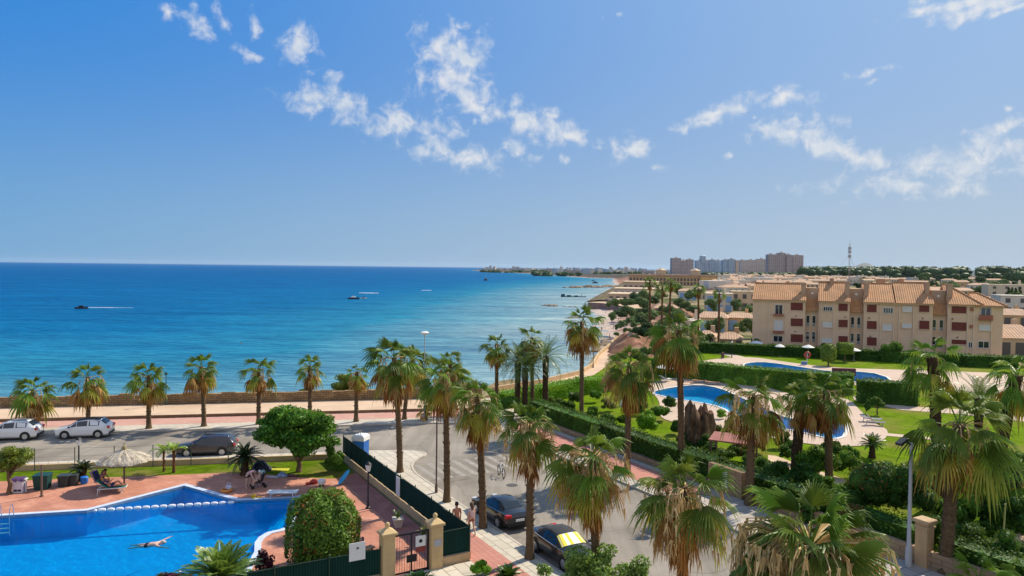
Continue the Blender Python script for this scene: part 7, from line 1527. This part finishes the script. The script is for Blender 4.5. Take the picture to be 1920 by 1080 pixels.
bush('bush', at(1588, 950), 1.4, 1.1, 1.6, 'grey green shrub left of the reddish tipped one', 1800, .15, BUSHM, 29); bush('bush', at(1742, 985), 1.1, 1.0, 2.2, 'dark bush behind the tan square pillar', 1500, .16, BUSHM, 30)
bush('bush', at(1835, 1068), 1.9, 1.5, 2.5, 'dark shrub right of the large rough palm trunk', 4200, .14, BUSHD, 31, None, 0, 'bush', 14, .45); bush('bush', at(1905, 1090), 1.8, 1.4, 2.5, 'dark shrub at the right edge above the bright low palms', 4000, .14, BUSHD, 32, None, 0, 'bush', 14, .45); bush('bush', at(1818, 1000), 1.0, .9, 2.9, 'broad leaved dark plant behind the right hand shrubs', 900, .42, BUSHD, 33); bush('bush', at(1895, 1010), 1.3, 1.0, 2.0, 'dark leafy bush below the low fan palm at the right edge', 1800, .2, BUSHD, 34)
bush('bush', at(1905, 955), 1.2, 1.0, 1.9, 'yellow brown shrub at the right edge of the lawn', 1300, .2, [YG, REDL], 35, mi2=.4)
bush('bush', at(1645, 778), 1.0, .8, 1.9, 'dark bush on bare stems beside the lawn path', 900, .2, BUSHD, 36, trunk_h=.7); bush('bush', at(1625, 776), .5, .5, 1.6, 'narrow dark bush left of the bare stemmed one', 450, .18, BUSHD, 37)
LOOSE = leafmat('light_loose_leaf', ['5d8030', '7a9c48', '93b25f', '4f7028'], .35, .4)
bush('bush', at(1100, 1130, .12), 2.0, 1.3, 3.0, 'loose light green shrub hiding the nose of the sunshade car', 3600, .17, LOOSE, 38, None, .12, 'bush', 16, .36, .3, flat=.8); bush('bush', at(1195, 1140, .12), 1.4, 1.0, 2.2, 'loose light green shrub at the bottom edge under the palm', 2100, .16, LOOSE, 39, None, .12, 'bush', 9, .42, .3); bush('bush', at(1022, 1092, .12), .6, .5, 1.0, 'small light green shrub at the foot of the palm between the cars', 400, .14, LOOSE, 40, None, .12, core=.3)
bush('bush', at(904, 1080, .12), .62, .55, .72, 'low round light green plant at the end of the fence wall', 900, .14, BUSHB, 41, z=.12); bush('bush', at(495, 1078, .06), .62, .5, 1.25, 'dark purple leaved shrub between the spiky palm and the round bush', 1000, .13, PURP, 42, z=.06, core=.4); bush('bush', at(325, 1092, .06), 1.2, .5, .55, 'low purple brown plants at the bottom edge of the pool', 900, .13, [PURP, BUSHD], 43, z=.06, mi2=.4)
bush('bush', PR(-2.2, 81.2), 3.1, 1.5, 3.0, 'wide grey green shrub behind the stone sea wall', 3600, .22, OLIVE, 44, None, -.3, 'bush', 16, .4); bush('bush', PR(-6.4, 80.6), 1.2, .9, 2.0, 'small dark shrub left of the wide one behind the sea wall', 900, .2, BUSHD, 45, None, -.2)
hedge('hedge', [at(935, 768), at(1005, 754), at(1090, 738), at(1152, 730)], 1.7, 1.7, 'clipped light green hedge above the bay beside the coast path', 60, .2, BUSHB, 1)
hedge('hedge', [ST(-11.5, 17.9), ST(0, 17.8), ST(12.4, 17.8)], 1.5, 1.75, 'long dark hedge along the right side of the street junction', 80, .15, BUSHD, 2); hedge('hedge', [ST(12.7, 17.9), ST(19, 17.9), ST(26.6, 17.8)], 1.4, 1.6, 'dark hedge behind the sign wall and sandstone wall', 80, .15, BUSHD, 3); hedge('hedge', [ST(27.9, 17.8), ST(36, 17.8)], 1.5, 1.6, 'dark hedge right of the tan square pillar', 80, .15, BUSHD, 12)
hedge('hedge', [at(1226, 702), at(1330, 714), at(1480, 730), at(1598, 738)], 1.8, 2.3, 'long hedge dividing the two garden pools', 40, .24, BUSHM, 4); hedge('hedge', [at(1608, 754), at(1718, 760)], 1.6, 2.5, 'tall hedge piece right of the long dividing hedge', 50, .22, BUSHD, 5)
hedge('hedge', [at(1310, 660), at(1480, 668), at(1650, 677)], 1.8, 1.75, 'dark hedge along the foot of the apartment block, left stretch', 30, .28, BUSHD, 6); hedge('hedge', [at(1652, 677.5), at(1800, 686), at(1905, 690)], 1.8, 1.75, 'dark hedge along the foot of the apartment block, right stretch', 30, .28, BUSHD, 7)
for i, (u, v, rx, h, lab) in enumerate(((1500, 925, 1.6, 2.3, 'dark leafy shrub behind the sandstone wall below the smooth grey palm'), (1545, 945, 1.5, 2.0, 'mid green shrub behind the sandstone wall, right of the smooth grey palm'), (1660, 965, 1.9, 3.6, 'tall dark green shrub between the two reddish tipped ones'), (1600, 975, 1.6, 2.8, 'dark glossy shrub at the left foot of the reddish tipped one'), (1735, 1035, 1.2, 2.4, 'dark shrub filling the gap behind the grey lamp post'), (1800, 1030, 1.5, 3.0, 'dark tall shrub left of the leaning thick palm'), (1870, 1030, 1.6, 3.1, 'dark tall shrub below the leaning thick palm'), (1415, 900, 1.3, 1.9, 'dark green shrub just behind the sign wall'), (1660, 905, 1.3, 1.7, 'yellow green shrub at the lower end of the bright lawn'), (1905, 905, 1.4, 2.3, 'green bush at the right edge of the lower garden lawn'), (1385, 865, 1.2, 1.7, 'broad leaved plant under the right side of the pergola'), (1140, 800, 1.1, 1.5, 'dark bush inside the junction hedge behind the hanging palm fronds'), (1465, 840, .9, 1.6, 'dark garden plant with hanging leaves by the thick palm trunk'), (1425, 850, .8, 1.5, 'slim garden plant left of the thick palm trunk'))):
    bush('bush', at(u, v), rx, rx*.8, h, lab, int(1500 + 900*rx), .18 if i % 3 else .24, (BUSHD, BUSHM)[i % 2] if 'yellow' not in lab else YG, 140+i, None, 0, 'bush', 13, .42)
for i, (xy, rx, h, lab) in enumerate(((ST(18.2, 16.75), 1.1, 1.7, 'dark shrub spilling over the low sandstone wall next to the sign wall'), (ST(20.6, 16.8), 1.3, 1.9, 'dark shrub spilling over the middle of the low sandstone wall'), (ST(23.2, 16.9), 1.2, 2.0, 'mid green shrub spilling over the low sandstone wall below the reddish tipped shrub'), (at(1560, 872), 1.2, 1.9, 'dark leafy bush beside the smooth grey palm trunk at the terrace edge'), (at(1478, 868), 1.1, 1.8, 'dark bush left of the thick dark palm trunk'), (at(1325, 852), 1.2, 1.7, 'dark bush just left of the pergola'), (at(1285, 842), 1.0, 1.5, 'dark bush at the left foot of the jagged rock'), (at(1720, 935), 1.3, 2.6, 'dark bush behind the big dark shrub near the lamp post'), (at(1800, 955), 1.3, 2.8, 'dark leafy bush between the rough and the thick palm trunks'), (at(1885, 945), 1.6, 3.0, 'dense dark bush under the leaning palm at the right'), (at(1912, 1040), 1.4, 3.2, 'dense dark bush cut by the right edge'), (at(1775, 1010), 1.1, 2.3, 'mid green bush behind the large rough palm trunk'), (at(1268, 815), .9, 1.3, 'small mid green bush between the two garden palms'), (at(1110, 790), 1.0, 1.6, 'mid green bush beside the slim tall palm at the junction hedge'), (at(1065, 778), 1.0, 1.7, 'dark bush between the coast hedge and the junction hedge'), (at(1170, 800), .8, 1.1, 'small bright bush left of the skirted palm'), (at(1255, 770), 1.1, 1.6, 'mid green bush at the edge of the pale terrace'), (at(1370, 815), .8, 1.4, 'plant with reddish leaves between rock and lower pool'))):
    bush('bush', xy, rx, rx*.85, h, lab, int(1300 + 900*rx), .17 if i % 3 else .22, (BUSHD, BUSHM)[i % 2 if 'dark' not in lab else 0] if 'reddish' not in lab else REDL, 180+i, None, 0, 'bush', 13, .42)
# shrubs on the slope above the bay and among the far houses, each one its own
bush_protos = []
for k in range(4):
    o = bush('far_bush', (0, 0), 3.2, 2.8, 3.6 + .5*k, 'x', 1600, .5, (FARL, FARD, FARL, FARL)[k], 90+k, None, 0, 'bush', 8, .5, .7); bush_protos.append(o.data); bpy.data.objects.remove(o)
rq = random.Random(9)
def fbush(u, v, s, label, z=None, Y=None, group=None):
    p = G(u, v) if Y is None else Gd(u, v, Y); o = link_mesh('far_bush', rq.choice(bush_protos), None, (p.x, p.y, 0 if z is None else z), rq.uniform(0, 6)); o.scale = (s, s, s*rq.uniform(.8, 1.2)); return tag(o, label, 'bush', group)
GB = 'shrubs on the slope above the beach'
for u, v, s, z in ((1152, 590, .8, -2.5), (1163, 588, 1.0, -2), (1175, 592, 1.2, -1.5), (1187, 590, 1.3, -1), (1199, 588, 1.3, -.5), (1208, 596, 1.1, -.5), (1190, 602, 1.0, -1), (1178, 575, 1.3, 0), (1192, 573, 1.4, 0), (1166, 572, 1.2, -1), (1205, 578, 1.3, 0), (1222, 575, 1.4, 0), (1150, 573, 1.0, -1.5), (1140, 571, .8, -2)): fbush(u, v, s, 'grey green shrub on the slope between the beach and the terraced flats', z, group=GB)
for u, v, s, z in ((1186, 648, .6, 1), (1205, 650, .8, 1), (1178, 628, .5, 0), (1210, 636, .7, 1), (1198, 618, .6, .5), (1160, 655, .4, 0), (1190, 634, .5, 2), (1200, 626, .5, 2), (1176, 640, .4, 1.5), (1212, 645, .6, 2), (1168, 618, .5, .5), (1222, 640, .7, 1.5), (1184, 610, .5, .5), (1205, 606, .7, 1), (1158, 640, .35, 1), (1166, 634, .4, 1.5), (1172, 648, .45, 1), (1180, 620, .5, 1.5), (1160, 626, .35, .5), (1195, 645, .5, 1.5), (1188, 658, .5, .8), (1174, 660, .4, .5), (1208, 626, .6, 1.5), (1216, 618, .7, 1), (1198, 612, .5, 1.5), (1164, 610, .4, -.5)): fbush(u, v, s, 'shrub on the reddish cliff above the pebble beach', z, group='shrubs on the reddish cliff')
for u, v, s in ((1290, 585, 1.2), (1270, 582, 1.1), (1300, 566, 1.6), (1230, 600, 1.0), (1262, 602, 1.0), (1328, 628, .7), (1352, 630, .8), (1385, 628, .7), (1165, 690, .4), (1195, 680, .5), (1215, 672, .6), (1222, 655, .7), (1230, 650, .9), (1245, 630, .9), (1215, 630, .8), (1240, 672, .7), (1275, 655, .8), (1310, 648, .6), (1330, 645, .5), (1265, 620, 1.0), (1340, 612, .9), (1360, 606, .9), (1300, 600, 1.1), (1250, 590, 1.1), (1385, 586, 1.2), (1345, 560, 1.5), (1310, 552, 1.6), (1265, 560, 1.5), (1240, 566, 1.3), (1400, 634, .9), (1330, 590, 1.0), (1400, 590, 1.1), (1318, 604, .9), (1285, 612, .9), (1300, 640, .8), (1262, 640, .8)): fbush(u, v, s, 'green bush between the low houses left of the apartment block', group='bushes among the houses left of the apartment block')
for u, Y, s in ((1650, 420, 1.6), (1668, 430, 1.5), (1700, 400, 1.9), (1722, 410, 2.0), (1742, 405, 1.7), (1760, 480, 2.0), (1800, 420, 1.6), (1835, 450, 2.0), (1862, 400, 1.7), (1545, 480, 1.3), (1560, 520, 1.4), (1780, 600, 2.2), (1815, 640, 2.4), (1850, 600, 2.2), (1885, 620, 2.3), (1910, 560, 2.0), (1690, 700, 2.2), (1720, 690, 2.3), (1880, 330, 1.4), (1905, 300, 1.5), (1900, 430, 1.7), (1735, 800, 2.6), (1640, 640, 1.6), (1510, 560, 1.3), (1430, 640, 1.4), (1470, 700, 1.5), (1390, 600, 1.2), (1360, 500, 1.4), (1410, 520, 1.3), (1460, 560, 1.5), (1500, 640, 1.6), (1540, 700, 1.7), (1580, 640, 1.6), (1620, 720, 1.8), (1400, 760, 1.6), (1450, 860, 1.8), (1520, 880, 1.9), (1590, 900, 2.0), (1660, 880, 2.0), (1380, 900, 1.8), (1640, 500, 1.5), (1610, 560, 1.5), (1790, 520, 1.9), (1825, 540, 2.0), (1865, 520, 1.9), (1750, 560, 1.9), (1770, 720, 2.2), (1840, 760, 2.4), (1900, 720, 2.3)): fbush(u, 500, s, 'dark green tree crown among the roofs behind the apartment block', 0, Y, 'tree crowns among the far roofs')
for u, Y in ((1893, 300), (1899, 305), (1906, 300), (1914, 310)):
    p = Gd(u, 500, Y); rng = np.random.default_rng(int(u)); n = 500; zz = rng.random(n); th = rng.uniform(0, 6.28, n); rr = (1-zz)**.6*.95+.1
    tag(leaf_mesh('cypress', leaves(np.stack([rr*np.cos(th), rr*np.sin(th), zz*8.2+.2], 1), np.stack([np.cos(th), np.sin(th), zz*0+.3], 1), .7, rng, .5), FARD, None, None, (lambda m: (m.lathe([(.8, .1), (.8, 3), (.1, 7.5)], 8), m)[1])(MB()), (p.x, p.y, 0)), 'dark cypress in the short row by the right picture edge', 'cypress', 'cypresses at the right edge')
def wood(name, segs, n, leaf, m, seed, label):
    rng = np.random.default_rng(seed); bl = []
    for u0, u1, Y, v0, r_, k in segs:
        for i in range(k):
            u = rng.uniform(u0, u1); YY = Y*rng.uniform(.97, 1.06); c = Gd(u, v0 + rng.uniform(-2.2, 2.5), YY); s = r_*rng.uniform(.7, 1.3); bl.append(((c.x, YY, c.z - s*.7), (s*1.3, s, s*.75))); bl.append(((c.x, YY, (c.z-s)/2), (s*.8, s*.7, max(2, (c.z)/2))))
    P, D = blob_pts(bl, n, rng, .8); V = leaves(P, D, leaf, rng, .7); return tag(leaf_mesh(name, V, m, None, None, blob_core(bl, .9, 0, seed)), label, 'woodland', None, 'stuff')
wood('distant_woodland', [(1498, 1960, 1250, 501, 9, 100), (1640, 1960, 900, 512, 5, 12), (1505, 1700, 1100, 506, 5, 20), (1318, 1505, 1300, 512, 8, 46), (1900, 1990, 800, 506, 8, 14)], 26000, 3.2, FARD, 1, 'dark line of pines along the horizon behind the town')
wood('distant_woodland', [(1000, 1270, 1900, 510.5, 7, 60), (905, 1180, 2900, 507.5, 9, 70)], 12000, 5, FARD, 2, 'hazy dark scrub along the far coast')
# ---------------------------------------------------------------- light, sky, air, render
SUN_EL, SUN_AZ = R(41), R(47)                                       # azimuth from +Y towards +X
sv = Vector((math.sin(SUN_AZ)*math.cos(SUN_EL), math.cos(SUN_AZ)*math.cos(SUN_EL), math.sin(SUN_EL)))
sl = bpy.data.lights.new('sun', 'SUN'); sl.energy = 4.6; sl.angle = R(.53); sl.color = (1, .90, .74)
so = bpy.data.objects.new('sun', sl); COL.objects.link(so); so.rotation_euler = (-sv).to_track_quat('-Z', 'Y').to_euler(); so.location = (60, 60, 80)
W = bpy.data.worlds.new('World'); SC.world = W; W.use_nodes = True; nt = W.node_tree
for n in list(nt.nodes): nt.nodes.remove(n)
sky = N(nt, 'ShaderNodeTexSky', sky_type='NISHITA'); sky.sun_disc = False; sky.sun_elevation = SUN_EL; sky.sun_rotation = SUN_AZ; sky.air_density = 1.15; sky.dust_density = .55; sky.ozone_density = 3.2; sky.altitude = 20
hs = N(nt, 'ShaderNodeHueSaturation'); hs.inputs['Saturation'].default_value = 1.0; hs.inputs['Value'].default_value = .105; L(nt, sky.outputs[0], hs.inputs['Color'])
gv = N(nt, 'ShaderNodeTexCoord').outputs['Generated']; dt = N(nt, 'ShaderNodeVectorMath', operation='DOT_PRODUCT'); L(nt, gv, dt.inputs[0]); dt.inputs[1].default_value = tuple(sv)
f1 = N(nt, 'ShaderNodeMapRange'); f1.inputs[1].default_value = .05; f1.inputs[2].default_value = .97; L(nt, dt.outputs['Value'], f1.inputs[0]); pw = N(nt, 'ShaderNodeMath', operation='POWER'); L(nt, f1.outputs[0], pw.inputs[0]); pw.inputs[1].default_value = 2.6
base = mixc(nt, pw.outputs[0], (.000, .215, .69, 1), (.37, .545, .79, 1))
sz = N(nt, 'ShaderNodeSeparateXYZ'); L(nt, gv, sz.inputs[0]); mxz = N(nt, 'ShaderNodeMath', operation='MAXIMUM'); L(nt, sz.outputs[2], mxz.inputs[0]); mxz.inputs[1].default_value = 0
e0 = N(nt, 'ShaderNodeMath', operation='MULTIPLY'); L(nt, mxz.outputs[0], e0.inputs[0]); e0.inputs[1].default_value = 1/.185; e2 = N(nt, 'ShaderNodeMath', operation='POWER'); L(nt, e0.outputs[0], e2.inputs[0]); e2.inputs[1].default_value = 1.8; e1 = N(nt, 'ShaderNodeMath', operation='MULTIPLY'); L(nt, e2.outputs[0], e1.inputs[0]); e1.inputs[1].default_value = -1; ph = N(nt, 'ShaderNodeMath', operation='POWER'); f2 = N(nt, 'ShaderNodeMapRange'); f2.inputs[1].default_value = -.25; f2.inputs[2].default_value = .97; L(nt, dt.outputs['Value'], f2.inputs[0]); L(nt, f2.outputs[0], ph.inputs[0]); ph.inputs[1].default_value = 1.5; ex = N(nt, 'ShaderNodeMath', operation='EXPONENT'); L(nt, e1.outputs[0], ex.inputs[0])
horc = mixc(nt, ph.outputs[0], (.10, .345, .65, 1), (.52, .59, .66, 1)); grad = mixc(nt, ex.outputs[0], base, horc)
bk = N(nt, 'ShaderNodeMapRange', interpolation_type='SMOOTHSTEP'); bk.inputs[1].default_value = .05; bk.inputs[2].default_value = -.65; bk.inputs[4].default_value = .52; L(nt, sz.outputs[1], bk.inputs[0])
grad = mixc(nt, bk.outputs[0], grad, (1.20, 1.08, .93, 1))          # warm fill added to the unseen sky behind the viewer, lifts shaded sides
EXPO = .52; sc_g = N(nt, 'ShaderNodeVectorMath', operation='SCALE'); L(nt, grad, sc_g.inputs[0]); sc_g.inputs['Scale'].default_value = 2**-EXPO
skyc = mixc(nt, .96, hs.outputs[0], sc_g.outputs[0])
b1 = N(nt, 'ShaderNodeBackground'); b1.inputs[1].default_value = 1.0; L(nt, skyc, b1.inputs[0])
b2 = N(nt, 'ShaderNodeBackground'); b2.inputs[1].default_value = .86*2**-EXPO; b2.inputs[0].default_value = (.95, .97, 1, 1)
tc = N(nt, 'ShaderNodeTexCoord').outputs['Generated']; sx = N(nt, 'ShaderNodeSeparateXYZ'); L(nt, tc, sx.inputs[0])
az = N(nt, 'ShaderNodeMath', operation='ARCTAN2'); L(nt, sx.outputs[0], az.inputs[0]); L(nt, sx.outputs[1], az.inputs[1])
el = N(nt, 'ShaderNodeMath', operation='ARCSINE'); L(nt, sx.outputs[2], el.inputs[0])
cn = N(nt, 'ShaderNodeTexNoise'); cn.inputs['Scale'].default_value = 26; cn.inputs['Detail'].default_value = 5
ae = N(nt, 'ShaderNodeCombineXYZ'); L(nt, az.outputs[0], ae.inputs[0]); L(nt, el.outputs[0], ae.inputs[1])
L(nt, ae.outputs[0], cn.inputs[0]); L(nt, ramp(nt, cn.outputs['Fac'], [(.38, (.80, .865, .94)), (.58, (1, .99, .98))]), b2.inputs[0])
wn = N(nt, 'ShaderNodeTexNoise'); wn.inputs['Scale'].default_value = 14; wn.inputs['Detail'].default_value = 6; L(nt, ae.outputs[0], wn.inputs[0])
wv = N(nt, 'ShaderNodeVectorMath', operation='MULTIPLY_ADD'); wv.inputs[1].default_value = (.05, .05, 0); L(nt, wn.outputs['Color'], wv.inputs[0])
wo_ = N(nt, 'ShaderNodeVectorMath', operation='SUBTRACT'); L(nt, ae.outputs[0], wo_.inputs[0]); wo_.inputs[1].default_value = (.025, .025, 0); L(nt, wo_.outputs[0], wv.inputs[2])
def azel(u, v): d = ray(u, v); return math.atan2(d.x, d.y), math.asin(d.z)
CL = [(321,28,15,14,0,.6),(362,40,30,16,-10,.8),(367,8,10,14,0,.6),(409,17,9,15,0,.75),(418,42,14,12,0,.75),(477,42,11,23,0,.85),(470,92,36,11,-8,.6),(557,78,19,28,0,1),(583,92,15,7,-20,.6),(592,138,13,11,0,.5),(622,148,18,14,0,.85),(600,185,46,21,-12,.95),(645,203,44,20,0,.95),(590,205,42,14,0,.7),
 (735,215,25,30,0,.95),(712,237,25,15,0,.85),(772,226,26,22,0,.95),(812,255,55,20,-30,.9),(868,296,68,20,-8,.85),(845,240,34,16,0,.85),(800,283,40,16,0,.7),(863,45,20,8,0,.8),(893,62,16,7,-40,.5),(845,85,46,30,0,1),(880,107,30,27,0,1),(852,140,46,24,0,1.05),(832,150,28,22,0,1),(878,180,50,20,-28,1.1),(900,190,24,13,0,.9),(845,195,18,12,0,.7),(963,186,22,8,0,.8),
 (957,208,46,17,-8,1.05),(1012,234,56,22,-12,1.1),(1062,250,58,12,-6,.95),(1035,208,15,12,0,.9),(892,217,12,12,0,.7),(965,283,18,15,0,.85),(1004,293,20,12,0,.85),(1060,298,9,17,0,.65),(1125,268,17,9,0,.65),(1180,278,26,18,-15,1),(1232,318,17,8,-10,.65),(1133,38,6,13,25,.55),(1169,23,10,6,0,.5),
 (1340,212,50,12,22,1),(1375,200,42,12,10,1),(1322,232,40,11,16,.95),(1415,212,9,7,0,.7),(1446,176,24,8,28,.9),(1478,190,34,13,0,.95),(1500,252,68,18,-10,1),(1525,240,36,18,0,1),(1555,264,42,17,-18,1),(1620,292,66,18,-16,.95),(1638,138,36,7,0,.75),(1640,158,18,6,0,.5),(1790,4,70,9,12,.95),(1865,6,80,14,10,1),(1895,20,44,8,8,.95),(1735,1,20,8,10,.8),(1742,53,20,4,15,.6),
 (1790,312,130,24,4,.82),(1870,275,60,24,0,.85),(1895,235,38,12,10,.85),(1884,201,8,6,0,.7),(1720,345,150,18,0,.7),(1858,252,30,9,0,.6),(1366,294,10,7,20,.6)]
acc = None
for u, v, a_, b_, rot, s_ in CL:
    c = azel(u, v); mp = N(nt, 'ShaderNodeMapping', vector_type='TEXTURE'); mp.inputs['Location'].default_value = (c[0], c[1], 0); mp.inputs['Rotation'].default_value = (0, 0, R(rot)); mp.inputs['Scale'].default_value = (a_*1.66/FP, b_*1.62/FP, 1); L(nt, wv.outputs[0], mp.inputs[0])
    ln = N(nt, 'ShaderNodeVectorMath', operation='LENGTH'); L(nt, mp.outputs[0], ln.inputs[0])
    f = N(nt, 'ShaderNodeMath', operation='ADD'); f.inputs[1].default_value = 1.0 - s_; L(nt, ln.outputs['Value'], f.inputs[0])
    if acc is None: acc = f.outputs[0]
    else:
        m2 = N(nt, 'ShaderNodeMath', operation='SMOOTH_MIN'); m2.inputs[2].default_value = .25; L(nt, acc, m2.inputs[0]); L(nt, f.outputs[0], m2.inputs[1]); acc = m2.outputs[0]
nz = N(nt, 'ShaderNodeTexNoise'); nz.inputs['Scale'].default_value = 42; nz.inputs['Detail'].default_value = 9; nz.inputs['Roughness'].default_value = .62; nz.inputs['Distortion'].default_value = .35; L(nt, ae.outputs[0], nz.inputs[0])
dn = N(nt, 'ShaderNodeMath', operation='MULTIPLY_ADD'); L(nt, nz.outputs['Fac'], dn.inputs[0]); dn.inputs[1].default_value = 3.0; dn.inputs[2].default_value = -.74       # noise about .5 -> .78
sb = N(nt, 'ShaderNodeMath', operation='SUBTRACT'); L(nt, dn.outputs[0], sb.inputs[0]); L(nt, acc, sb.inputs[1])
mr = N(nt, 'ShaderNodeMapRange', interpolation_type='SMOOTHSTEP'); mr.inputs[1].default_value = -.22; mr.inputs[2].default_value = 1.0; mr.inputs[4].default_value = .86; L(nt, sb.outputs[0], mr.inputs[0])
mx = N(nt, 'ShaderNodeMixShader'); L(nt, mr.outputs[0], mx.inputs[0]); L(nt, b1.outputs[0], mx.inputs[1]); L(nt, b2.outputs[0], mx.inputs[2])
ow = N(nt, 'ShaderNodeOutputWorld'); L(nt, mx.outputs[0], ow.inputs[0])
# the air
def air(dens_):
    M, nt, o = new_mat('air'); v = N(nt, 'ShaderNodeVolumePrincipled'); v.inputs['Color'].default_value = (.62, .80, 1, 1); v.inputs['Density'].default_value = dens_; v.inputs['Anisotropy'].default_value = .2; L(nt, v.outputs[0], o.inputs['Volume'])
    q = MB(); q.box(-31000, 31000, -40, 31000, -9, 130); ob = q.build('haze', M); ob.display_type = 'WIRE'; return tag(ob, kind='stuff')
HAZE = 1.6e-5
if HAZE: air(HAZE)
SC.view_settings.view_transform = 'Standard'; SC.view_settings.look = 'None'; SC.view_settings.gamma = 1; SC.view_settings.exposure = EXPO
SC.render.engine = 'CYCLES'; cy_ = SC.cycles; cy_.max_bounces = 6; cy_.diffuse_bounces = 3; cy_.glossy_bounces = 2; cy_.transmission_bounces = 2; cy_.transparent_max_bounces = 6; cy_.volume_bounces = 0
cy_.use_denoising = True; cy_.denoising_prefilter = 'ACCURATE'; cy_.caustics_reflective = False; cy_.caustics_refractive = False; cy_.sample_clamp_indirect = 6
